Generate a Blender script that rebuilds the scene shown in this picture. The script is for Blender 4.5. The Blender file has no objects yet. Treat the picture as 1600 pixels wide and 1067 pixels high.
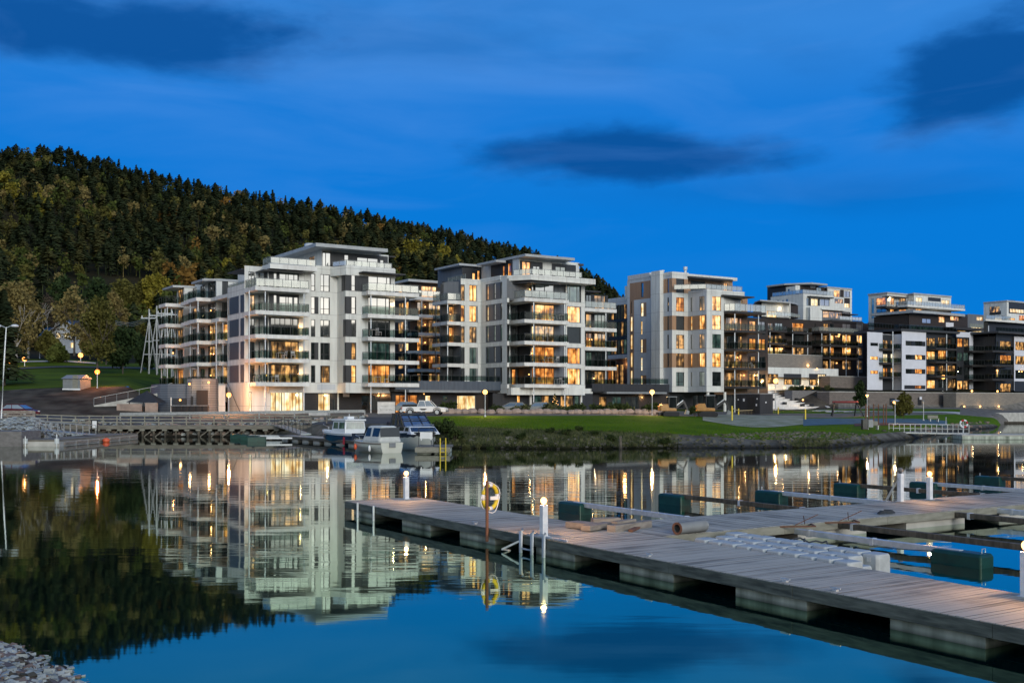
import bpy, math, random
from mathutils import Vector, Matrix, noise as mnoise
random.seed(7)
sc = bpy.context.scene
COL = sc.collection
F, CX, HY, CZ = 1680.0, 800.0, 628.0, 4.0      # focal length in photo pixels, centre column, horizon row, eye height
TH = math.atan2(1080, 1680)
Ux, Uy = math.cos(TH), math.sin(TH)            # the street grid: U runs right and away, V runs left and away
Vx, Vy = -math.sin(TH), math.cos(TH)

def wx(px, Y): return (px - CX) * Y / F
def wz(py, Y): return CZ + (HY - py) * Y / F
def yat(py, z): return (CZ - z) * F / (py - HY)

# ---------------------------------------------------------------- materials
MATS = {}
def new_mat(name):
    m = bpy.data.materials.new(name); m.use_nodes = True
    nt = m.node_tree; nt.nodes.clear()
    out = nt.nodes.new('ShaderNodeOutputMaterial')
    MATS[name] = m
    return m, nt, out
def N(nt, t, **kw):
    n = nt.nodes.new(t)
    for k, v in kw.items():
        if k.startswith('i_'):
            n.inputs[int(k[2:]) if k[2:].isdigit() else k[2:].replace('_', ' ')].default_value = v
        else: setattr(n, k, v)
    return n
def L(nt, a, b): nt.links.new(a, b)
def ramp(nt, fac, stops):
    r = N(nt, 'ShaderNodeValToRGB')
    e = r.color_ramp.elements
    while len(e) < len(stops): e.new(0.5)
    for k, (p, c) in enumerate(stops):
        e[k].position = p; e[k].color = (*c, 1) if len(c) == 3 else c
    L(nt, fac, r.inputs[0]); return r
def coords(nt, kind='Object', scale=(1, 1, 1), rnd=0.0):
    tc = N(nt, 'ShaderNodeTexCoord'); mp = N(nt, 'ShaderNodeMapping')
    mp.inputs['Scale'].default_value = scale
    L(nt, tc.outputs[kind], mp.inputs[0])
    if rnd:
        oi = N(nt, 'ShaderNodeObjectInfo'); mu = N(nt, 'ShaderNodeMath', operation='MULTIPLY'); mu.inputs[1].default_value = rnd
        L(nt, oi.outputs['Random'], mu.inputs[0]); L(nt, mu.outputs[0], mp.inputs['Location'])
    return mp.outputs[0]
def simple(name, c1, c2=None, rough=0.7, scale=3.0, stretch=(1, 1, 1), metal=0.0, bump=0.0, spec=0.5, detail=4, lo=0.35, hi=0.65, kind='Object', rnd=0.0):
    m, nt, out = new_mat(name)
    b = N(nt, 'ShaderNodeBsdfPrincipled'); L(nt, b.outputs[0], out.inputs[0])
    b.inputs['Roughness'].default_value = rough; b.inputs['Metallic'].default_value = metal
    b.inputs['Specular IOR Level'].default_value = spec
    if c2 is None: c2 = tuple(x * 0.8 for x in c1)
    v = coords(nt, kind, stretch, rnd)
    n = N(nt, 'ShaderNodeTexNoise'); n.inputs['Scale'].default_value = scale; n.inputs['Detail'].default_value = detail
    L(nt, v, n.inputs['Vector'])
    r = ramp(nt, n.outputs['Fac'], [(lo, c2), (hi, c1)])
    L(nt, r.outputs[0], b.inputs['Base Color'])
    if bump:
        bp = N(nt, 'ShaderNodeBump'); bp.inputs['Strength'].default_value = bump; bp.inputs['Distance'].default_value = 0.05
        L(nt, n.outputs['Fac'], bp.inputs['Height']); L(nt, bp.outputs[0], b.inputs['Normal'])
    return m
def emit(name, col, strength):
    m, nt, out = new_mat(name)
    e = N(nt, 'ShaderNodeEmission'); e.inputs[0].default_value = (*col, 1); e.inputs[1].default_value = strength
    L(nt, e.outputs[0], out.inputs[0]); return m

# ---------------------------------------------------------------- mesh builder
class MB:
    def __init__(s): s.v = []; s.f = []; s.m = []; s.mats = []; s.cur = 0
    def mat(s, m):
        if isinstance(m, str): m = MATS[m]
        if m not in s.mats: s.mats.append(m)
        s.cur = s.mats.index(m); return s
    def face(s, pts):
        b = len(s.v); s.v += [tuple(p) for p in pts]; s.f.append(tuple(range(b, b + len(pts)))); s.m.append(s.cur); return s
    def mesh(s, vs, fs):
        b = len(s.v); s.v += [tuple(p) for p in vs]
        for f in fs: s.f.append(tuple(i + b for i in f)); s.m.append(s.cur)
        return s
    def box(s, x0, y0, z0, x1, y1, z1):
        x0, x1 = min(x0, x1), max(x0, x1); y0, y1 = min(y0, y1), max(y0, y1); z0, z1 = min(z0, z1), max(z0, z1)
        v = [(x0, y0, z0), (x1, y0, z0), (x1, y1, z0), (x0, y1, z0), (x0, y0, z1), (x1, y0, z1), (x1, y1, z1), (x0, y1, z1)]
        return s.mesh(v, [(3, 2, 1, 0), (4, 5, 6, 7), (0, 1, 5, 4), (1, 2, 6, 5), (2, 3, 7, 6), (3, 0, 4, 7)])
    def prism(s, poly, z0, z1):
        a = sum(poly[i][0] * poly[(i + 1) % len(poly)][1] - poly[(i + 1) % len(poly)][0] * poly[i][1] for i in range(len(poly)))
        if a < 0: poly = poly[::-1]
        n = len(poly)
        f0 = z0 if callable(z0) else (lambda x, y: z0); f1 = z1 if callable(z1) else (lambda x, y: z1)
        v = [(x, y, f0(x, y)) for x, y in poly] + [(x, y, f1(x, y)) for x, y in poly]
        return s.mesh(v, [tuple(range(n - 1, -1, -1)), tuple(range(n, 2 * n))] + [(i, (i + 1) % n, (i + 1) % n + n, i + n) for i in range(n)])
    def tube(s, pts, r, n=6, caps=True):
        pts = [Vector(p) for p in pts]
        rs = r if isinstance(r, (list, tuple)) else [r] * len(pts)
        vs = []
        for i, p in enumerate(pts):
            d = (pts[min(i + 1, len(pts) - 1)] - pts[max(i - 1, 0)]).normalized()
            a = d.cross(Vector((0, 0, 1)))
            if a.length < 0.05: a = d.cross(Vector((1, 0, 0)))
            a.normalize(); b = d.cross(a)
            for k in range(n):
                t = 2 * math.pi * k / n
                vs.append(p + (a * math.cos(t) + b * math.sin(t)) * rs[i])
        fs = []
        for i in range(len(pts) - 1):
            for k in range(n):
                fs.append((i * n + k, i * n + (k + 1) % n, (i + 1) * n + (k + 1) % n, (i + 1) * n + k))
        if caps:
            fs.append(tuple(range(n - 1, -1, -1))); fs.append(tuple((len(pts) - 1) * n + k for k in range(n)))
        return s.mesh(vs, fs)
    def bar(s, a, b, w, h=None):
        h = h or w; a = Vector(a); b = Vector(b); d = (b - a).normalized()
        x = d.cross(Vector((0, 0, 1)))
        if x.length < 0.05: x = Vector((1, 0, 0))
        x.normalize(); y = x.cross(d)
        v = [p + x * sx * w / 2 + y * sy * h / 2 for p in (a, b) for sx, sy in ((-1, -1), (1, -1), (1, 1), (-1, 1))]
        return s.mesh(v, [(3, 2, 1, 0), (4, 5, 6, 7), (0, 1, 5, 4), (1, 2, 6, 5), (2, 3, 7, 6), (3, 0, 4, 7)])
    def lathe(s, prof, n=12, o=(0, 0, 0)):
        vs = [(o[0] + r * math.cos(2 * math.pi * k / n), o[1] + r * math.sin(2 * math.pi * k / n), o[2] + z) for r, z in prof for k in range(n)]
        fs = [(i * n + k, i * n + (k + 1) % n, (i + 1) * n + (k + 1) % n, (i + 1) * n + k) for i in range(len(prof) - 1) for k in range(n)]
        fs.append(tuple(range(n - 1, -1, -1))); fs.append(tuple((len(prof) - 1) * n + k for k in range(n)))
        return s.mesh(vs, fs)
    def loft(s, rings, closed=True, caps=True):
        n = len(rings[0]); vs = [p for r in rings for p in r]; fs = []
        for i in range(len(rings) - 1):
            for k in range(n if closed else n - 1):
                fs.append((i * n + k, i * n + (k + 1) % n, (i + 1) * n + (k + 1) % n, (i + 1) * n + k))
        if caps and closed:
            fs.append(tuple(range(n - 1, -1, -1))); fs.append(tuple((len(rings) - 1) * n + k for k in range(n)))
        return s.mesh(vs, fs)
    def build(s, name, parent=None, m=None, smooth=False, bevel=0):
        me = bpy.data.meshes.new(name); me.from_pydata(s.v, [], s.f)
        if m is not None: me.materials.append(MATS[m] if isinstance(m, str) else m)
        else:
            for x in s.mats: me.materials.append(x)
            me.polygons.foreach_set('material_index', s.m)
        if smooth: me.polygons.foreach_set('use_smooth', [True] * len(me.polygons))
        me.update()
        o = bpy.data.objects.new(name, me); COL.objects.link(o)
        if parent is not None: o.parent = parent
        if bevel:
            md = o.modifiers.new('Bevel', 'BEVEL'); md.width = bevel; md.segments = 2; md.limit_method = 'ANGLE'
        return o
def ball(mb, c, r, n=10, m=6, sz=1.0):
    prof = [(max(1e-3, r * math.sin(math.pi * k / m)), -r * sz * math.cos(math.pi * k / m)) for k in range(m + 1)]
    return mb.lathe(prof, n, c)

# ---------------------------------------------------------------- objects
def tag(o, label, cat, group=None):
    o['label'] = label; o['category'] = cat
    if group: o['group'] = group
    return o
def empty(name, loc=(0, 0, 0), rz=0.0, label=None, cat=None, group=None, scale=1.0):
    o = bpy.data.objects.new(name, None); COL.objects.link(o)
    o.location = loc; o.rotation_euler = (0, 0, rz); o.empty_display_size = 0.2
    if scale != 1.0: o.scale = (scale,) * 3
    if label: tag(o, label, cat, group)
    return o
def struct(o): o['kind'] = 'structure'; return o
def stuff(o): o['kind'] = 'stuff'; return o
CH = {}
def kids(o):
    return [c for c in bpy.data.objects if c.parent == o]
def copy_tree(o, parent=None, loc=None, rz=None, label=None, scale=None, cache=None):
    c = o.copy(); COL.objects.link(c)
    if parent is not None: c.parent = parent
    if loc is not None: c.location = loc
    if rz is not None: c.rotation_euler = (0, 0, rz)
    if scale is not None: c.scale = (scale,) * 3
    if label: c['label'] = label
    for k in (CH[o.name] if o.name in CH else CH.setdefault(o.name, kids(o))): copy_tree(k, c)
    return c
def light(name, parent, loc, col, power, size=0.08, spot=None):
    ld = bpy.data.lights.new(name, 'POINT'); ld.color = col; ld.energy = power; ld.shadow_soft_size = size
    o = bpy.data.objects.new(name, ld); COL.objects.link(o); o.location = loc
    if parent is not None: o.parent = parent
    return o

class Frame:
    """a street-grid frame: origin on the ground under photo column px at depth Y"""
    def __init__(s, px, Y): s.x = wx(px, Y); s.y = Y
    def U(s, px, v=0.0):
        k = px - CX; return (k * (s.y + v * Vy) - F * (s.x + v * Vx)) / (F * Ux - k * Uy)
    def V(s, px, u=0.0):
        k = px - CX; return (k * (s.y + u * Uy) - F * (s.x + u * Ux)) / (F * Vx - k * Vy)
    def w(s, u, v, z=0.0): return (s.x + u * Ux + v * Vx, s.y + u * Uy + v * Vy, z)
    def uv(s, X, Y):
        dx, dy = X - s.x, Y - s.y; return (dx * Ux + dy * Uy, dx * Vx + dy * Vy)
    def pix(s, px, py, z):
        Y = yat(py, z); return s.uv(wx(px, Y), Y)
# ================================================================ materials
simple('white_wall', (.66, .68, .74), (.60, .62, .67), .8, .6)
simple('dark_slab', (.0330, .0300, .0270), (.0210, .0180, .0180), .6, 2)
simple('dark_cladding', (.0275, .0300, .0350), (.0175, .0200, .0240), .45, 1.2, (3, 3, .2))
simple('blue_cladding', (.0750, .0975, .1275), (.0525, .0713, .0975), .35, 1.2, (3, 3, .2))
simple('grey_cladding', (.1440, .1584, .1800), (.1080, .1224, .1368), .6, 1.2, (3, 3, .2))
simple('tan_cladding', (.40, .25, .15), (.32, .19, .11), .6, 1.2, (4, 4, .2))
simple('brown_cladding', (.0315, .0202, .0147), (.0189, .0126, .0092), .6, 1.5, (4, 4, .3))
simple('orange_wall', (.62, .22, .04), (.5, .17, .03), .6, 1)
simple('grey_stone', (.19, .185, .18), (.13, .125, .12), .8, 2.5, (1, 1, 2), bump=.2)
simple('frame_dark', (.0180, .0192, .0210), None, .4, 2)
simple('frame_grey', (.25, .27, .28), None, .4, 2)
simple('steel', (.45, .48, .50), (.36, .38, .40), .4, 3, metal=.6)
simple('galv', (.62, .66, .68), (.48, .52, .54), .38, 5, metal=.35)
simple('rail_steel', (.36, .38, .38), (.26, .28, .28), .5, 5, metal=.3)
simple('roof_edge', (.40, .43, .44), (.33, .35, .36), .5, 1)
simple('dark_roof', (.04, .042, .045), None, .6, 1)
simple('rail_dark', (.0240, .0270, .0270), None, .45, 2)
simple('rail_grey', (.22, .24, .24), None, .45, 2)
simple('chair_grey', (.35, .35, .34), None, .6, 2)
simple('black_rubber', (.02, .02, .022), None, .8, 3)
simple('white_paint', (.78, .80, .80), (.70, .72, .72), .35, 2)
simple('post_white', (.80, .81, .82), (.66, .68, .70), .45, 5, detail=6)
simple('warm_wood', (.30, .17, .08), (.2, .11, .05), .6, 3, (1, 1, 6))
simple('car_maroon', (.09, .012, .02), (.08, .01, .018), .22, 1)
simple('excavator_orange', (.45, .23, .06), (.35, .17, .04), .45, 3)
simple('hull_navy', (.0180, .0300, .0540), None, .25, 1)
simple('hull_cream', (.62, .64, .56), (.56, .58, .50), .35, 1)
simple('canvas', (.5980, .6240, .5980), (.5200, .5460, .5200), .85, 4)
simple('gelcoat', (.74, .77, .78), (.68, .72, .72), .3, 1)
simple('plastic_green', (.004, .048, .036), (.003, .03, .023), .4, 3, detail=6)
simple('float_grey', (.44, .49, .50), (.35, .39, .40), .55, 4, detail=6, bump=.2)
simple('float_beige', (.38, .33, .29), (.30, .26, .23), .6, 4, detail=6)
simple('yellow_paint', (.75, .58, .03), (.6, .45, .02), .5, 8)
simple('dark_red', (.16, .012, .015), None, .6, 3)
simple('red_paint', (.5, .02, .02), None, .5, 3)
simple('orange_buoy', (.75, .13, .05), None, .5, 3)
simple('rope', (.05, .06, .07), None, .9, 20)
simple('net_rope', (.45, .36, .2), None, .9, 20)
simple('concrete', (.62, .68, .58), (.15, .18, .14), .85, 2.2, (1, 1, .18), detail=8, bump=.25, lo=.3, hi=.7)
simple('concrete_pale', (.50, .50, .46), (.36, .36, .33), .85, 1.2, detail=8, bump=.1)
simple('stair_white', (.72, .70, .66), (.58, .56, .52), .8, 1.5)
simple('pile_wood', (.14, .12, .09), (.06, .055, .04), .85, 3, (3, 3, .6), detail=6, bump=.3)
simple('fence_wood', (.2700, .2700, .2250), (.1800, .1800, .1425), .8, 2, (1, 1, 4), detail=6)
simple('quay_wood', (.2100, .1960, .1610), (.1190, .1120, .0910), .85, 2, (.5, .5, 4), detail=8, bump=.2)
simple('pallet_wood', (.31, .275, .23), (.19, .165, .14), .8, 3, (1, 1, 4), detail=8)
simple('rust', (.20, .09, .05), (.12, .055, .03), .8, 6)
simple('sand', (.33, .34, .28), (.20, .22, .14), .95, .6, detail=6, spec=.05)
simple('rubber_blue', (.10, .17, .22), (.07, .12, .16), .85, .8, spec=.05)
simple('rubber_brown', (.12, .075, .07), (.09, .055, .05), .85, .8, spec=.05)
simple('asphalt', (.10, .11, .12), (.07, .075, .08), .85, .5, detail=8, spec=.05)
simple('earth', (.10, .088, .07), (.035, .03, .024), .95, .35, detail=12, bump=1.0, spec=.05)
simple('gravel_ground', (.20, .19, .17), (.12, .115, .10), .95, 1.0, detail=10, bump=.4, spec=.05)
simple('bank_turf', (.12, .125, .06), (.05, .055, .028), .95, .7, detail=10, bump=.5, spec=0)
simple('lawn', (.085, .155, .003), (.055, .115, .003), .9, .25, detail=10, bump=.4, spec=.05)
simple('rough_grass', (.085, .13, .010), (.04, .065, .008), .9, .15, detail=10, bump=.4, spec=.05)
simple('forest_floor', (.035, .03, .018), (.015, .018, .010), .95, .05, detail=8, spec=.05)
simple('shore_rock', (.15, .145, .125), (.07, .068, .056), .9, .8, detail=10, bump=.5, spec=.05)
simple('stone', (.40, .44, .44), (.20, .23, .23), .85, 2, detail=8, bump=.3, rnd=0)
simple('stone_brown', (.22, .16, .13), (.12, .09, .075), .85, 2, detail=8)
simple('boulder', (.36, .28, .23), (.24, .19, .16), .85, 1.2, detail=8)
simple('water_weed', (.02, .03, .015), None, .9, 1)
simple('blue_roof', (.012, .05, .11), None, .5, 1)
simple('trunk', (.11, .09, .07), (.06, .05, .04), .9, 3, (2, 2, .5))
simple('birch_bark', (.50, .47, .42), (.22, .20, .18), .8, 2, (1, 1, 3))

def foliage(name, c1, c2, c3, sc_=.35, trans=.25):
    m, nt, out = new_mat(name)
    v = coords(nt, 'Object', (1, 1, 1), 40)
    n = N(nt, 'ShaderNodeTexNoise'); n.inputs['Scale'].default_value = sc_; n.inputs['Detail'].default_value = 5
    L(nt, v, n.inputs['Vector'])
    r = ramp(nt, n.outputs['Fac'], [(.3, c1), (.5, c2), (.7, c3)])
    d = N(nt, 'ShaderNodeBsdfDiffuse'); t = N(nt, 'ShaderNodeBsdfTranslucent')
    L(nt, r.outputs[0], d.inputs[0]); L(nt, r.outputs[0], t.inputs[0])
    mx = N(nt, 'ShaderNodeMixShader'); mx.inputs[0].default_value = trans
    L(nt, d.outputs[0], mx.inputs[1]); L(nt, t.outputs[0], mx.inputs[2]); L(nt, mx.outputs[0], out.inputs[0])
foliage('needles', (.022, .036, .020), (.048, .064, .030), (.085, .098, .044))
foliage('needles_olive', (.055, .060, .024), (.095, .096, .036), (.14, .125, .048))
foliage('leaves_green', (.0480, .0656, .0176), (.0800, .1040, .0272), (.1280, .1480, .0400))
foliage('leaves_yellow', (.14, .13, .02), (.23, .20, .032), (.32, .28, .055))
foliage('leaves_orange', (.13, .075, .022), (.22, .125, .032), (.30, .18, .05))
foliage('leaves_tan', (.1350, .1080, .0405), (.2250, .1800, .0675), (.3240, .2610, .0990))
foliage('leaves_olive', (.0680, .0680, .0176), (.1200, .1160, .0320), (.1760, .1600, .0480))
foliage('leaves_dark', (0.021, 0.038, 0.018), (0.038, 0.063, 0.025), (0.063, 0.088, 0.032))
foliage('shrub', (.025, .040, .014), (.048, .07, .024), (.085, .11, .04), .8)
foliage('twigs', (.06, .045, .03), (.10, .075, .05), (.14, .10, .07))
foliage('dry_grass', (.075, .085, .035), (.12, .13, .055), (.18, .185, .085), .8)

# glass with a lit or unlit room behind it: real reflection over an interior whose lamps and curtains glow
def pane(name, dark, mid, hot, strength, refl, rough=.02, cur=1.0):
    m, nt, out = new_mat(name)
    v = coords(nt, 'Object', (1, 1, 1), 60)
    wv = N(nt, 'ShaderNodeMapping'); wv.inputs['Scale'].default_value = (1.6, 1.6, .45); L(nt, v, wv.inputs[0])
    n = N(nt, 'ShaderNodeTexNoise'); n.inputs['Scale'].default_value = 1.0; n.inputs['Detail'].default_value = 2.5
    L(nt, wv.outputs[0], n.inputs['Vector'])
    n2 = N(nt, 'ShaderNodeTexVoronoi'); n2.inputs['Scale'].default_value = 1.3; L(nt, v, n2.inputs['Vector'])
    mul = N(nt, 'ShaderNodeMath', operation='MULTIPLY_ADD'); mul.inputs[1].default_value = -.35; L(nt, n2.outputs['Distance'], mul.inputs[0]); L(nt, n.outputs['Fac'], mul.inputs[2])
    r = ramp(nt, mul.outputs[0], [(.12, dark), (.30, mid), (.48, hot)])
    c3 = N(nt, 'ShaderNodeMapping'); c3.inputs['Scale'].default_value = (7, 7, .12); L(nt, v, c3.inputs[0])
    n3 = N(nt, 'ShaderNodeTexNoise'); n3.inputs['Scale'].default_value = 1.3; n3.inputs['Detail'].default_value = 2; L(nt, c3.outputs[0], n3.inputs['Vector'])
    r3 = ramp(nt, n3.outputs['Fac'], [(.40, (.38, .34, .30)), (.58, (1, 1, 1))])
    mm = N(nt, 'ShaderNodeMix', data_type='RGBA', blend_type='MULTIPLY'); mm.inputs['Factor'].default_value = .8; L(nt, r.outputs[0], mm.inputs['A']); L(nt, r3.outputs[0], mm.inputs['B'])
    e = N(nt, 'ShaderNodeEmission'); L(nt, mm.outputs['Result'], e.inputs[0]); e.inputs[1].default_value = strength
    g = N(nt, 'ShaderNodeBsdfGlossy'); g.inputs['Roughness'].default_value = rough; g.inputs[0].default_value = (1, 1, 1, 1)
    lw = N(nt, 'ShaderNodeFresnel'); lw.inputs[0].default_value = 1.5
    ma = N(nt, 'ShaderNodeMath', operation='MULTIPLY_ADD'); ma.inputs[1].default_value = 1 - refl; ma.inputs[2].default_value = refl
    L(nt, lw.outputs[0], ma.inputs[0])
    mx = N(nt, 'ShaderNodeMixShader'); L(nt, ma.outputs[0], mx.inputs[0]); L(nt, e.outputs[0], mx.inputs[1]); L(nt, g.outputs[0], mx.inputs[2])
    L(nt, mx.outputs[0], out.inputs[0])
pane('pane_lit', (.10, .035, .01), (.85, .36, .08), (1.0, .70, .30), 2.0, .10)
pane('pane_orange', (.07, .02, .005), (.50, .17, .035), (.98, .44, .11), 1.9, .12)
pane('pane_bright', (.55, .28, .08), (1.0, .72, .34), (1.0, .92, .66), 1.5, .08)
pane('pane_dim', (.010, .008, .006), (.14, .075, .03), (.95, .50, .16), 1.5, .18)
pane('pane_dark', (.004, .007, .008), (.010, .016, .016), (.03, .04, .038), .7, .32)
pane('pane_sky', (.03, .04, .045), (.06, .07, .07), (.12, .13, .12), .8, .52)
pane('pane_green', (.015, .04, .035), (.05, .11, .095), (.16, .24, .19), .8, .30)
simple('boat_glass', (.022, .028, .034), None, .12, 2, spec=.6)
simple('pane_blind', (.035, .045, .05), (.028, .036, .04), .5, 1)
simple('pane_shade', (.17, .16, .155), (.14, .13, .13), .6, 1)
def clearglass(name, tint, refl, alpha):
    m, nt, out = new_mat(name)
    t = N(nt, 'ShaderNodeBsdfTransparent'); t.inputs[0].default_value = (*tint, 1)
    g = N(nt, 'ShaderNodeBsdfGlossy'); g.inputs['Roughness'].default_value = .03
    d = N(nt, 'ShaderNodeBsdfDiffuse'); d.inputs[0].default_value = (.75, .8, .74, 1)
    m1 = N(nt, 'ShaderNodeMixShader'); m1.inputs[0].default_value = alpha
    L(nt, t.outputs[0], m1.inputs[1]); L(nt, d.outputs[0], m1.inputs[2])
    m2 = N(nt, 'ShaderNodeMixShader'); m2.inputs[0].default_value = refl
    L(nt, m1.outputs[0], m2.inputs[1]); L(nt, g.outputs[0], m2.inputs[2]); L(nt, m2.outputs[0], out.inputs[0])
clearglass('rail_glass', (.52, .60, .58), .05, .0)
clearglass('frost_glass', (.90, .94, .88), .35, .30)
def lampglass(name, col, strength):   # translucent globe: glows and lets its lamp shine through
    m, nt, out = new_mat(name)
    e = N(nt, 'ShaderNodeEmission'); e.inputs[0].default_value = (*col, 1); e.inputs[1].default_value = strength
    t = N(nt, 'ShaderNodeBsdfTransparent'); t.inputs[0].default_value = (.8, .8, .8, 1)
    a = N(nt, 'ShaderNodeAddShader'); L(nt, e.outputs[0], a.inputs[0]); L(nt, t.outputs[0], a.inputs[1]); L(nt, a.outputs[0], out.inputs[0])
lampglass('lamp_warm', (1.0, .36, .08), 2.2)
lampglass('lamp_yellow', (1.0, .46, .12), 2.2)
lampglass('lamp_orange', (1.0, .20, .03), 2.4)
lampglass('lamp_white', (1.0, .50, .16), 2.6)
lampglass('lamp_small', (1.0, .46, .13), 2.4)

def deck_mat(name, c1, c2, axis_scale, plank):
    m, nt, out = new_mat(name)
    b = N(nt, 'ShaderNodeBsdfPrincipled'); L(nt, b.outputs[0], out.inputs[0]); b.inputs['Roughness'].default_value = .7
    b.inputs['Specular IOR Level'].default_value = .35
    tc = N(nt, 'ShaderNodeTexCoord'); sp = N(nt, 'ShaderNodeSeparateXYZ'); L(nt, tc.outputs['Object'], sp.inputs[0])
    dv = N(nt, 'ShaderNodeMath', operation='DIVIDE'); dv.inputs[1].default_value = plank; L(nt, sp.outputs['Y'], dv.inputs[0])
    fl = N(nt, 'ShaderNodeMath', operation='FLOOR'); L(nt, dv.outputs[0], fl.inputs[0])
    fr = N(nt, 'ShaderNodeMath', operation='FRACT'); L(nt, dv.outputs[0], fr.inputs[0])
    wn = N(nt, 'ShaderNodeTexWhiteNoise', noise_dimensions='1D'); L(nt, fl.outputs[0], wn.inputs['W'])
    mp = N(nt, 'ShaderNodeMapping'); mp.inputs['Scale'].default_value = axis_scale; L(nt, tc.outputs['Object'], mp.inputs[0])
    n = N(nt, 'ShaderNodeTexNoise'); n.inputs['Scale'].default_value = 1; n.inputs['Detail'].default_value = 8; L(nt, mp.outputs[0], n.inputs['Vector'])
    nb = N(nt, 'ShaderNodeTexNoise'); nb.inputs['Scale'].default_value = .8; nb.inputs['Detail'].default_value = 5; L(nt, tc.outputs['Object'], nb.inputs['Vector'])
    a1 = N(nt, 'ShaderNodeMath', operation='MULTIPLY_ADD'); a1.inputs[1].default_value = .35; L(nt, wn.outputs[0], a1.inputs[0]); L(nt, n.outputs['Fac'], a1.inputs[2])
    a2 = N(nt, 'ShaderNodeMath', operation='MULTIPLY_ADD'); a2.inputs[1].default_value = 1.0; L(nt, nb.outputs['Fac'], a2.inputs[0]); L(nt, a1.outputs[0], a2.inputs[2])
    r = ramp(nt, a2.outputs[0], [(.86, c2), (1.0, c1)]); r.color_ramp.elements[1].position = 1.0; a2.use_clamp = False; sc_n = N(nt, 'ShaderNodeMath', operation='MULTIPLY'); sc_n.inputs[1].default_value = .80; L(nt, a2.outputs[0], sc_n.inputs[0]); L(nt, sc_n.outputs[0], r.inputs[0]); r.color_ramp.elements[0].position = .66
    gp = N(nt, 'ShaderNodeMath', operation='LESS_THAN'); gp.inputs[1].default_value = .07; L(nt, fr.outputs[0], gp.inputs[0])
    mx = N(nt, 'ShaderNodeMix', data_type='RGBA'); L(nt, gp.outputs[0], mx.inputs['Factor']); L(nt, r.outputs[0], mx.inputs['A']); mx.inputs['B'].default_value = (.10, .095, .09, 1)
    L(nt, mx.outputs['Result'], b.inputs['Base Color'])
    bp = N(nt, 'ShaderNodeBump'); bp.inputs['Strength'].default_value = .5; bp.inputs['Distance'].default_value = .01
    L(nt, a2.outputs[0], bp.inputs['Height']); L(nt, bp.outputs[0], b.inputs['Normal'])
deck_mat('deck', (.46, .44, .37), (.19, .185, .155), (.7, 14, 4), .145)
simple('fascia', (.13, .15, .125), (.045, .055, .048), .8, 1.6, (6, 1, 8), detail=8, bump=.3)

def brick_mat(name, c1, c2, w, h, mortar, sc_=1.0):
    m, nt, out = new_mat(name)
    b = N(nt, 'ShaderNodeBsdfPrincipled'); L(nt, b.outputs[0], out.inputs[0]); b.inputs['Roughness'].default_value = .85
    tc = N(nt, 'ShaderNodeTexCoord'); sp = N(nt, 'ShaderNodeSeparateXYZ'); cb = N(nt, 'ShaderNodeCombineXYZ')
    L(nt, tc.outputs['Object'], sp.inputs[0])
    ad = N(nt, 'ShaderNodeMath', operation='ADD'); L(nt, sp.outputs['X'], ad.inputs[0]); L(nt, sp.outputs['Y'], ad.inputs[1])
    L(nt, ad.outputs[0], cb.inputs[0]); L(nt, sp.outputs['Z'], cb.inputs[1])
    br = N(nt, 'ShaderNodeTexBrick'); br.inputs['Scale'].default_value = sc_; L(nt, cb.outputs[0], br.inputs['Vector'])
    br.inputs['Color1'].default_value = (*c1, 1); br.inputs['Color2'].default_value = (*c2, 1); br.inputs['Mortar'].default_value = (*mortar, 1)
    br.inputs['Brick Width'].default_value = w; br.inputs['Row Height'].default_value = h; br.inputs['Mortar Size'].default_value = .02
    L(nt, br.outputs[0], b.inputs['Base Color'])
    bp = N(nt, 'ShaderNodeBump'); bp.inputs['Strength'].default_value = .4; bp.inputs['Distance'].default_value = .03
    L(nt, br.outputs['Fac'], bp.inputs['Height']); bp.invert = True; L(nt, bp.outputs[0], b.inputs['Normal'])
brick_mat('block_wall', (.20, .17, .145), (.15, .13, .115), .6, .25, (.07, .06, .055))
brick_mat('block_wall_pale', (.27, .24, .20), (.21, .19, .16), .6, .25, (.10, .09, .08))
brick_mat('dark_brick', (.030, .030, .033), (.022, .022, .025), .5, .14, (.025, .025, .027))
brick_mat('slat_grey', (.17, .19, .22), (.14, .16, .185), 30, .30, (.03, .035, .04))

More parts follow.
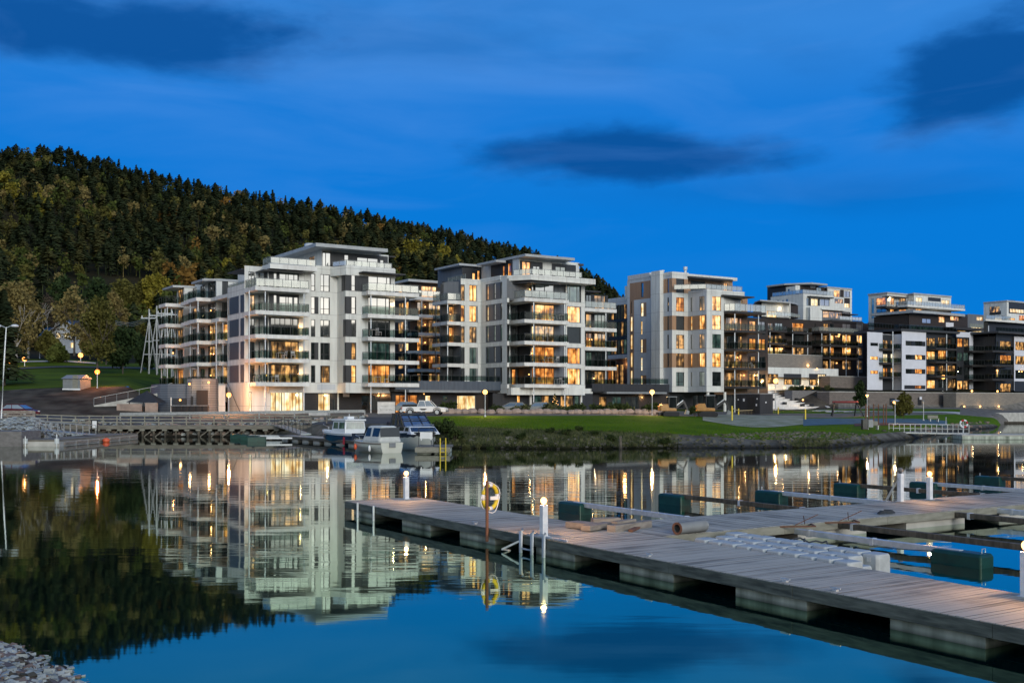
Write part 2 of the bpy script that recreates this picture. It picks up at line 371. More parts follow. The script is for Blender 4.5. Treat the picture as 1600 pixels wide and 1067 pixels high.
def panel_mat(name, c1, c2, joint):   # facade boards with fine joints and faint rain streaks
    m, nt, out = new_mat(name)
    b = N(nt, 'ShaderNodeBsdfPrincipled'); L(nt, b.outputs[0], out.inputs[0]); b.inputs['Roughness'].default_value = .8; b.inputs['Specular IOR Level'].default_value = .25
    tc = N(nt, 'ShaderNodeTexCoord'); sp = N(nt, 'ShaderNodeSeparateXYZ'); cb = N(nt, 'ShaderNodeCombineXYZ'); L(nt, tc.outputs['Object'], sp.inputs[0])
    ad = N(nt, 'ShaderNodeMath', operation='ADD'); L(nt, sp.outputs['X'], ad.inputs[0]); L(nt, sp.outputs['Y'], ad.inputs[1]); L(nt, ad.outputs[0], cb.inputs[0])
    sz = N(nt, 'ShaderNodeMath', operation='ADD'); sz.inputs[1].default_value = -.48; L(nt, sp.outputs['Z'], sz.inputs[0]); L(nt, sz.outputs[0], cb.inputs[1])
    br = N(nt, 'ShaderNodeTexBrick'); br.offset = 0; br.inputs['Scale'].default_value = 1; L(nt, cb.outputs[0], br.inputs['Vector'])
    br.inputs['Color1'].default_value = (*c1, 1); br.inputs['Color2'].default_value = (*[x * .965 for x in c1], 1); br.inputs['Mortar'].default_value = (*joint, 1)
    br.inputs['Brick Width'].default_value = 2.4; br.inputs['Row Height'].default_value = 3.0; br.inputs['Mortar Size'].default_value = .016
    mp = N(nt, 'ShaderNodeMapping'); mp.inputs['Scale'].default_value = (1.2, 1.2, .25); L(nt, tc.outputs['Object'], mp.inputs[0])
    n = N(nt, 'ShaderNodeTexNoise'); n.inputs['Scale'].default_value = 1; n.inputs['Detail'].default_value = 5; L(nt, mp.outputs[0], n.inputs['Vector'])
    r = ramp(nt, n.outputs['Fac'], [(.32, tuple(q / p for p, q in zip(c1, c2))), (.62, (1, 1, 1))])
    mx = N(nt, 'ShaderNodeMix', data_type='RGBA', blend_type='MULTIPLY'); mx.inputs['Factor'].default_value = 1; L(nt, br.outputs[0], mx.inputs['A']); L(nt, r.outputs[0], mx.inputs['B'])
    L(nt, mx.outputs['Result'], b.inputs['Base Color'])
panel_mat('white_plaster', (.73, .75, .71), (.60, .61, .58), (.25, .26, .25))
panel_mat('cool_shade_plaster', (.57, .61, .64), (.49, .53, .56), (.22, .24, .26))  # bluish copy of white plaster: left faces' shade in colour, plus cool front panels
panel_mat('slab_white', (.78, .79, .76), (.62, .62, .59), (.55, .55, .53))
def wetline(name, z0=.05, z1=.6):   # wet, weedy stone darkens below the tide line
    nt = MATS[name].node_tree; b = [n for n in nt.nodes if n.bl_idname == 'ShaderNodeBsdfPrincipled'][0]; src = b.inputs['Base Color'].links[0].from_socket
    tc = N(nt, 'ShaderNodeTexCoord'); sp = N(nt, 'ShaderNodeSeparateXYZ'); L(nt, tc.outputs['Object'], sp.inputs[0])
    mr = N(nt, 'ShaderNodeMapRange'); mr.inputs['From Min'].default_value = z0; mr.inputs['From Max'].default_value = z1; mr.inputs['To Min'].default_value = .16; L(nt, sp.outputs['Z'], mr.inputs['Value'])
    mx = N(nt, 'ShaderNodeMix', data_type='RGBA', blend_type='MULTIPLY'); mx.inputs['Factor'].default_value = 1; L(nt, src, mx.inputs['A']); L(nt, mr.outputs[0], mx.inputs['B']); L(nt, mx.outputs['Result'], b.inputs['Base Color'])
wetline('bank_turf'); wetline('shore_rock', 0, .45); wetline('pile_wood', -.1, .5); wetline('concrete', -.02, .09)
# water: nearly still, mirror-like, faint long ripples
def water_mat():
    m, nt, out = new_mat('water')
    tc = N(nt, 'ShaderNodeTexCoord')
    mp = N(nt, 'ShaderNodeMapping'); mp.inputs['Scale'].default_value = (.25, .9, 1); L(nt, tc.outputs['Object'], mp.inputs[0])
    n1 = N(nt, 'ShaderNodeTexNoise'); n1.inputs['Scale'].default_value = 1.3; n1.inputs['Detail'].default_value = 3; L(nt, mp.outputs[0], n1.inputs['Vector'])
    n2 = N(nt, 'ShaderNodeTexNoise'); n2.inputs['Scale'].default_value = .035; n2.inputs['Detail'].default_value = 3; L(nt, mp.outputs[0], n2.inputs['Vector'])
    pr = ramp(nt, n2.outputs['Fac'], [(.45, (.12, .12, .12)), (.62, (1, 1, 1))])
    bp = N(nt, 'ShaderNodeBump'); bp.inputs['Distance'].default_value = .012
    ms = N(nt, 'ShaderNodeMath', operation='MULTIPLY'); ms.inputs[1].default_value = .85; L(nt, pr.outputs[0], ms.inputs[0]); L(nt, ms.outputs[0], bp.inputs['Strength'])
    L(nt, n1.outputs['Fac'], bp.inputs['Height'])
    g = N(nt, 'ShaderNodeBsdfGlossy'); g.inputs[0].default_value = (.46, .76, .51, 1); g.inputs['Roughness'].default_value = .028
    g2 = N(nt, 'ShaderNodeBsdfGlossy'); g2.inputs[0].default_value = (.80, .83, .81, 1); g2.inputs['Roughness'].default_value = .028
    fr = N(nt, 'ShaderNodeFresnel'); fr.inputs[0].default_value = 1.33
    fx = N(nt, 'ShaderNodeMapRange'); fx.inputs['From Min'].default_value = .15; fx.inputs['From Max'].default_value = .62
    L(nt, fr.outputs[0], fx.inputs['Value'])
    gm = N(nt, 'ShaderNodeMixShader'); L(nt, fx.outputs[0], gm.inputs[0]); L(nt, g.outputs[0], gm.inputs[1]); L(nt, g2.outputs[0], gm.inputs[2])
    d = N(nt, 'ShaderNodeBsdfDiffuse'); d.inputs[0].default_value = (.0, .012, .015, 1)
    f2 = N(nt, 'ShaderNodeMapRange'); f2.inputs['From Min'].default_value = .05; f2.inputs['From Max'].default_value = .6; f2.inputs['To Min'].default_value = .58; f2.inputs['To Max'].default_value = .95
    L(nt, fr.outputs[0], f2.inputs['Value'])
    mx = N(nt, 'ShaderNodeMixShader'); L(nt, f2.outputs[0], mx.inputs[0]); L(nt, d.outputs[0], mx.inputs[1]); L(nt, gm.outputs[0], mx.inputs[2])
    for x in (g, g2): L(nt, bp.outputs[0], x.inputs['Normal'])
    L(nt, mx.outputs[0], out.inputs[0])
water_mat()
# ================================================================ camera, sky, light
cam = bpy.data.cameras.new('camera'); cam.sensor_width = 36; cam.lens = 36 * F / 1600
cam.shift_y = (HY - 533.5) / 1600; cam.clip_start = .1; cam.clip_end = 6000
co = bpy.data.objects.new('camera', cam); COL.objects.link(co)
co.location = (0, 0, CZ); co.rotation_euler = (math.radians(90), 0, 0); sc.camera = co
sc.view_settings.view_transform = 'Standard'; sc.view_settings.look = 'None'
sc.view_settings.exposure = .22; sc.view_settings.gamma = 1
sc.cycles.use_denoising = True
sc.cycles.max_bounces = 6; sc.cycles.diffuse_bounces = 2; sc.cycles.glossy_bounces = 4; sc.cycles.transmission_bounces = 3
sc.cycles.transparent_max_bounces = 12; sc.cycles.caustics_reflective = False; sc.cycles.caustics_refractive = False
sc.cycles.sample_clamp_indirect = 4

SUN_DIR = Vector((.42, -.86, .30)).normalized()
wd = bpy.data.worlds.new('World'); sc.world = wd; wd.use_nodes = True
nt = wd.node_tree; nt.nodes.clear()
wo = N(nt, 'ShaderNodeOutputWorld'); bg = N(nt, 'ShaderNodeBackground'); L(nt, bg.outputs[0], wo.inputs[0])
tc = N(nt, 'ShaderNodeTexCoord'); sp = N(nt, 'ShaderNodeSeparateXYZ'); L(nt, tc.outputs['Generated'], sp.inputs[0])
def M(op, a, b=None, c=None, clamp=False):
    n = N(nt, 'ShaderNodeMath', operation=op); n.use_clamp = clamp
    for i, x in enumerate((a, b, c)):
        if x is None: continue
        if isinstance(x, (int, float)): n.inputs[i].default_value = x
        else: L(nt, x, n.inputs[i])
    return n.outputs[0]
X, Y_, Z = sp.outputs
# twilight gradient: deep saturated blue away from the afterglow
front = ramp(nt, Z, [(0.0, (.0, .172, .58)), (.08, (.0, .168, .59)), (.17, (.001, .165, .59)), (.26, (.009, .170, .585)), (.32, (.030, .205, .61)), (.6, (.03, .10, .30)), (1.0, (.03, .08, .24))])
# the afterglow half of the sky, behind the camera: pale, cloudy and bright low down
rear = ramp(nt, Z, [(0.0, (1.4, 1.28, 1.08)), (.12, (1.5, 1.48, 1.38)), (.30, (.95, 1.06, 1.10)), (.6, (.34, .48, .66)), (1.0, (.05, .12, .32))])
cn = N(nt, 'ShaderNodeTexNoise'); cn.inputs['Scale'].default_value = 3.2; cn.inputs['Detail'].default_value = 6
cm = N(nt, 'ShaderNodeMapping'); cm.inputs['Scale'].default_value = (1, 1, 4.5); L(nt, tc.outputs['Generated'], cm.inputs[0]); L(nt, cm.outputs[0], cn.inputs['Vector'])
cr = ramp(nt, cn.outputs['Fac'], [(.38, (.35, .40, .46)), (.6, (1.15, 1.13, 1.1))])
rm = N(nt, 'ShaderNodeMix', data_type='RGBA', blend_type='MULTIPLY'); rm.inputs['Factor'].default_value = 1
L(nt, rear.outputs[0], rm.inputs['A']); L(nt, cr.outputs[0], rm.inputs['B'])
bk = N(nt, 'ShaderNodeMapRange', interpolation_type='SMOOTHSTEP'); bk.inputs['From Min'].default_value = .12; bk.inputs['From Max'].default_value = -.42
L(nt, Y_, bk.inputs['Value'])
mix = N(nt, 'ShaderNodeMix', data_type='RGBA'); L(nt, bk.outputs[0], mix.inputs['Factor']); L(nt, front.outputs[0], mix.inputs['A']); L(nt, rm.outputs['Result'], mix.inputs['B'])
# dark evening clouds, shaped in sky-direction space (u = x/y, v = z/y)
ys = M('MAXIMUM', Y_, .02)
u_ = M('DIVIDE', X, ys); v_ = M('DIVIDE', Z, ys)
wn = N(nt, 'ShaderNodeTexNoise'); wn.inputs['Scale'].default_value = 7; wn.inputs['Detail'].default_value = 7; wn.inputs['Roughness'].default_value = .55
wm = N(nt, 'ShaderNodeMapping'); wm.inputs['Scale'].default_value = (1, 1, 2.6); L(nt, tc.outputs['Generated'], wm.inputs[0]); L(nt, wm.outputs[0], wn.inputs['Vector'])
wf = M('SUBTRACT', wn.outputs['Fac'], .5)
def cloud(px, py, rx, ry, soft, wob, dens, tilt=0.0):
    cu, cv = (px - CX) / F, (HY - py) / F
    a = M('SUBTRACT', u_, cu); b = M('SUBTRACT', v_, cv)
    if tilt: b = M('MULTIPLY_ADD', a, -tilt, b)
    a = M('DIVIDE', a, rx / F); b = M('DIVIDE', b, ry / F)
    d = M('SQRT', M('ADD', M('MULTIPLY', a, a), M('MULTIPLY', b, b)))
    d = M('MULTIPLY_ADD', wf, wob * 1.25, d)
    mr = N(nt, 'ShaderNodeMapRange', interpolation_type='SMOOTHSTEP'); mr.inputs['From Min'].default_value = 1 + soft; mr.inputs['From Max'].default_value = 1 - soft
    L(nt, d, mr.inputs['Value'])
    return M('MULTIPLY', mr.outputs[0], dens)
cl = None
for a in [(975, 244, 235, 40, .42, 1.9, .93, .0), (900, 232, 110, 34, .7, 1.6, .35, .0), (1528, 125, 132, 84, .42, 2.0, .92, .35), (1600, 70, 130, 60, .6, 2, .5, .1), (130, 40, 360, 58, .6, 2.3, .92, -.05), (1290, 300, 260, 26, .9, 2.2, .25, 0), (560, 60, 420, 50, .9, 2.6, .35, -.02)]:
    c = cloud(*a); cl = c if cl is None else M('MAXIMUM', cl, c)
mc = N(nt, 'ShaderNodeMix', data_type='RGBA'); L(nt, cl, mc.inputs['Factor']); L(nt, mix.outputs['Result'], mc.inputs['A']); mc.inputs['B'].default_value = (.0015, .068, .275, 1)
# thin pale veils
vn = N(nt, 'ShaderNodeTexNoise'); vn.inputs['Scale'].default_value = 4; vn.inputs['Detail'].default_value = 9; vn.inputs['Distortion'].default_value = .6
vm = N(nt, 'ShaderNodeMapping'); vm.inputs['Scale'].default_value = (1, 1, 5); L(nt, tc.outputs['Generated'], vm.inputs[0]); L(nt, vm.outputs[0], vn.inputs['Vector'])
vr = ramp(nt, vn.outputs['Fac'], [(.46, (0, 0, 0)), (.78, (1, 1, 1))])
hi_ = N(nt, 'ShaderNodeMapRange'); hi_.inputs['From Min'].default_value = .10; hi_.inputs['From Max'].default_value = .30; L(nt, Z, hi_.inputs['Value'])
veil = M('MULTIPLY', M('MULTIPLY', vr.outputs[0], M('MAXIMUM', hi_.outputs[0], cloud(620, 292, 170, 30, .8, 2.0, 1.0))), .42)
mv = N(nt, 'ShaderNodeMix', data_type='RGBA'); L(nt, veil, mv.inputs['Factor']); L(nt, mc.outputs['Result'], mv.inputs['A']); mv.inputs['B'].default_value = (.10, .285, .70, 1)
sky = N(nt, 'ShaderNodeTexSky', sky_type='NISHITA'); sky.sun_disc = False; sky.sun_elevation = math.radians(2); sky.sun_rotation = math.atan2(SUN_DIR.x, SUN_DIR.y)
sk = N(nt, 'ShaderNodeMix', data_type='RGBA', blend_type='ADD'); sk.inputs['Factor'].default_value = .0008
L(nt, mv.outputs['Result'], sk.inputs['A']); L(nt, sky.outputs[0], sk.inputs['B'])
L(nt, sk.outputs['Result'], bg.inputs[0]); bg.inputs[1].default_value = 1.0
sl = bpy.data.lights.new('afterglow_sun', 'SUN'); sl.energy = 1.5; sl.angle = math.radians(24); sl.color = (1.0, .95, .88)
so = bpy.data.objects.new('afterglow_sun', sl); COL.objects.link(so); so.rotation_euler = SUN_DIR.to_track_quat('Z', 'Y').to_euler(); so.location = (30, -60, 60)

# ================================================================ terrain
def RZ(y, Yr=650): return CZ + (HY - y) * Yr / F
T = [  # column px, [(Y, z) x 11]
 (-2600, [(94, -1.2), (97, 0), (104, 1.3), (120, 2.2), (131, 2.4), (152, 6.5), (205, 10.5), (250, 15), (330, 24), (650, RZ(200)), (950, 90)]),
 (-500, [(94, -1.2), (97, 0), (104, 1.3), (120, 2.2), (131, 2.4), (152, 6.0), (205, 10.2), (250, 14), (330, 23), (650, RZ(225)), (950, 90)]),
 (0, [(94, -1.2), (98, 0), (105, 1.3), (120, 2.2), (131, 2.35), (152, 5.6), (205, 9.8), (250, 14), (330, 21), (650, RZ(254)), (950, 90)]),
 (50, [(99, -1.2), (103, 0), (110, 1.2), (121, 2.1), (131, 2.35), (152, 5.9), (205, 9.7), (250, 14), (330, 21), (650, RZ(256)), (950, 90)]),
 (100, [(115, -1.2), (119, 0), (123, 1.0), (127, 1.85), (131, 2.3), (152, 6.0), (205, 9.6), (250, 14), (330, 21), (650, RZ(260)), (950, 90)]),
 (200, [(120, -1.2), (123.5, 0), (126.5, 1.2), (129, 1.75), (134, 2.35), (152, 6.2), (205, 9.4), (250, 13), (330, 21), (650, RZ(286)), (950, 80)]),
 (236, [(120, -1.2), (123.5, 0), (126.5, 1.2), (129, 1.8), (134, 2.4), (152, 4.5), (205, 8.8), (250, 13), (330, 21), (650, RZ(294)), (950, 80)]),
 (262, [(120, -1.2), (123.5, 0), (126.5, 1.2), (129, 1.8), (135, 2.45), (156, 2.6), (205, 8.2), (250, 13), (330, 21), (650, RZ(300)), (950, 80)]),
 (400, [(120, -1.2), (123.5, 0), (126.5, 1.2), (129, 1.9), (134.5, 2.45), (156, 2.6), (205, 6), (250, 12), (330, 20), (650, RZ(327)), (950, 70)]),
 (480, [(116, -1.2), (119.5, 0), (124, 1.4), (128, 2.0), (134.5, 2.45), (156, 2.6), (205, 5.5), (250, 12), (330, 20), (650, RZ(340)), (950, 65)]),
 (560, [(106, -1.2), (109.5, 0), (116, 1.7), (126, 2.2), (135, 2.5), (156, 2.6), (205, 5), (250, 12), (330, 20), (650, RZ(356)), (950, 60)]),
 (640, [(96, -1.2), (99, 0), (104, 1.9), (123, 2.35), (136, 2.5), (158, 2.6), (205, 5), (250, 11), (330, 18), (650, RZ(374)), (950, 50)]),
 (700, [(90, -1.2), (93, 0), (98, 1.8), (124, 2.4), (136, 2.5), (160, 2.6), (205, 5), (250, 11), (330, 18), (650, RZ(387)), (950, 50)]),
 (880, [(88, -1.2), (91, 0), (96, 1.45), (126, 2.4), (139, 2.5), (162, 2.6), (205, 5), (250, 9), (330, 15), (650, RZ(434)), (950, 30)]),
 (965, [(89, -1.2), (92, 0), (97, 1.3), (128, 2.4), (142, 2.5), (164, 2.6), (205, 5), (250, 8), (330, 12), (650, RZ(480)), (950, 20)]),
 (1060, [(90, -1.2), (93, 0), (97.5, 1.1), (130, 2.3), (150, 2.5), (168, 2.6), (205, 4.5), (250, 8), (330, 10), (650, RZ(600)), (950, 10)]),
 (1180, [(90, -1.2), (93, 0), (96, .65), (134, 2.1), (162, 2.3), (176, 2.4), (204, 2.4), (215, 5.9), (256, 10.5), (650, 12), (950, 10)]),
 (1300, [(91, -1.2), (94, 0), (97, .6), (142, 1.9), (170, 2.2), (196, 2.7), (206.8, 3.0), (212, 6.2), (256, 10.5), (650, 12), (950, 10)]),
 (1380, [(104, -1.2), (107, 0), (111, .8), (158, 2.0), (176, 2.3), (205, 2.7), (215.2, 2.9), (220, 6.0), (256, 9), (650, 12), (950, 10)]),
 (1425, [(112, -1.2), (116, 0), (120, .8), (165, 2.0), (180, 2.3), (208, 2.7), (220.2, 2.9), (224.5, 6.0), (256, 8), (650, 12), (950, 10)]),
 (1490, [(140, -1.2), (145, 0), (150, .8), (178, 2.0), (186, 2.3), (208, 2.6), (227.5, 2.9), (232, 6.0), (256, 8), (650, 12), (950, 10)]),
 (1496, [(143, -1.2), (148, 0), (153, .8), (179, 1.9), (187, 2.3), (208, 2.6), (221.3, 2.9), (226.5, 6.0), (256, 8), (650, 12), (950, 10)]),
 (1556, [(163, -1.2), (167, 0), (171, .5), (182, 1.3), (190, 1.7), (210, 2.1), (228.6, 2.5), (234, 6.0), (262, 8), (650, 12), (950, 10)]),
 (1575, [(206, -2.5), (206.3, -2.4), (206.6, -2.3), (207, -2), (207.4, -.3), (208.2, 1.85), (230, 2.4), (236, 6.0), (262, 8), (650, 12), (950, 10)]),
 (1640, [(214, -2.5), (214.3, -2.4), (214.6, -2.3), (215, -2), (215.4, -.3), (216, 1.85), (236, 2.4), (240, 6.0), (266, 8), (650, 12), (950, 10)]),
 (3200, [(300, -2.5), (301, -2.4), (302, -2.3), (303, -2.2), (304, -.3), (305, 1.9), (306, 2.1), (312, 6.0), (356, 8), (650, 12), (950, 10)]),
]
NK = 11
def prof(px):
    if px <= T[0][0]: return T[0][1]
    for i in range(len(T) - 1):
        a, b = T[i], T[i + 1]
        if px <= b[0]:
            t = (px - a[0]) / (b[0] - a[0])
            return [(p[0] * (1 - t) + q[0] * t, p[1] * (1 - t) + q[1] * t) for p, q in zip(a[1], b[1])]
    return T[-1][1]
def bumpz(x, y, k):
    if k >= 8: return 7 * (mnoise.noise(Vector((x * .012, y * .012, 0)))) + 2 * mnoise.noise(Vector((x * .05, y * .05, 3)))
    if k in (5, 6, 7): return .35 * mnoise.noise(Vector((x * .06, y * .06, 1)))
    if k in (0, 1): return .16 * mnoise.noise(Vector((x * .9, y * .9, 2))) + .12 * mnoise.noise(Vector((x * 2.3, y * 2.3, 5)))
    if k == 4: return .22 * mnoise.noise(Vector((x * .18, y * .18, 4)))
    return .04 * mnoise.noise(Vector((x * .15, y * .15, 4)))
def hraw(px, k, t):
    p = prof(px); Yv = p[k][0] * (1 - t) + p[k + 1][0] * t; z = p[k][1] * (1 - t) + p[k + 1][1] * t
    return Yv, z
def hgt(px, Yv):
    p = prof(px)
    if Yv <= p[0][0]: return p[0][1]
    for k in range(NK - 1):
        if Yv <= p[k + 1][0]:
            t = (Yv - p[k][0]) / max(1e-6, p[k + 1][0] - p[k][0])
            e = min(1, t * 4, (1 - t) * 4)
            return p[k][1] * (1 - t) + p[k + 1][1] * t + bumpz(wx(px, Yv), Yv, k) * e
    return p[-1][1]
def hxy(x, y): return hgt(CX + F * x / y, y)
def strip(name, ka, kb, px0, px1, mat, step=8, sub=8):
    cols = []; px = px0
    while px < px1: cols.append(px); px += step
    cols.append(px1)
    rows = []
    for k in range(ka, kb):
        for s_ in range(sub): rows.append((k, s_ / sub))
    rows.append((kb - 1, 1.0))
    vs = []
    for px in cols:
        for k, t in rows:
            Yv, z = hraw(px, k, t); x = wx(px, Yv)
            e = min(1, t * 4, (1 - t) * 4)
            vs.append((x, Yv, z + bumpz(x, Yv, k) * e))
    n = len(rows)
    fs = [(i * n + j, (i + 1) * n + j, (i + 1) * n + j + 1, i * n + j + 1) for i in range(len(cols) - 1) for j in range(n - 1)]
    mb = MB(); mb.mesh(vs, fs)
    o = mb.build(name, None, mat, smooth=True); return struct(o)
def sheet(name, px0, px1, Yf0, Yf1, mat, dz=.02, nx=30, ny=10):
    """a thin sheet laid over the terrain between two depth curves"""
    vs = []
    for i in range(nx + 1):
        px = px0 + (px1 - px0) * i / nx; t = i / nx
        a = Yf0(t) if callable(Yf0) else Yf0; b = Yf1(t) if callable(Yf1) else Yf1
        for j in range(ny + 1):
            Yv = a + (b - a) * j / ny; vs.append((wx(px, Yv), Yv, hgt(px, Yv) + dz))
    n = ny + 1
    fs = [(i * n + j, (i + 1) * n + j, (i + 1) * n + j + 1, i * n + j + 1) for i in range(nx) for j in range(ny)]
    mb = MB(); mb.mesh(vs, fs); return struct(mb.build(name, None, mat, smooth=True))

strip('shore_bank', 0, 2, -2600, 640, 'shore_rock', 6, 6)
strip('grassy_bank', 0, 2, 640, 1060, 'bank_turf', 5, 10)
strip('gravel_shore', 0, 2, 1060, 3200, 'shore_rock', 6, 8)
strip('quay_apron', 2, 3, -2600, 640, 'asphalt', 12, 6)
strip('lawn', 2, 3, 640, 1570, 'lawn', 6, 16)
strip('lagoon_bed', 2, 3, 1570, 3200, 'shore_rock', 100, 2)
strip('road', 3, 4, -2600, 300, 'asphalt', 12, 4)
strip('gravel_path', 3, 4, 300, 3200, 'gravel_ground', 12, 6)
strip('earth_embankment', 4, 5, -2600, 262, 'earth', 6, 12)
strip('courtyard_ground', 4, 5, 262, 1180, 'gravel_ground', 12, 4)
strip('park_ground', 4, 5, 1180, 1500, 'lawn', 10, 6)
strip('quay_promenade', 4, 5, 1500, 3200, 'gravel_ground', 10, 6)
strip('grass_slope', 5, 7, -2600, 300, 'rough_grass', 8, 10)
strip('upper_ground', 5, 7, 300, 1180, 'rough_grass', 12, 6)
strip('planted_slope', 5, 7, 1180, 1310, 'earth', 6, 8)
strip('terrace_ground', 5, 7, 1310, 3200, 'gravel_ground', 12, 6)
strip('hillside', 7, 10, -2600, 3200, 'forest_floor', 14, 14)
# water
mb = MB(); mb.face([(-2500, -900, 0), (2500, -900, 0), (2500, 1500, 0), (-2500, 1500, 0)])
struct(mb.build('water', None, 'water'))
mb = MB(); mb.face([(-2500, -900, -3), (2500, -900, -3), (2500, 1500, -3), (-2500, 1500, -3)])
struct(mb.build('water_bed', None, 'water_weed'))
# unseen wooded ridge behind the camera, added to darken what lower windows reflect
mb = MB(); vs = []
for i in range(121):
    a = math.radians(-200 + 220 * i / 120)
    for r, z in ((900, -1), (960, 12), (1150, 60), (1300, 96), (1500, 112)):
        h = z * (1 + .35 * mnoise.noise(Vector((a * 3, r * .002, 0))) + .12 * mnoise.noise(Vector((a * 14, 0, 1))))
        vs.append((r * math.cos(a), r * math.sin(a), h))
fs = [(i * 5 + j, i * 5 + j + 1, (i + 1) * 5 + j + 1, (i + 1) * 5 + j) for i in range(120) for j in range(4)]
mb.mesh(vs, fs); struct(mb.build('reflection_hills', None, 'forest_floor', smooth=True))
# paths, courts
sheet('slope_road', -60, 245, lambda t: 205 + 22 * t, lambda t: 209 + 23 * t, 'asphalt', .12)
sheet('upper_road', -60, 150, 236, 241, 'concrete_pale', .15)
sheet('sand_court', 1098, 1255, lambda t: 122 - 9 * math.sin(math.pi * t), lambda t: 142 + 6 * t, 'sand', .035)
sheet('play_surface', 1255, 1480, lambda t: 119 + 24 * t, lambda t: 136 + 20 * t, 'rubber_blue', .035)
sheet('exercise_surface', 1335, 1440, lambda t: 122.5 + 10 * t, lambda t: 129 + 10 * t, 'rubber_brown', .05)
sheet('park_path', 1240, 1500, lambda t: 176 + 4 * t, lambda t: 182 + 4 * t, 'concrete_pale', .05)

# ================================================================ trees
def rquad(mb, p, s, nrm=None, asp=1.0):
    n = Vector((random.gauss(0, 1), random.gauss(0, 1), random.gauss(0, 1))) if nrm is None else nrm
    if n.length < 1e-3: n = Vector((0, 0, 1))
    n.normalize(); a = n.orthogonal().normalized(); b = n.cross(a)
    t = random.uniform(0, 6.28); a, b = a * math.cos(t) + b * math.sin(t), b * math.cos(t) - a * math.sin(t)
    a *= s; b *= s * asp
    mb.face([p - a - b * .4, p + b * -1.0 + a * .2, p + a + b * .3, p - a * .2 + b])
def blob_crown(mb, blobs, n, s, shell=.5):
    tot = sum(b[3] ** 2 for b in blobs)
    for (x, y, z, r, sz) in blobs:
        for _ in range(int(n * r * r / tot)):
            d = Vector((random.gauss(0, 1), random.gauss(0, 1), random.gauss(0, 1))).normalized()
            k = r * (shell + (1 - shell) * random.random()) * (1 + .18 * mnoise.noise(d * 3 + Vector((x, y, z))))
            p = Vector((x, y, z)) + Vector((d.x * k, d.y * k, d.z * k * sz))
            rquad(mb, p, s * random.uniform(.6, 1.3))
def limb(mb, p, d, ln, r, depth):
    q = Vector(p) + Vector(d) * ln
    mb.tube([p, (Vector(p) + q) / 2 + Vector((random.uniform(-.1, .1), random.uniform(-.1, .1), 0)) * ln * .3, q], [r, r * .8, r * .55], 5, False)
    if depth > 0:
        for _ in range(3):
            nd = (Vector(d) + Vector((random.uniform(-.7, .7), random.uniform(-.7, .7), random.uniform(-.1, .5)))).normalized()
            limb(mb, q, nd, ln * .66, r * .55, depth - 1)
def deciduous(name, H, W_, mat, bark, nleaf, ls, seed, sparse=False):
    random.seed(seed)
    root = empty(name)
    t = MB(); th = H * .26
    t.tube([(0, 0, -.6), (0, 0, th * .5), (.1, 0, th)], [H * .016, H * .013, H * .011], 7)
    for k in range(5):
        a = k * 1.26 + random.random()
        limb(t, (0.05, 0, th * random.uniform(.7, 1)), Vector((math.cos(a) * .5, math.sin(a) * .5, 1)).normalized(), H * .24, H * .0065, 2)
    t.build('trunk', root, bark)
    blobs = []
    for k in range(11):
        a = random.uniform(0, 6.28); zz = random.uniform(.26, .84); rr = W_ / 2 * random.uniform(.25, .75) * (1 - max(0, zz - .5) * 1.1)
        blobs.append((math.cos(a) * rr, math.sin(a) * rr, H * zz, W_ * random.uniform(.19, .30), 1.15))
    blobs.append((0, 0, H * .6, W_ * .30, 1.3)); blobs.append((0, 0, H * .88, W_ * .17, 1.2))
    c = MB(); blob_crown(c, blobs, nleaf, ls, .2 if sparse else .45)
    c.build('crown', root, mat); return root
def conifer_mesh(mb, H, R, n, s, pine=False):
    for _ in range(n):
        t = random.random() ** (.7 if not pine else .5)
        lo = .10 if not pine else .38
        z = H * (lo + (1 - lo) * t)
        env = (1 - t) ** .85 + .04 if not pine else math.sin(math.pi * min(1, t * .9 + .12)) ** .7
        tier = .72 + .28 * math.sin(t * (26 if not pine else 11) + random.uniform(-.5, .5))
        a = random.uniform(0, 6.28); rr = R * env * tier * random.uniform(.25, 1.05)
        p = Vector((math.cos(a) * rr, math.sin(a) * rr, z - rr * .22))
        rad = Vector((math.cos(a), math.sin(a), -.35)); side = Vector((-math.sin(a), math.cos(a), 0))
        w = s * random.uniform(.6, 1.2) * (.55 + .6 * env)
        mb.face([p - rad * w - side * w * .5, p - rad * w * .3 + side * w * .7, p + rad * w * 1.2, p + side * -w * .8 + Vector((0, 0, -w * .3))])
def conifer(name, H, R, mat, n, s, seed, pine=False):
    random.seed(seed); root = empty(name)
    t = MB(); t.tube([(0, 0, -.8), (0, 0, H * .5), (0, 0, H * .96)], [H * .018, H * .012, H * .003], 6); t.build('trunk', root, 'trunk')
    c = MB(); conifer_mesh(c, H, R, n, s, pine); c.build('crown', root, mat); return root
PARK = (0, -4000, -500)
used_protos = []
def place(proto, x, y, rz=None, s=1.0, label=None, sink=.15, z=None):
    if proto not in used_protos:
        used_protos.append(proto); o = proto
        o.location = (x, y, (hxy(x, y) if z is None else z) - sink); o.rotation_euler = (0, 0, rz if rz is not None else random.uniform(0, 6.28)); o.scale = (s,) * 3
        if label: o['label'] = label
        return o
    return copy_tree(proto, None, (x, y, (hxy(x, y) if z is None else z) - sink), rz if rz is not None else random.uniform(0, 6.28), label, s)

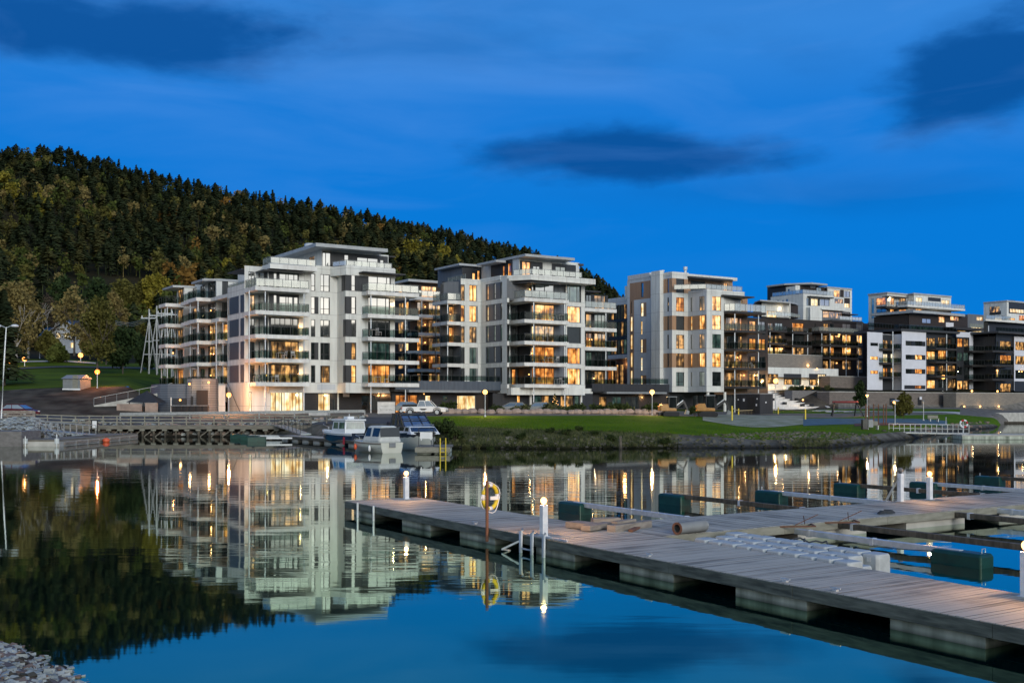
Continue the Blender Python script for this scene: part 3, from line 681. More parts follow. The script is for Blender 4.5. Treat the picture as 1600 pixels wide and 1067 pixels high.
# --- the wood on the hill: one mass
def far_wood():
    random.seed(11)
    protos = []
    for k in range(4):
        m = MB(); conifer_mesh(m, 12.5, 3.0, 130, .95, k >= 1); m.tube([(0, 0, -1), (0, 0, 10)], [.2, .1], 4, False); protos.append((m, False))
    for k in range(3):
        m = MB(); bl = [(random.uniform(-1.8, 1.8), random.uniform(-1.8, 1.8), random.uniform(4.5, 9.5), random.uniform(1.6, 2.6), 1.1) for _ in range(6)]
        blob_crown(m, bl, 130, .62); m.tube([(0, 0, -1), (0, 0, 6)], [.2, .12], 4, False); protos.append((m, True))
    big = MB(); names = ['needles', 'needles_olive', 'leaves_green', 'leaves_olive', 'leaves_tan', 'leaves_orange', 'leaves_yellow']
    for nme in names: big.mat(nme)
    cnt = 0
    Yv = 300.0
    while Yv < 668:
        px = -160.0
        stepx = 5.0 * F / Yv * 1.0
        while px < 1060:
            px += stepx * random.uniform(.6, 1.4)
            yy = Yv + random.uniform(-5, 5)
            if yy > 640 and px > 1000: continue
            dens = mnoise.noise(Vector((px * .012, yy * .02, 7)))
            if px > 560 and yy < 420: continue      # hidden behind the blocks
            # bare scree below the wood
            if 60 < px < 290 and 352 < yy < 400 and random.random() < .8: continue
            f = mnoise.noise(Vector((px * .010, yy * .012, 3))) + .55 * (1 - (yy - 300) / 350) - .10
            dec = random.random() < max(.07, min(.8, .17 + f * .85))
            pr, _ = protos[random.choice((4, 5, 6))] if dec else protos[random.choice((0, 1, 2, 2, 3))]
            if dec: mt = random.choice(('leaves_olive', 'leaves_olive', 'leaves_green', 'leaves_green', 'leaves_tan', 'leaves_green', 'leaves_tan' if random.random() < .5 else 'leaves_green', 'leaves_orange' if random.random() < .2 else 'leaves_olive'))
            else: mt = 'needles' if random.random() < .75 else 'needles_olive'
            big.mat(mt); s = random.uniform(.75, 1.15) * (.85 if dec else 1)
            x = wx(px, yy); z = hgt(px, yy) - .5; ca = random.uniform(0, 6.28); c_, s_ = math.cos(ca) * s, math.sin(ca) * s
            b = len(big.v)
            big.v += [(x + vx * c_ - vy * s_, yy + vx * s_ + vy * c_, z + vz * s) for vx, vy, vz in pr.v]
            big.f += [tuple(i + b for i in f_) for f_ in pr.f]; big.m += [big.cur] * len(pr.f)
            cnt += 1
        Yv += 7.0 if Yv < 420 else 9.5
    print('far wood trees', cnt, 'faces', len(big.f))
    o = big.build('hillside_wood'); stuff(o); o['label'] = 'dark spruce and pine wood with olive broadleaved patches covering the hill'
far_wood()
random.seed(3)
# skyline pines, each its own tree
pp = [conifer('pine_tree', 13, (3.9, 2.6, 3.4, 4.2)[k], 'needles', 420, .62, 20 + k, pine=(k != 1)) for k in range(4)]
nm = ['short', 'tall', 'slender', 'broad', 'ragged', 'leaning', 'dense', 'thin']
sky_specs = []
px = -10.0
while px < 975:
    sky_specs.append(px); px += random.uniform(6, 17)
def where_on(px):
    if px < 330: return 'above the far left of the wood'
    return 'above the wood'
for i, px in enumerate(sky_specs):
    Yv = 648 + random.uniform(-10, 6); s = random.choice((.5, .62, .7, .8, .9, 1.05)) * random.uniform(.9, 1.1)
    o = place(pp[i % 4], wx(px, Yv), Yv, None, s, None, .8)
    tag(o, 'one of the small dark pines standing in line along the ridge against the blue sky', 'tree', 'pines along the skyline of the hill')
# autumn trees scattered in the wood, placed where the photo shows their colour
ap = {c: deciduous('broadleaved_tree', 12, 8.5, c, 'trunk', 520, .55, 40 + i) for i, c in enumerate(('leaves_orange', 'leaves_yellow', 'leaves_tan', 'leaves_olive'))}
aut = [(258, 342, 'o', .9), (352, 325, 'o', 1.0), (365, 318, 't', .8), (330, 385, 't', 1.1), (130, 305, 't', .8), (8, 295, 'y', 1.1), (22, 308, 'y', 1.0), (55, 322, 'y', .9), (72, 332, 'y', .9),
       (118, 345, 'y', .6), (290, 312, 'y', .6), (155, 300, 'l', .8), (210, 335, 't', .9), (236, 338, 'l', .9), (310, 336, 't', 1.0), (385, 375, 't', 1.0), (365, 415, 'l', 1.0), (172, 335, 'y', .5),
       (268, 445, 'o', 1.0), (305, 440, 'o', .9), (290, 462, 'o', 1.2), (330, 448, 'y', .8), (355, 428, 'y', .8), (60, 300, 'y', .7), (80, 270, 'y', .6), (5, 268, 'y', .6), (300, 470, 'o', 1.0),
       (640, 402, 'y', 1.1), (668, 405, 'y', 1.1), (690, 412, 'y', 1.2), (712, 425, 'y', 1.0), (600, 370, 'o', .7), (575, 360, 't', .8), (620, 410, 'y', .9), (655, 420, 'l', 1.1), (455, 350, 'l', .8), (500, 345, 't', .7), (545, 352, 'l', .8), (740, 430, 'l', 1.0), (420, 345, 'l', .7), (150, 365, 'l', .7), (245, 420, 'l', 1.0), (415, 395, 't', 1.0), (395, 352, 'o', .5)]
cm_ = {'o': ('leaves_orange', 'orange'), 'y': ('leaves_yellow', 'yellow'), 't': ('leaves_tan', 'tan'), 'l': ('leaves_olive', 'olive')}
def on_slope(px, py):
    """depth at which the hillside shows in that direction"""
    p = prof(px); best = None
    for i in range(0, 320):
        Yv = 300 + i * 1.1; z = hgt(px, Yv)
        if HY - (z - CZ) * F / Yv <= py: return Yv
    return 640
nside = ['low on the hill', 'halfway up the hill', 'near the hill top']
cols_ = {}
for (px, py, c, s) in aut:
    mt, word = cm_[c]; Yv = on_slope(px, py + 14)
    o = place(ap[mt], wx(px, Yv), Yv, None, s, None, .3)
    band = 0 if Yv < 430 else (1 if Yv < 545 else 2)
    tag(o, f'small {word} tree in the dark wood {nside[band]}, ' + ('behind' if px > 420 else 'left of') + ' the blocks', 'tree', f'{word} trees in the hill wood, {nside[band]}' + (' right' if px > 420 else ' left'))
# --- large trees at the foot of the hill
big = [  # px, base y, height px, width px, material, bark, leaves, label
 (6, 602, 150, 92, 'C', 'large dark spruce at the left edge beside the tall street lamp'),
 (26, 566, 128, 74, 'leaves_tan', 'tan-leaved birch standing just right of the dark spruce'),
 (44, 560, 126, 62, 'leaves_tan', 'tan-leaved birch left of the house with the blue roof'),
 (76, 552, 100, 44, 'twigs', 'half bare birch with pale forked stems behind the house'),
 (116, 556, 118, 58, 'leaves_tan', 'tall golden brown tree in front of the lit white house'),
 (152, 586, 128, 66, 'leaves_olive', 'broad olive tree on the slope above the shed'),
 (166, 570, 84, 52, 'leaves_olive', 'rounded olive tree right of the lit white house'),
 (192, 584, 72, 66, 'leaves_dark', 'dark spreading tree between the orange street lamp and the pylons'),
 (222, 580, 56, 46, 'leaves_dark', 'dark rounded tree just left of the timber pylons'),
 (150, 520, 86, 64, 'leaves_dark', 'dark green tree behind the golden brown ones'),
 (196, 508, 70, 56, 'leaves_olive', 'mossy yellow-green tree above the power line'),
 (222, 500, 62, 50, 'leaves_olive', 'yellow-green tree behind the tops of the pylons'),
 (246, 504, 78, 48, 'leaves_yellow', 'bright yellow-green tree behind the left balconies'),
 (262, 515, 66, 42, 'leaves_green', 'green tree close behind the leftmost balconies'),
 (8, 540, 80, 60, 'leaves_dark', 'dark broadleaved tree behind the tan birches'),
 (100, 500, 70, 56, 'leaves_dark', 'dark tree above the blue roof'),
 (74, 563, 44, 36, 'leaves_olive', 'low bushy tree before the left wing of the white house'),
 (92, 566, 26, 34, 'leaves_green', 'low green thicket tree before the foundation of the white house'),
 (140, 562, 52, 34, 'leaves_tan', 'small tan tree close right of the white house'),
 (176, 548, 96, 54, 'leaves_tan', 'tan tree behind the rounded olive tree'),
]
# depth fitting, so that each base really stands on the slope
def depth_for_base(px, py):
    best = None
    for i in range(600):
        Yv = 140 + i * .5; z = hgt(px, Yv); y = HY - (z - CZ) * F / Yv
        if best is None or abs(y - py) < best[0]: best = (abs(y - py), Yv)
    return best[1]
for i, (px, py, hp, wp, mt, lab) in enumerate(big):
    Yv = depth_for_base(px, py); H = hp * Yv / F; Wd = wp * Yv / F
    if mt == 'C':
        r = conifer('spruce_tree', H, Wd / 2, 'needles', 2600, .55, 60 + i)
    elif mt == 'twigs':
        r = deciduous('birch_tree', H, Wd, 'twigs', 'birch_bark', 700, .22, 60 + i, True)
    else:
        bk_ = 'birch_bark' if 'birch' in lab else 'trunk'
        r = deciduous('birch_tree' if 'birch' in lab else 'broadleaved_tree', H, Wd, mt, bk_, 1300 if px == 116 else 3000, .30 * Yv / 230, 60 + i)
    r.location = (wx(px, Yv), Yv, hgt(px, Yv) - .1); r.rotation_euler = (0, 0, i * 1.3)
    tag(r, lab, 'tree')
# ================================================================ building kit
class Facade:
    def __init__(s, B, kind, b, a0, a1, z0, z1, mat):
        s.B, s.k, s.b = B, kind, b; s.a0, s.a1 = min(a0, a1), max(a0, a1); s.z0, s.z1 = z0, z1
        s.rects = [(s.a0, s.a1, z0, z1, mat)]; s.holes = []
    def P(s, a, d, z): return (a, s.b + d, z) if s.k == 'F' else (s.b + d, a, z)
    def a(s, px): return s.B.f.U(px, s.b) if s.k == 'F' else s.B.f.V(px, s.b)
    def Y(s, a):
        u, v = (a, s.b) if s.k == 'F' else (s.b, a); return s.B.f.y + u * Uy + v * Vy
    def z(s, px, py): return wz(py, s.Y(s.a(px)))
    def rect(s, a0, a1, z0, z1, mat): s.rects.append((min(a0, a1), max(a0, a1), z0, z1, mat)); return s
    def rp(s, p0, p1, z0, z1, mat): return s.rect(s.a(p0), s.a(p1), z0, z1, mat)
    def win(s, p0, p1, z0, z1, kind, mull=(), trans=None, frame='frame_dark', t=.06, name='window'):
        a0, a1 = sorted((s.a(p0), s.a(p1)))
        a0 = max(a0, s.a0 + .02); a1 = min(a1, s.a1 - .02)
        if a1 - a0 < .15: return
        s.holes.append((a0, a1, z0, z1))
        fr = MB(); P = s.P; d0, d1 = .05, .13
        def bx(x0, x1, y0, y1, e=0):
            p, q = P(x0, d0 + e, y0), P(x1, d1, y1); fr.box(p[0], p[1], p[2], q[0], q[1], q[2])
        bx(a0, a1, z0, z0 + t); bx(a0, a1, z1 - t, z1); bx(a0, a0 + t, z0 + t, z1 - t); bx(a1 - t, a1, z0 + t, z1 - t)
        for m_ in mull:
            c = a0 + (a1 - a0) * (m_ if s.k == 'F' else 1 - m_); bx(c - t * .6, c + t * .6, z0 + t, z1 - t, .005)
        if trans:
            c = z0 + (z1 - z0) * trans; bx(a0 + t, a1 - t, c - t * .5, c + t * .5, .01)
        w = fr.build(name, s.B.root, frame)
        pn = MB(); d = .11; q = [P(a0, d, z0), P(a1, d, z0), P(a1, d, z1), P(a0, d, z1)]
        if s.k == 'L': q = q[::-1]
        pn.face(q); pn.build('pane', w, kind); return w
    def wp(s, p0, y0, p1, y1, kind, mull=(), trans=None, **k):
        pm = (p0 + p1) / 2; return s.win(p0, p1, s.z(pm, y1), s.z(pm, y0), kind, mull, trans, **k)
    def rpp(s, p0, y0, p1, y1, mat):
        pm = (p0 + p1) / 2; return s.rp(p0, p1, s.z(pm, y1), s.z(pm, y0), mat)
    def emit(s, mb):
        As = sorted({round(x, 4) for r in s.rects for x in r[:2]} | {round(x, 4) for h in s.holes for x in h[:2]})
        Zs = sorted({round(x, 4) for r in s.rects for x in r[2:4]} | {round(x, 4) for h in s.holes for x in h[2:4]})
        for i in range(len(As) - 1):
            for j in range(len(Zs) - 1):
                if As[i + 1] - As[i] < .002 or Zs[j + 1] - Zs[j] < .002: continue
                ca, cz = (As[i] + As[i + 1]) / 2, (Zs[j] + Zs[j + 1]) / 2
                if any(h[0] < ca < h[1] and h[2] < cz < h[3] for h in s.holes): continue
                m = None
                for r in s.rects:
                    if r[0] < ca < r[1] and r[2] < cz < r[3]: m = r[4]
                if m is None: continue
                mb.mat(m); q = [s.P(As[i], 0, Zs[j]), s.P(As[i + 1], 0, Zs[j]), s.P(As[i + 1], 0, Zs[j + 1]), s.P(As[i], 0, Zs[j + 1])]
                if s.k == 'L': q = q[::-1]
                mb.face(q)
        for h in s.holes:
            m = s.rects[0][4]; ca, cz = (h[0] + h[1]) / 2, (h[2] + h[3]) / 2
            for r in s.rects:
                if r[0] < ca < r[1] and r[2] < cz < r[3]: m = r[4]
            mb.mat(m); D = .16
            for (p, q) in (((h[0], h[2]), (h[1], h[2])), ((h[1], h[2]), (h[1], h[3])), ((h[1], h[3]), (h[0], h[3])), ((h[0], h[3]), (h[0], h[2]))):
                mb.face([s.P(p[0], 0, p[1]), s.P(q[0], 0, q[1]), s.P(q[0], D, q[1]), s.P(p[0], D, p[1])])
class Bld:
    def __init__(s, name, px, Y, z, label, cat='apartment block', group=None):
        s.f = Frame(px, Y); s.z = z
        s.root = empty(name, (s.f.x, s.f.y, 0), TH, label, cat, group)
        s.fac = []; s.wall = MB()
    def U(s, px, v=0): return s.f.U(px, v)
    def V(s, px, u=0): return s.f.V(px, u)
    def F(s, v, u0, u1, z0, z1, mat): x = Facade(s, 'F', v, u0, u1, z0, z1, mat); s.fac.append(x); return x
    def L(s, u, v0, v1, z0, z1, mat): x = Facade(s, 'L', u, v0, v1, z0, z1, mat); s.fac.append(x); return x
    def core(s, poly, z0, z1, mat): s.wall.mat(mat); s.wall.prism(poly, z0, z1)
    def cbox(s, u0, v0, u1, v1, z0, z1, mat): s.wall.mat(mat); s.wall.box(u0, v0, z0, u1, v1, z1)
    def slab(s, name, poly, z0, z1, mat, edge=None):
        m = MB(); m.mat(mat); m.prism(poly, z0, z1); return m.build(name, s.root)
    def railing(s, par, pts, z, style, h=1.05, gap=1.15):
        m = MB(); g = MB(); rm = 'rail_grey' if style == 'frost' else 'rail_dark'
        for i in range(len(pts) - 1):
            a, b = Vector((*pts[i], 0)), Vector((*pts[i + 1], 0)); ln = (b - a).length; n = max(1, round(ln / gap)); d = (b - a) / n
            for k in range(n + (1 if i == len(pts) - 2 else 0)):
                p = a + d * k; m.box(p.x - .028, p.y - .028, z, p.x + .028, p.y + .028, z + h)
            m.bar((a.x, a.y, z + h), (b.x, b.y, z + h), .06, .05)
            if style == 'bars':
                n2 = max(2, int(ln / .16)); d2 = (b - a) / n2
                for k in range(1, n2):
                    p = a + d2 * k; m.box(p.x - .012, p.y - .012, z + .05, p.x + .012, p.y + .012, z + h - .03)
            else:
                e = (b - a).normalized() * .06; a2, b2 = a + e, b - e
                g.bar((a2.x, a2.y, z + .12 + (h - .2) / 2), (b2.x, b2.y, z + .12 + (h - .2) / 2), .015, h - .2)
        r = m.build('railing', par, rm)
        if style != 'bars': g.build('railing_glass', r, 'frost_glass' if style == 'frost' else 'rail_glass')
    def balc(s, z, pxL, pxC, pxR, v0, vb, style='clear', th=.5, mat='slab_white', right=True, u0=None, uL=None):
        """balcony with its front corner under column pxC on plane v0; returns back to vb"""
        u0 = s.U(pxC, v0) if u0 is None else u0; uR = s.U(pxR, v0)
        vL = s.V(pxL, u0) if pxL is not None else vb
        o = s.slab('balcony', [(u0, v0), (uR, v0), (uR, vb), (u0, max(vL, vb) if pxL is not None else vb)], z - th, z, mat)
        e = .08
        pts = [(u0 + e, (vL if pxL is not None else vb) - e), (u0 + e, v0 + e), (uR - e, v0 + e)]
        if right: pts.append((uR - e, vb - e))
        if style: s.railing(o, pts, z, style)
        return o
    def column(s, px, v, z0, z1, r=.085, mat='galv'):
        m = MB(); u = s.U(px, v); m.tube([(u, v, z0), (u, v, z1)], r, 8); return m.build('column', s.root, mat)
    def lampspot(s, px, v, z, power=14, r=.09, col=(1, .55, .22), out=.25, kind='F', mat='lamp_small'):
        """a small wall lamp that washes the wall"""
        u = s.U(px, v); m = MB(); ball(m, (u, v - .09, z), r, 8, 5); o = m.build('wall_lamp', s.root, mat)
        light('wall_lamp_light', o, (u, v - out - .1, z), col, power, .05); return o
    def done(s):
        for f in s.fac: f.emit(s.wall)
        s.wall.build('wall', s.root)
LV = [6.5, 9.5, 12.5, 15.5, 18.5, 21.5]
W3 = ('pane_dark', 'pane_dim', 'pane_green')
def table_set(B, u, v, z, kind=0):
    m = MB(); m.mat('chair_grey')
    m.box(u - .4, v - .35, z + .68, u + .4, v + .35, z + .73)
    for sx in (-.32, .32):
        for sy in (-.28, .28): m.box(u + sx - .02, v + sy - .02, z, u + sx + .02, v + sy + .02, z + .68)
    o = m.build('garden_table', None, None); o.location = B.root.location; o.rotation_euler = (0, 0, TH)
    return o
def chair_at(B, u, v, z, rz=0):
    return None
# ================================================================ block A: the large white block nearest the quay
A = Bld('apartment_block', 399, 134.4, 2.5, 'large white six storey block nearest the quay with lit rooms at ground level')
U, V = A.U, A.V
b1 = 2.2; vr = V(382, 0); vE = V(355.5, 0); u1 = U(411, vr)
uS = U(527, b1); b2 = V(540, uS); uR = U(617, b2)
zt = 21.9
# left side
fl = A.L(0, vr, vE, 6.0, 19.2, 'white_plaster')
for i, z in enumerate(LV[:4]):
    fl.rp(358.5, 373.2, z + .05, z + 2.3, 'blue_cladding'); fl.rp(375.6, 381.5, z + .05, z + 2.3, 'blue_cladding')
    fl.win(356.2, 357.9, z + .05, z + 2.3, 'pane_dark')
fr_ = A.F(vr, 0, u1, 2.4, 21.5, 'white_plaster')
fs_ = A.L(u1, b1, vr, 5.2, 21.5, 'white_plaster')
for i, z in enumerate(LV[:5]):
    fr_.win(388, 398, z + .05, z + 2.25, ('pane_dim', 'pane_dark', 'pane_dark', 'pane_dim', 'pane_sky')[i], (.5,))
    fr_.win(404, 406.5, z + .05, z + 2.25, 'pane_sky')
    fs_.rect(b1 + .3, vr - .3, z + .05, z + 2.3, 'dark_cladding')
# front plane one
f1 = A.F(b1, u1, uS, 5.2, 21.9, 'white_plaster')
kinds = ['pane_dim', 'pane_dim', 'pane_dark', 'pane_sky', 'pane_sky']
for i, z in enumerate(LV[:5]):
    t = z + 2.3
    f1.rp(420, 467, z + .04, t + .1, 'dark_cladding')
    k = kinds[i]
    if i in (0, 1, 2): f1.win(423, 466, z + .05, t, k, (.16, .34, .52, .74))
    else:
        f1.win(427.5, 433, z + .05, t - .05, 'pane_sky', (), .4); f1.win(436.5, 466, z + .05, t - .2, 'pane_sky', (.36, .48, .78), .42)
    kk = ('pane_dark', 'pane_dark', 'pane_sky', 'pane_sky', 'pane_sky')[i]
    f1.rp(485.8, 492.6 + (5 if i in (1, 3) else 0), z + .05, t, 'dark_cladding')
    f1.win(486, 492.5, z + .05, t, kk, (), .3)
    f1.win(500.5, 515.5, z + .05, t, 'pane_dim' if i == 0 else kk, (.38,), .32)
f1.rp(495.5, 524, 5.6, 6.35, 'cool_shade_plaster')
# step and front plane two
fst = A.L(uS, b2, b1, 5.2, 21.9, 'white_plaster')
f2 = A.F(b2, uS, uR, 5.2, 21.9, 'white_plaster')
for i, z in enumerate(LV[:5]):
    t = z + 2.3; wide = i in (1, 3)
    if i < 4:
        x0 = fst.a(536 if not wide else 538.5); fst.rect(b2, x0, z + .05, t, 'dark_cladding')
        f2.rp(540, 556.5, z + .05, t, 'dark_cladding')
        f2.win(549, 556, z + .05, t, ('pane_lit', 'pane_dim', 'pane_sky', 'pane_sky')[i], (), .32)
        fst.win(538.5, 539.8, z + .3, t - .1, 'pane_sky', t=.03)
        f2.rp(575, 609.5, z + .02, t + .1, 'dark_cladding')
        f2.win(575.5, 609, z + .05, t + .05, ('pane_orange', 'pane_green', 'pane_dark', 'pane_sky')[i], (.1, .42, .82))
    else:
        fst.rect(b2, fst.a(533.5), z + .05, t + .4, 'dark_cladding'); f2.rp(540, 610.5, z + .05, t + .3, 'dark_cladding')
        f2.win(549, 555.5, z + .05, t, 'pane_sky', (), .32); f2.win(575.5, 610, z + .05, t, 'pane_sky', (.42, .84), .40)
        fst.win(537.2, 539, z + .2, t, 'pane_sky', t=.03)
# ground storey
fg = A.F(2.45, 0, U(475, 2.45), 2.4, 6.0, 'white_plaster')
fg.win(384, 393.5, 2.6, 5.3, 'pane_bright'); fg.win(422.5, 473.5, 2.6, 5.45, 'pane_bright', (.16, .27, .34, .78, .88), frame='frame_dark')
fgb = A.F(2.6, U(475, 2.6), U(612, 2.6), 2.4, 5.2, 'dark_brick')
fgb.win(497, 516, 2.6, 5.1, 'pane_bright', (.45,)); fgb.win(520, 524, 2.6, 4.4, 'pane_sky'); fgb.win(565, 600, 2.9, 4.9, 'pane_dark', (.3, .6))
fgb.rp(527, 529.5, 2.6, 5.2, 'white_plaster'); fgb.rp(536, 546, 4.7, 5.2, 'white_wall')
fgl = A.L(0, 2.45, vE, 2.4, 6.0, 'white_plaster')
# cores, roofs
A.core([(.4, 2.7), (U(612, 2.8) - .3, 2.8), (U(612, 2.8) - .3, vE + 12), (.4, vE)], 2.4, 6.1, 'white_plaster')
A.core([(u1 + .3, b1 + .3), (uS + .3, b1 + .3), (uS + .3, b2 + .3), (uR - .01, b2 + .3), (uR - .01, vE + 12), (.3, vE + .2), (.3, vr + .3), (u1 + .3, vr + .3)], 5.2, 18.3, 'white_plaster')
A.core([(u1 + .3, b1 + .3), (uS + .3, b1 + .3), (uS + .3, b2 + .3), (uR - .01, b2 + .3), (uR - .01, 15), (u1 + .3, 15)], 18.3, 21.7, 'white_plaster')
A.cbox(.05, vr + .1, u1 + 3, vE + 8, 18.0, 18.5, 'white_plaster')
# penthouse
vP = b1 + .5; uP = U(503, vP)
fp = A.F(vP, uP, U(607, vP), 21.5, 24.1, 'white_plaster'); fp.rp(504, 606, 21.6, 23.9, 'dark_cladding')
fp.win(504, 517, 21.6, 23.8, 'pane_sky', (.4,)); fp.win(538, 545, 21.9, 23.7, 'pane_sky'); fp.win(558, 591, 21.9, 23.5, 'pane_sky', (.5,)); fp.win(594, 600, 21.9, 23.4, 'pane_sky')
fq = A.L(uP, vP, vP + 15, 21.5, 24.1, 'white_plaster'); fq.win(483, 491, 21.9, 23.6, 'pane_dim'); fq.win(462, 465, 22, 23.2, 'pane_dark'); fq.win(455, 459, 22, 23.0, 'pane_dark')
A.core([(uP + .3, vP + .3), (U(607, vP), vP + .3), (U(607, vP), vP + 16), (uP + .3, vP + 16)], 21.5, 24.0, 'white_plaster')
vR = b2 + .6
A.slab('roof', [(U(493.6, vR), vR), (U(606, vR), vR), (U(606, vR), vP + 17), (U(493.6, vR), vP + 17)], 24.1, 24.55, 'roof_edge')
A.slab('roof_canopy', [(U(600, b2 + 4), b2 + 4), (U(618, b2 + 4), b2 + 4), (U(618, b2 + 4), b2 + 12), (U(600, b2 + 4), b2 + 12)], 24.0, 24.15, 'dark_roof')
for px, r in ((484, .75), (515, .45), (521, .25)):
    m = MB(); m.lathe([(r, 0), (r, .75), (r * .8, .85)], 12, (U(px, vP + 4), vP + 4, 24.55)); m.build('roof_vent', A.root, 'galv', True)
# terraces of the top floors
o = A.slab('terrace', [(U(529, b2 - .1), b1), (U(541, b2 - .1), b2 - .1), (U(618, b2 - .1), b2 - .1), (U(618, b2 - .1), 6), (U(529, b2 - .1), 6)], 20.6, 21.8, 'white_plaster')
A.railing(o, [(U(532, b2), b1 - .2), (U(541.5, b2), b2), (U(612, b2), b2)], 21.8, 'frost', .75)
uT = U(422, .4); o = A.slab('terrace', [(uT, .4), (U(496, .4), .4), (U(496, .4), b1 + .2), (uT, V(410, uT))], 20.9, 21.5, 'slab_white')
A.railing(o, [(uT + .1, V(410, uT)), (uT + .1, .5), (U(493, .5), .5)], 21.5, 'frost', .9)
A.slab('canopy', [(U(412, .9), .9), (U(478, .9), .9), (U(478, .9), b1 + .5), (U(412, .9), 4)], 20.62, 20.78, 'dark_roof')
A.slab('canopy', [(U(568, b2 - 1.6), b2 - 1.6), (U(634, b2 - 1.6), b2 - 1.6), (U(634, b2 - 1.6), b2 + 3), (U(568, b2 - 1.6), b2 + .1)], 20.9, 21.05, 'dark_roof')
A.slab('canopy', [(-.3, vr + .4), (u1, vr + .4), (u1, vr + 6), (-.3, vr + 6)], 21.0, 21.12, 'dark_roof')
fm = A.F(vr + .9, .6, u1 - .1, 18.5, 21.0, 'blue_cladding')
# balconies left
pts_extra = []
for i, z in enumerate(LV[:5]):
    st = 'frost' if i == 4 else 'clear'
    o = A.slab('balcony', [(0, 0), (U(484, 0), 0), (U(484, 0), b1 + .1), (u1 + .2, b1 + .1), (u1 + .2, vr + .1), (0, vr + .1)], z - .5, z, 'slab_white')
    if i < 4: A.railing(o, [(.9, vr - .1), (.9, .08), (U(484, 0) - .1, .08), (U(484, 0) - .1, b1)], z, st)
    else: A.railing(o, [(.1, vE - .1), (.1, .08), (U(484, 0) - .1, .08), (U(484, 0) - .1, b1)], z, st)
    if i < 4: A.cbox(.02, vr - .1, .4, vE, z - .55, z + .02, 'white_plaster')
for px in (414.5, 475): A.column(px, .35, 2.4, 18.0)
A.column(389.5, .9, 5.9, 18.0)
# balconies right
v0 = b2 - 2.0
for i, z in enumerate(LV[:5]):
    o = A.balc(z, 565.5, 575, 655, v0, b2 + .1, 'frost' if i == 4 else 'clear')
    A.slab('terrace', [(uR + .01, b2 + .12), (U(655, v0), b2 + .12), (U(655, v0), b2 + 4), (uR + .01, b2 + 4)], z - .5, z - .003, 'slab_white')
for px in (579.5, 633.5): A.column(px, v0 + .3, 2.4, 18.0)
for px in (609.5,): A.column(px, b2 + .5, 2.4, 5.2, .25, 'white_plaster')
for z in (6.5, 9.5, 12.5): A.lampspot(467.5, b1, z + 1.15, 30)
A.lampspot(613, b2, 16.9, 22, col=(1, .7, .4)); A.lampspot(510, 2.6, 4.9, 60, col=(1, .62, .25)); A.lampspot(591, 2.6, 4.9, 60, .14, (1, .5, .2), .5)
A.lampspot(416, b1 - .1, 7.4, 9)
# outdoor stair rail and wall by the corner
m = MB(); ux = -.25
m.tube([(ux, V(352, ux), 7.2), (ux, V(365, ux), 3.9), (ux, V(372, ux), 5.6)] [:1] + [(ux, V(360, ux), 5.6), (ux, V(370, ux), 3.6), (ux, V(376, ux), 2.6)], .04, 5)
m.build('handrail', A.root, 'rail_dark')
A.done()

# ================================================================ wing A2: the stepped block behind on the left
A2 = Bld('apartment_block', 338, 150, 2.5, 'stepped white block with projecting balconies left of the largest block, above the slatted wall')
U, V = A2.U, A2.V
ve = V(290, 0)
g = A2.L(0, 0, ve, 5, 20.9, 'white_plaster'); h = A2.F(0, 0, U(357, 0) + 4, 5, 20.9, 'white_plaster')
for i, z in enumerate(LV[:5]):
    h.win(347, 356.5, z + .05, z + 2.4, ('pane_dim', 'pane_dark', 'pane_lit', 'pane_dark', 'pane_blind')[i], (.5,), frame='frame_dark')
    g.rp(325, 337, z + .05, z + 2.4, 'dark_cladding')
    g.win(327, 336.5, z + .05, z + 2.35, ('pane_dim', 'pane_dim', 'pane_dim', 'pane_dark', 'pane_dark')[i], (.5,))
    g.win(313, 320, z + .05, z + 2.3, 'pane_dark', (.5,)); g.win(301, 307, z + .05, z + 2.3, ('pane_dim', 'pane_dark', 'pane_dark', 'pane_dim', 'pane_dark')[i])
A2.core([(.3, .3), (10, .3), (10, ve + 12), (.3, ve)], 4, 20.7, 'white_plaster')
uq = -1.2; vq = V(288, uq)
g2 = A2.L(uq, vq, vq + 4, 5, 20.9, 'white_plaster'); h2 = A2.F(vq, uq, uq + 3, 5, 20.9, 'white_plaster')
for i, z in enumerate(LV[:5]): g2.win(278, 286, z + .05, z + 2.3, ('pane_orange', 'pane_dark', 'pane_dim', 'pane_dim', 'pane_dim')[i], (.5,))
A2.core([(uq + .3, vq + .3), (8, vq + .3), (8, vq + 10), (uq + .3, vq + 4)], 4, 20.7, 'white_plaster')
A2.slab('roof', [(-1.6, 1.2), (.2, -.1), (10, -.1), (10, 6.5), (-1.6, 6.5)], 20.9, 21.2, 'roof_edge')
A2.slab('roof', [(uq - 1.6, vq + .3), (uq + .1, vq - .1), (6, vq - .1), (6, vq + 6), (uq - 1.6, vq + 6)], 20.9, 21.2, 'roof_edge')
A2.cbox(0.3, 6.6, 6, vq - .3, 20.7, 21.9, 'white_plaster')
# stack three: in front of the corner
for i, z in enumerate(LV[:4]):
    A2.balc(z, 332, 341.8, 358, -3.3, .1, 'clear')
for px in (337, 347.5): A2.column(px + 1, -3.0, 5, 15.0)
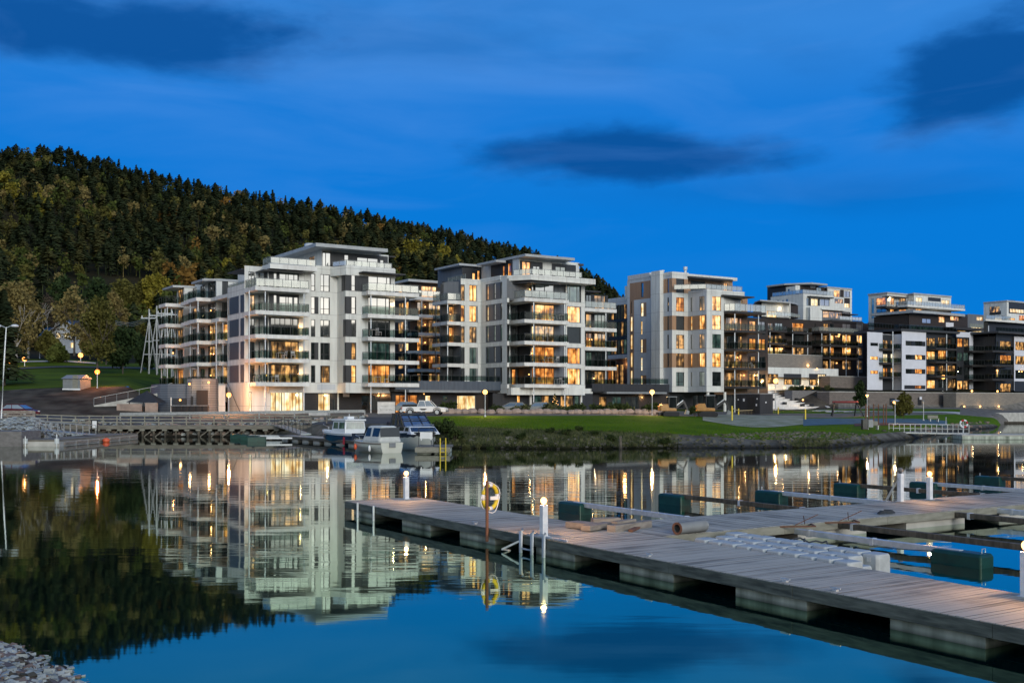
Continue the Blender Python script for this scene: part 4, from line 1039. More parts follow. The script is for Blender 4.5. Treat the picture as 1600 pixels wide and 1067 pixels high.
# stack two: projecting left
uc = U(307.5, 0.2)
for i, z in enumerate(LV[:5]):
    vv = .3 if i < 4 else .5
    o = A2.slab('balcony', [(uc, vv), (.1, vv), (.1, vv + 4.4), (uc, vv + 4.4)], z - .5, z, 'slab_white')
    A2.railing(o, [(-.1, vv + 4.3), (uc + .1, vv + 4.3), (uc + .1, vv + .1), (-.1, vv + .1)], z, 'clear')
    o = A2.slab('balcony', [(-2.3, vv + 4.5), (.1, vv + 4.5), (.1, vv + 9), (-2.3, vv + 9)], z - .52, z - .02, 'slab_white')
    A2.railing(o, [(-2.2, vv + 8.9), (-2.2, vv + 4.6)], z, 'clear')
for u_, v_ in ((uc + .3, .6), (uc + .3, 4.3)):
    m = MB(); m.tube([(u_, v_, 5), (u_, v_, 18)], .085, 8); m.build('column', A2.root, 'galv')
# stack one: far left
uc1 = A2.U(258.5, vq + .2)
for i, z in enumerate(LV[:5]):
    o = A2.slab('balcony', [(uc1, vq + .2), (uq, vq + .2), (uq, vq + 4), (uc1, vq + 4)], z - .5, z, 'slab_white')
    A2.railing(o, [(uq, vq + 3.9), (uc1 + .1, vq + 3.9), (uc1 + .1, vq + .3), (uq, vq + .3)], z, 'clear')
for u_, v_ in ((uc1 + .35, vq + .5), (uc1 + .35, vq + 3.7), (uc1 + 2.4, vq + 3.7)):
    m = MB(); m.tube([(u_, v_, 5), (u_, v_, 18)], .085, 8); m.build('column', A2.root, 'galv')
for z in LV[:4]: A2.lampspot(329, -.02, z + 1.2, 5)
A2.lampspot(270, vq + .1, 11.2, 20, .12, (1, .3, .1))
A2.done()

# ================================================================ block B: the middle block
B = Bld('apartment_block', 819.4, 149.0, 2.5, 'grey and white stepped block in the middle with many warm lit rooms')
U, V = B.U, B.V
d = 2.3; vb = d
uR2 = U(914, vb); uL0 = U(829, vb)          # recess wall start
# main right front
f = B.F(vb, uL0, uR2, 5.2, 18.5, 'grey_cladding')
lit = ['pane_orange', 'pane_lit', 'pane_dim', 'pane_lit', 'pane_sky']
for i, z in enumerate(LV[:5]):
    t = z + 2.35
    f.rp(884, 886, z - .6, t + .65, 'white_plaster'); f.rp(908, 914, z - .6, t + .65, 'white_plaster'); f.rp(886, 908, z - .6, z + .03, 'white_plaster')
    f.win(836.5, 866, z + .05, t, ('pane_orange', 'pane_orange', 'pane_dim', 'pane_lit', 'pane_sky')[i], (.5,))
    if i != 2: f.win(886.5, 906.5, z + .05, t, ('pane_lit', 'pane_orange', '', 'pane_lit', 'pane_green')[i], (.22, .78), frame='frame_grey')
    else: f.win(886, 907, z + .05, t + .1, 'pane_blind')
    f.win(831, 834.5, z + .3, t - .1, ('pane_orange', 'pane_lit', 'pane_lit', 'pane_lit', 'pane_sky')[i])
uf = uL0; vf = V(791, U(791 + 4, vb))
# recess side wall (faces left) and main left face
ub = U(790, V(790, 0) if False else vb)
uLf = U(791, vb)                              # main left face plane
vLe = V(751, uLf)
fa_ = B.L(uL0, vb, vb + 3.4, 5.2, 18.5, 'dark_cladding')
fb_ = B.F(vb + 3.4, uLf, uL0, 5.2, 21.5, 'grey_cladding')
for i, z in enumerate(LV[:5]):
    fb_.win(fb_.B.f.U(800, vb + 3.4) and 800, 806, z + .05, z + 2.2, ('pane_orange', 'pane_dark', 'pane_dark', 'pane_dark', 'pane_dark')[i]); fb_.win(811, 816, z + .05, z + 2.2, ('pane_orange', 'pane_dim', 'pane_dim', 'pane_lit', 'pane_sky')[i])
fL = B.L(uLf, vb - .2, vLe, 5.2, 21.7, 'white_plaster')
for i, z in enumerate(LV[:5]):
    t = z + 2.4; fL.rp(759, 784, z + .03, t, 'blue_cladding')
    for p in (760.2, 771.2, 781.5): fL.win(p, p + 3.2, z + .15, t - .05, ('pane_dark', 'pane_dark', 'pane_green', 'pane_sky', 'pane_sky')[i], (), .3)
# left front face (faces front at the far left)
vW = vLe; uW = U(699, vW)
fW = B.F(vW, U(720, vW), uLf, 5.2, 21.7, 'white_plaster')
for i, z in enumerate(LV[:5]):
    t = z + 2.35
    fW.win(733.5, 744.5, z + .05, t, ('pane_green', 'pane_green', 'pane_dim', 'pane_lit', 'pane_lit')[i], (.5,))
    fW.rp(744.8, 746.5 if i in (0, 1, 3) else 745.2, z, t, 'grey_cladding'); fW.rp(720, 726, z + .03, t, 'dark_cladding')
    fW.win(704 + 16, 725.5, z + .05, t, ('pane_dark', 'pane_dark', 'pane_dim', 'pane_lit', 'pane_dim')[i])
fW2 = B.F(vW + 2.2, uW, U(722, vW), 5.2, 21.0, 'dark_cladding')
for i, z in enumerate(LV[:5]): fW2.win(702, 716.5, z + .05, z + 2.3, ('pane_dark', 'pane_dark', 'pane_orange', 'pane_lit', 'pane_dim')[i], (.33, .66))
fW3 = B.L(U(720, vW), vW, vW + 2.2, 5.2, 21.5, 'grey_cladding')
vWe = V(688, uW); fWl = B.L(uW, vW + 2.2, vWe, 5.2, 21.0, 'grey_cladding')
B.core([(uLf + .3, vb + 3.7), (uL0 + .3, vb + 3.7), (uL0 + .3, vb + .3), (uR2, vb + .3), (uR2, vW + 12), (uLf, vW + 12), (uW + .3, vWe), (uW + .3, vW + 2.5), (U(720, vW) + .3, vW + 2.5), (U(720, vW) + .3, vW + .3), (uLf + .3, vW + .3)], 5.2, 18.3, 'grey_cladding')
B.core([(uLf + .3, vb + .5), (uR2 - 3, vb + .5), (uR2 - 3, vW + 10), (uLf, vW + 10), (uW + .3, vWe), (uW + .3, vW + 2.5), (U(720, vW) + .3, vW + .3), (uLf + .3, vW + .3)], 18.3, 21.3, 'grey_cladding')
# floor five front (grey wall above the top terrace)
g5 = B.F(vb + .4, uLf, uR2, 18.5, 21.0, 'grey_cladding')
g5.win(836.5, 866, 18.55, 20.7, 'pane_sky', (.5,)); g5.win(885, 907, 18.55, 20.8, 'pane_green', (.25, .75)); g5.win(827, 832, 18.6, 20.6, 'pane_lit')
g5.rp(907, 914, 18.5, 21.0, 'grey_cladding')
o = B.slab('terrace', [(U(830, 0), 0), (uR2 + .2, 0), (uR2 + .2, 6), (uLf, 6), (uLf, V(806, U(830, 0)))], 21.0, 21.75, 'white_plaster')
B.railing(o, [(U(813, 1), V(813, U(830, 0))), (U(831, .1), .1), (U(909, .1), .1)], 21.75, 'frost', .85)
B.slab('canopy', [(U(828, -.2) , -.2), (U(877, -.2), -.2), (U(877, -.2), 2), (uLf + 1, 3.4), (U(806, 2), 2.4)], 20.6, 20.75, 'dark_roof')
# band round the sixth floor, left side
B.cbox(uLf - .05, vb + 1.5, uLf + 2, vLe + .1, 21.2, 21.8, 'white_plaster')
o = B.slab('terrace', [(U(727, vW), vW - .05), (uLf + 1, vW - .05), (uLf + 1, vW + 8), (U(727, vW), V(698, U(727, vW)))], 20.9, 21.6, 'white_plaster')
B.railing(o, [(U(727, vW) + .1, V(699, U(727, vW))), (U(727, vW) + .1, vW + .1)], 21.6, 'frost', .8)
# penthouse: pieces seen from the left as V faces
uP = U(811, 3.0)
p1 = B.F(3.0, uP, U(905, 3.0), 21.7, 24.4, 'white_plaster'); p1.rp(812, 900, 21.8, 24.0, 'dark_cladding')
p1.win(816, 829, 21.8, 23.9, 'pane_lit', (.5,)); p1.win(868, 884, 21.8, 23.6, 'pane_green', (.5,)); p1.rp(848, 862, 21.7, 24.0, 'white_plaster'); p1.win(833, 844, 21.8, 23.4, 'pane_sky', (.5,))
p2 = B.L(uP, 3.0, V(752, uP), 21.7, 24.4, 'dark_cladding'); p2.rect(3.0, V(801, uP), 21.7, 24.4, 'cool_shade_plaster'); p2.rp(752, 767, 21.7, 24.4, 'cool_shade_plaster')
p2.win(793, 798.5, 21.8, 23.9, 'pane_orange'); p2.win(785, 789, 21.8, 23.7, 'pane_orange')
p3 = B.F(V(752, uP), U(722, V(752, uP)), uP, 21.6, 23.9, 'dark_cladding'); p3.win(746, 750, 21.7, 23.6, 'pane_lit'); p3.win(738, 743, 21.7, 23.2, 'pane_lit')
B.core([(uP + .3, 3.3), (U(905, 3), 3.3), (U(905, 3), 16), (U(722, V(752, uP)) + .3, V(752, uP) + 8), (U(722, V(752, uP)) + .3, V(752, uP) + .3), (uP + .3, V(752, uP) + .3)], 21.6, 24.2, 'grey_cladding')
B.slab('roof', [(uP - .3, .9), (U(898, .9), .9), (U(898, .9), 14), (uP - .3, 14)], 24.35, 24.7, 'roof_edge')
B.slab('roof', [(U(903, 3), 3), (U(912, 3), 3), (U(912, 3), 12), (U(903, 3), 12)], 24.0, 24.3, 'dark_roof')
B.slab('roof', [(uP - 2.0, 6), (uP - .3, 6), (uP - .3, V(763, uP)), (uP - 2.0, V(763, uP))], 24.0, 24.3, 'roof_edge')
B.slab('roof', [(U(720, V(752, uP)) - .6, V(752, uP) - .6), (uP - .3, V(752, uP) - .6), (uP - .3, V(752, uP) + 7), (U(720, V(752, uP)) - .6, V(752, uP) + 7)], 24.1, 24.4, 'roof_edge')
# balconies
for i, z in enumerate(LV[:5]):
    st = 'frost' if i == 4 else 'clear'
    o = B.slab('balcony', [(0, 0), (U(889, 0), 0), (U(889, 0), vb + .1), (uL0 + .2, vb + .1), (uL0 + .2, vb + 3.5), (0, vb + 3.5)], z - .5, z, 'slab_white')
    B.railing(o, [(.1, V(792, 0)), (.1, .1), (U(889, 0) - .1, .1)] if i == 4 else [(.1, V(792, 0)), (.1, .1), (U(889, 0) - .1, .1), (U(889, 0) - .1, vb)], z, st)
    B.cbox(uLf - .04, vb - .3, uLf + .3, vLe, z - .6, z, 'white_plaster'); B.cbox(U(720, vW), vW - .04, uLf, vW + .3, z - .6, z + .01, 'white_plaster')
    B.cbox(U(884, vb), vb - .05, uR2 + .02, vb + .3, z - .6, z + .005, 'white_plaster')
    # left stack
    u0 = U(699, vW); o = B.slab('balcony', [(u0, vW), (U(726, vW), vW), (U(726, vW), vW + 2.3), (u0, V(675.5, u0))], z - .5, z - .005, 'slab_white')
    if i > 0: B.railing(o, [(u0 + .1, V(676, u0)), (u0 + .1, vW + .1), (U(720, vW), vW + .1)], z, st)
    # right stack, set back
    vS = 8.5; uA = U(914.5, vS)
    o = B.slab('balcony', [(uR2 + .05, vS), (U(963.5, vS), vS), (U(963.5, vS), vS + 3), (uR2 + .05, vS + 3)], z - .55, z, 'slab_white')
    B.railing(o, [(uR2 + .1, vS + .1), (U(963, vS), vS + .1), (U(963, vS), vS + 2.9)], z, st)
fR = B.F(vS + 2.6, uR2, U(950, vS + 2.6), 5.2, 20.9, 'dark_cladding')
for i, z in enumerate(LV[:5]):
    fR.win(916, 925, z + .05, z + 2.3, ('pane_dark', 'pane_green', 'pane_orange', 'pane_dim', 'pane_dark')[i], (.5,)); fR.win(929, 946, z + .05, z + 2.3, ('pane_dim', 'pane_dark', 'pane_dim', 'pane_green', 'pane_dim')[i], (.33, .66))
B.core([(uR2, vS + 2.9), (U(950, vS + 2.6), vS + 2.9), (U(950, vS + 2.6), vS + 14), (uR2, vS + 14)], 5.2, 20.8, 'grey_cladding')
B.slab('roof', [(uR2, vS - .2), (U(938, vS), vS - .2), (U(938, vS), vS + 12), (uR2, vS + 12)], 20.95, 21.15, 'dark_roof')
for px, v in ((833.8, .35), (796.5, 4.5), (882.3, .35), (946.5, vS + .3)): B.column(px, v, 2.4, 18.0)
for u_, v_ in ((U(701, vW), vW + .3),):
    m = MB(); m.tube([(u_, v_, 6.5), (u_, v_, 18)], .085, 8); m.build('column', B.root, 'galv')
m = MB(); uu = U(699, vW) + .3; m.tube([(uu, V(680, uu), 6.5), (uu, V(680, uu), 18)], .085, 8); m.build('column', B.root, 'rail_dark')
# ground storey
B.cbox(U(799, 1.2), 1.2, U(914, 1.2), vb + .1, 5.0, 6.0, 'white_plaster'); B.cbox(U(914, 4), 4, U(926, 4), 6, 5.05, 6.0, 'white_plaster')
gg = B.F(3.2, U(770, 3.2), U(926, 3.2), 2.4, 5.1, 'dark_cladding')
gg.win(808, 813, 3.3, 4.9, 'pane_lit'); gg.win(835, 846, 2.7, 4.9, 'pane_green'); gg.win(846.5, 858, 2.7, 4.9, 'pane_dim'); gg.win(859, 868, 2.7, 4.9, 'pane_dark'); gg.win(876, 896, 2.7, 4.9, 'pane_dim', (.4, .7)); gg.win(898, 905, 2.7, 4.9, 'pane_green')
B.core([(U(770, 3.5), 3.5), (U(926, 3.5), 3.5), (U(926, 3.5), 20), (U(770, 3.5) + 2, 20)], 2.4, 5.25, 'dark_cladding')
for px, mt in ((829, 'white_plaster'), (866.5, 'white_plaster'), (908, 'white_plaster')): B.column(px, 2.2, 2.4, 5.1, .17, mt)
for z, p in ((18.5, 827), (9.5, 830.5), (6.5, 826)): B.lampspot(p, vb, z + 1.4, 12)
for z in (12.5, 15.5, 18.5): B.lampspot(703.5, vW + 2.2, z + 1.2, 10)
B.lampspot(924, vS + 2.6, 13.8, 14); B.lampspot(927.5, vS + 2.6, 7.7, 22, .12, (1, .75, .45))
B.done()

# ================================================================ podium wings between the blocks
P1 = Bld('podium_building', 640, 143.5, 2.5, 'long low dark podium with a roof terrace between the two white blocks', 'building')
U, V = P1.U, P1.V
p = P1.F(0, U(618, 0), U(790, 0), 5.65, 6.85, 'blue_cladding'); q = P1.F(1.3, U(612, 1.3), U(800, 1.3), 2.4, 5.4, 'dark_brick')
P1.cbox(U(618, 0), .3, U(790, .3), 9, 5.4, 6.8, 'dark_cladding'); P1.cbox(U(612, 1.3), 1.6, U(800, 1.6), 9, 2.4, 5.4, 'dark_cladding')
P1.slab('eave', [(U(639, -.5), -.5), (U(752, -.5), -.5), (U(752, -.5), 1.4), (U(639, -.5), 1.4)], 5.3, 5.62, 'frame_grey')
q.win(618, 636, 2.6, 4.95, 'pane_orange', (.4,)); q.win(637, 652.5, 2.6, 4.95, 'pane_orange'); q.win(664.5, 673, 2.6, 4.9, 'pane_bright'); q.win(692, 700, 4.2, 4.9, 'pane_green')
q.win(714, 743, 2.6, 4.9, 'pane_bright', (.5,), frame='frame_grey'); q.rp(744, 765, 2.4, 4.9, 'brown_cladding'); q.win(771, 779, 3.3, 4.8, 'pane_green')
P1.railing(P1.root, [(U(645, .3), .3), (U(786, .3), .3)], 6.85, 'clear', .8)
P1.lampspot(662, 1.3, 5.1, 3, .06)
P1.done()
P2 = Bld('podium_building', 955, 162, 2.5, 'low dark podium with a railed roof terrace left of the white and tan block', 'building')
U, V = P2.U, P2.V
p = P2.F(0, U(925, 0), U(1046, 0), 5.6, 6.75, 'dark_cladding'); q = P2.F(1.5, U(920, 1.5), U(1046, 1.5), 2.4, 5.3, 'dark_brick')
P2.cbox(U(925, 0), .3, U(1046, 0) - .02, 9, 5.4, 6.7, 'dark_cladding'); P2.cbox(U(920, 1.8), 1.8, U(1046, 1.8) - .02, 9, 2.4, 5.4, 'dark_cladding')
P2.slab('eave', [(U(948, -.5), -.5), (U(1042, -.5), -.5), (U(1042, -.5), 1.6), (U(948, -.5), 1.6)], 5.25, 5.55, 'frame_grey')
q.win(936, 948, 2.7, 4.8, 'pane_dim'); q.win(957, 971, 2.7, 4.8, 'pane_green', (.5,)); q.win(977, 998, 2.7, 4.8, 'pane_sky', (.5,)); q.rp(999, 1046, 2.4, 5.3, 'brown_cladding')
P2.railing(P2.root, [(U(986, .3), .3), (U(1044, .3), .3)], 6.75, 'clear', .9)
P2.lampspot(1003, 1.5, 4.7, 40, .07, (1, .6, .25), .15)
P2.done()

# ================================================================ middle block M, seen between A and B
Mb = Bld('apartment_block', 645, 180, 3, 'brown lit block set back in the gap between the two large white blocks')
U, V = Mb.U, Mb.V
m0 = Mb.F(0, U(640, 0), U(706, 0), 4, 24.0, 'brown_cladding'); ml = Mb.L(U(640, 0), 0, 12, 4, 24.0, 'brown_cladding')
for i, z in enumerate(LV):
    kk = ['pane_dim', 'pane_orange', 'pane_lit', 'pane_dim', 'pane_dim', 'pane_lit'][i]
    if i == 5: m0.win(658, 682, z + .1, z + 2.0, 'pane_lit', (.5,)); m0.win(691, 700, z + .1, z + 2.0, 'pane_lit')
    else:
        m0.win(652, 658, z + .1, z + 2.3, kk); m0.win(670, 693, z + .1, z + 2.3, ('pane_dim', 'pane_orange', 'pane_dim', 'pane_dim', 'pane_dim')[i], (.3, .6))
    ml.win(622, 630, z + .1, z + 2.3, 'pane_dim'); ml.win(632, 638, z + .1, z + 2.3, 'pane_lit' if i in (2, 4) else 'pane_dark')
    if i < 5 and i > 0:
        o = Mb.slab('balcony', [(U(655 - 8 * (i % 2), -2.4), -2.4), (U(705, -2.4), -2.4), (U(705, -2.4), .1), (U(640, 0), .1), (U(640, -1), -.2)], z - .5, z, 'slab_white')
        Mb.railing(o, [(U(656 - 8 * (i % 2), -2.3), -2.3), (U(704, -2.3), -2.3)], z, 'clear')
        Mb.lampspot(664, -.02, z + 1.5, 40, .1, (1, .5, .18), .2)
Mb.core([(U(640, 0) + .3, .3), (U(706, 0), .3), (U(706, 0), 14), (U(640, 0) + .3, 14)], 4, 24, 'brown_cladding')
Mb.core([(U(640, 0) + .3, 12), (U(640, 0) - 4, 14), (U(640, 0), 18)], 4, 24, 'brown_cladding')
Mb.slab('roof', [(U(638, -1.2), -1.2), (U(707, -1.2), -1.2), (U(707, -1.2), 14), (U(638, -1.2), 14)], 24.0, 24.4, 'roof_edge')
o = Mb.slab('terrace', [(U(648, -2), -2), (U(706, -2), -2), (U(706, -2), .1), (U(640, 0), .1)], 20.95, 21.5, 'slab_white')
Mb.railing(o, [(U(650, -1.9), -1.9), (U(704, -1.9), -1.9)], 21.5, 'frost')
for px in (659, 682): Mb.column(px, -2.1, 5, 21)
for px in (688, 699):
    m = MB(); m.lathe([(.25, 0), (.25, .9), (.32, 1.0)], 8, (U(px, 5), 5, 24.4)); m.build('roof_vent', Mb.root, 'galv')
Mb.done()

# ================================================================ block C: white and tan block
C = Bld('apartment_block', 1050, 172, 2.5, 'white block with tan panels between windows, right of the middle block')
U, V = C.U, C.V
uA = U(1075, 0); vA = V(1104, uA); uB = U(1131, vA)
L0 = 5.6
cl = C.L(0, 0, V(1023, 0), L0, 24.4, 'cool_shade_plaster'); cf = C.F(0, 0, uA, L0, 24.4, 'white_plaster'); cs = C.L(uA, vA, 0, L0, 21.9, 'cool_shade_plaster'); cr_ = C.F(vA, uA, uB, L0, 21.9, 'white_plaster')
for i, z in enumerate(LV):
    t = z + 2.3; tan_ = i in (1, 3, 5)
    if tan_:
        for fc, a, b in ((cl, 1029.5, 1049.9), (cf, 1050, 1075), (cs, 1075, 1103.9)):
            if i == 5 and fc is cs: continue
            fc.rp(a, b, z + .04, t + .02, 'tan_cladding')
    if i < 5 or True:
        cl.win(1030.2, 1034, z + .05, t, 'pane_dark' if i else 'pane_green') if i != 4 else None
        if i > 0: cl.win(1042.5, 1045, z + .05, t, 'pane_dark', (), .3)
    cf.win(1056.5, 1069, z + .05, t, ('pane_green', 'pane_dim', 'pane_dim', 'pane_blind', 'pane_orange', 'pane_blind')[i], (.35,) if i not in (3, 5) else (), .3 if i not in (3, 5) else None)
    if i < 5:
        cs.win(1079, 1081.5, z + .05, t, ('pane_dark', 'pane_lit', 'pane_dark', 'pane_lit', 'pane_dark')[i])
        cs.win(1092.5, 1101, z + .05, t, ('pane_green', 'pane_lit', 'pane_dim', 'pane_lit', 'pane_dim')[i], (.4,))
        cr_.win(1113, 1126.5, z + .05, t, ('pane_dark', 'pane_lit', 'pane_green', 'pane_lit', 'pane_lit')[i], (.35,) if i in (1, 3, 4) else (), .3)
# balcony part to the right
vC = vA + 2.2; uC2 = U(1168, vC)
c2 = C.F(vC, uB, uC2, 5.2, 21.3, 'tan_cladding'); c3 = C.F(vC + 3.5, uC2, U(1200, vC + 3.5), 5.2, 18.4, 'brown_cladding')
for i, z in enumerate(LV[:5]):
    t = z + 2.3
    c2.win(1135, 1153.5, z + .05, t, ('pane_dim', 'pane_dim', 'pane_dark', 'pane_dim', 'pane_bright')[i], (.5,)); c2.win(1156, 1159.5, z + .05, t, ('pane_dim', 'pane_lit', 'pane_dim', 'pane_orange', 'pane_bright')[i])
    if i < 4: c3.win(1171, 1181, z + .05, t, ('pane_dim', 'pane_dim', 'pane_orange', 'pane_lit')[i], (.5,)); c3.win(1184, 1196, z + .05, t, ('pane_dark', 'pane_dark', 'pane_orange', 'pane_dark')[i], (.5,))
    o = C.slab('balcony', [(uB + .05, vA - .1), (U(1149, vA - 1.6), vA - 1.6), (U(1197, vA - 1.6), vA - 1.6), (U(1197, vA - 1.6), vC + 4), (uB + .05, vC + .1)], z - .35, z, 'dark_slab')
    C.railing(o, [(uB + .1, vA), (U(1149, vA - 1.6), vA - 1.5), (U(1196.5, vA - 1.5), vA - 1.5)], z, 'frost' if i == 4 else 'clear', 1.25 if i == 4 else 1.05)
for px in (1148, 1185): C.column(px, vA - 1.2, 2.4, 18.2)
C.lampspot(1162, vC, 8.2 + .2, 14); C.lampspot(1183, vC + 3.5, 8.6, 40, .16, (1, .6, .25)); C.lampspot(1152, vC, 11.3, 14)
# pilaster and left face
vp = V(1023, 0); C.cbox(-.75, V(1031, -.75), 0, vp, L0, 25.2, 'white_plaster')
ul = -.25; vl = V(980, ul)
c4 = C.L(ul, vp, vl, L0, 24.4, 'cool_shade_plaster'); c4.rp(984, 1016.5, 21.0, 23.9, 'tan_cladding'); c4.rp(984, 990.5, 6.3, 21.0, 'tan_cladding')
for z in LV[:4]: c4.win(985.2, 988, z + .35, z + 2.75, 'pane_bright', frame='tan_cladding', t=.03)
c4.win(985.2, 987, 18.8, 20.8, 'pane_dark')
for i, z in enumerate(LV[:5]):
    if i % 2 == 0: c4.rp(1001.5, 1010, z - .4, z + 1.9, 'tan_cladding')
    c4.win(1001, 1005.5 if i == 4 else 1003.8, z - .35, z + 1.85, 'pane_bright', (), .35, t=.05)
c4.win(1001.5, 1005.5, 21.3, 23.7, 'pane_dark', (), .3)
C.core([(.3, .3), (uA + .3, .3), (uA + .3, vA + .3), (uB - .01, vA + .3), (uB - .01, vC + .3), (uC2 - .01, vC + .3), (uC2 - .01, vC + 3.8), (U(1200, vC + 3.5), vC + 3.8), (U(1200, vC + 3.5), vC + 14), (ul + .3, vl), (ul + .3, vp - .2), (.3, vp - .2)], L0, 18.3, 'white_plaster')
C.core([(.3, .3), (uA + .3, .3), (uA + .3, vA + .3), (uB - .01, vA + .3), (uC2 - .5, vC + .4), (uC2 - .5, vl), (.05, vl), (.05, vp - .2), (.3, vp - .2)], 18.3, 21.4, 'white_plaster')
uT2 = U(1142, 2.0)
c5 = C.F(1.6, uA - .3, uT2, 21.5, 24.3, 'tan_cladding'); c5.win(1079, 1102, 21.7, 23.9, 'pane_blind'); c5.win(1109, 1127, 21.9, 23.6, 'pane_blind'); c5.win(1131, 1137, 21.6, 23.9, 'pane_lit', (.5,))
C.core([(.3, .3), (uA - .1, .3), (uA - .1, 1.9), (uT2 - .01, 1.9), (uT2 - .01, vl - 1), (.05, vl - 1), (.05, vp - .2), (.3, vp - .2)], 21.4, 24.3, 'white_plaster')
C.slab('roof', [(-.05, -.05), (uA + .1, -.05), (uA + .1, .8), (uT2 + .3, .8), (uT2 + .3, vl - 1), (-.05, vl - 1)], 24.35, 24.85, 'white_plaster')
C.slab('canopy', [(U(1078, -.6), -.6), (U(1145, -.6), -.6), (U(1145, -.6), 2), (U(1078, -.6), 2)], 24.05, 24.3, 'dark_roof')
C.cbox(-.3, vp + 1, 2, vl - .2, 24.4, 25.2, 'cool_shade_plaster')
o = C.slab('terrace', [(uA + .02, vA - .05), (U(1163, vA), vA - .05), (U(1163, vA), 2), (uA + .02, 2)], 21.2, 21.85, 'white_plaster')
C.railing(o, [(U(1078, vA) , -.6), (U(1104, vA), vA + .1), (U(1160, vA), vA + .1)], 21.85, 'frost', .85)
C.slab('canopy', [(U(1131, vA - .8), vA - .8), (U(1179, vA - .8), vA - .8), (U(1179, vA - .8), vC + 1), (U(1131, vA), vC + 1)], 20.9, 21.1, 'dark_roof')
for px, h_, r in ((1071, 1.6, .28), (1035, .7, .3), (1074, .5, .2)):
    m = MB(); m.lathe([(r, 0), (r * .8, h_ * .6), (r * 1.25, h_ * .75), (r * 1.25, h_)], 10, (U(px, 4), 4, 24.85)); m.build('roof_vent', C.root, 'galv')
# ground storey and pilotis
cg = C.F(1.6, U(1046, 1.6), U(1150, 1.6), 2.4, 5.6, 'dark_cladding')
cg.win(1056, 1060, 3.0, 5.0, 'pane_dark'); cg.win(1061, 1068, 3.0, 5.0, 'pane_dark'); cg.win(1083, 1100, 2.8, 5.1, 'pane_dark', (.5,)); cg.win(1121, 1130, 2.8, 5.1, 'pane_dark', (.5,)); cg.win(1137, 1146, 2.8, 5.1, 'pane_sky', (.3, .6))
C.core([(U(1046, 1.9), 1.9), (U(1150, 1.9), 1.9), (U(1150, 1.9), 14), (U(1046, 1.9), 14)], 2.4, 5.65, 'dark_cladding')
for px in (1106, 1132.5): C.column(px, vA + .4, 2.4, L0, .24, 'white_plaster')
# glazed link block on the left, on an orange-lit undercroft
uk = 3.2; vk0 = vl; vk1 = V(948, uk)
ck = C.L(uk, V(982, uk), vk1, 11.6, 22.3, 'cool_shade_plaster')
ck.rp(949, 980, 12.3, 20.9, 'dark_cladding')
for z in (12.4, 15.5, 18.5):
    for p in range(6): ck.win(949.5 + p * 5, 953.8 + p * 5, z, z + 2.5, random.Random(int(z) + p).choice(('pane_dim', 'pane_dark', 'pane_dim', 'pane_green')), t=.05)
C.core([(uk + .3, V(984, uk)), (uk + 8, V(984, uk)), (uk + 8, vk1), (uk + .3, vk1)], 11.6, 22.2, 'cool_shade_plaster')
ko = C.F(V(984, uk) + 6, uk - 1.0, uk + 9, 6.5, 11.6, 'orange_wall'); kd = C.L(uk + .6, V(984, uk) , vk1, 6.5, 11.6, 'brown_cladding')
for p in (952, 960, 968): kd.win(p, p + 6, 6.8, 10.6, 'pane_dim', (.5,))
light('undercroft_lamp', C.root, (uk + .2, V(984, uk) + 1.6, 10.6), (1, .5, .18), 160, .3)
C.cbox(.05, vl - 1, 3, vl + 1, 21.3, 23.6, 'white_plaster')
C.done()
# ================================================================ right-hand terraces
def far_lights(B, fac, pts, power=10, r=.12):
    for px, py in pts: B.lampspot(px, fac.b, fac.z(px, py), power, r)
# ---- block D, dark brown with white upper storeys
D = Bld('apartment_block', 1255, 262, 10, 'dark brown terraced block with stepped white upper storeys on the rise')
U, V = D.U, D.V
RD = random.Random(5)
w1 = D.F(0, 0, U(1297, 0), 23.6, 30.4, 'white_plaster'); w2 = D.F(2.5, U(1293, 2.5), U(1331, 2.5), 23.6, 32.6, 'white_plaster'); wl = D.L(0, 0, V(1204, 0), 22.5, 30.4, 'white_plaster')
wl.wp(1214, 469, 1217, 478, 'pane_dark'); wl.wp(1222, 469, 1224.5, 474, 'pane_dark'); wl.wp(1228, 467.5, 1231, 479, 'pane_dark')
w1.wp(1260, 466, 1264, 478, 'pane_green'); w1.wp(1267.5, 467, 1278, 478, 'pane_bright', (.5,)); w1.wp(1281.5, 468, 1296, 478, 'pane_sky', (.5,)); w1.wp(1260, 480, 1264.5, 497, 'pane_green')
w1.rpp(1264, 466, 1267, 478, 'dark_cladding'); w1.rpp(1278, 467, 1281, 478, 'dark_cladding')
w2.wp(1303, 454, 1312, 464, 'pane_lit', (.5,)); w2.wp(1319, 455, 1328, 464.5, 'pane_sky', (.4,)); w2.rpp(1312.5, 453, 1318.5, 464.5, 'brown_cladding'); w2.rpp(1319, 466, 1328, 474, 'brown_cladding'); w2.wp(1319, 474, 1328, 481, 'pane_bright', (.4,))
w2.wp(1304, 467, 1317, 474, 'pane_dim')
D.core([(.3, .3), (U(1297, 0) - .01, .3), (U(1297, 0) - .01, 2.8), (U(1331, 2.5) - .01, 2.8), (U(1331, 2.5), 12), (.3, V(1204, 0))], 23, 30.3, 'white_plaster')
D.core([(U(1293, 2.8), 2.8), (U(1331, 2.5) - .01, 2.8), (U(1331, 2.5), 12), (U(1293, 2.8), 12)], 30, 32.6, 'white_plaster')
t1 = D.F(3.2, U(1243, 3.2), U(1297, 3.2), 30.4, 32.9, 'brown_cladding'); t1.wp(1276, 449.5, 1284, 455.5, 'pane_green', (.5,)); t1.wp(1292, 452, 1300, 459, 'pane_sky'); t1.rpp(1243, 446, 1250, 458, 'white_plaster'); t1.rpp(1266, 445, 1274, 450, 'cool_shade_plaster')
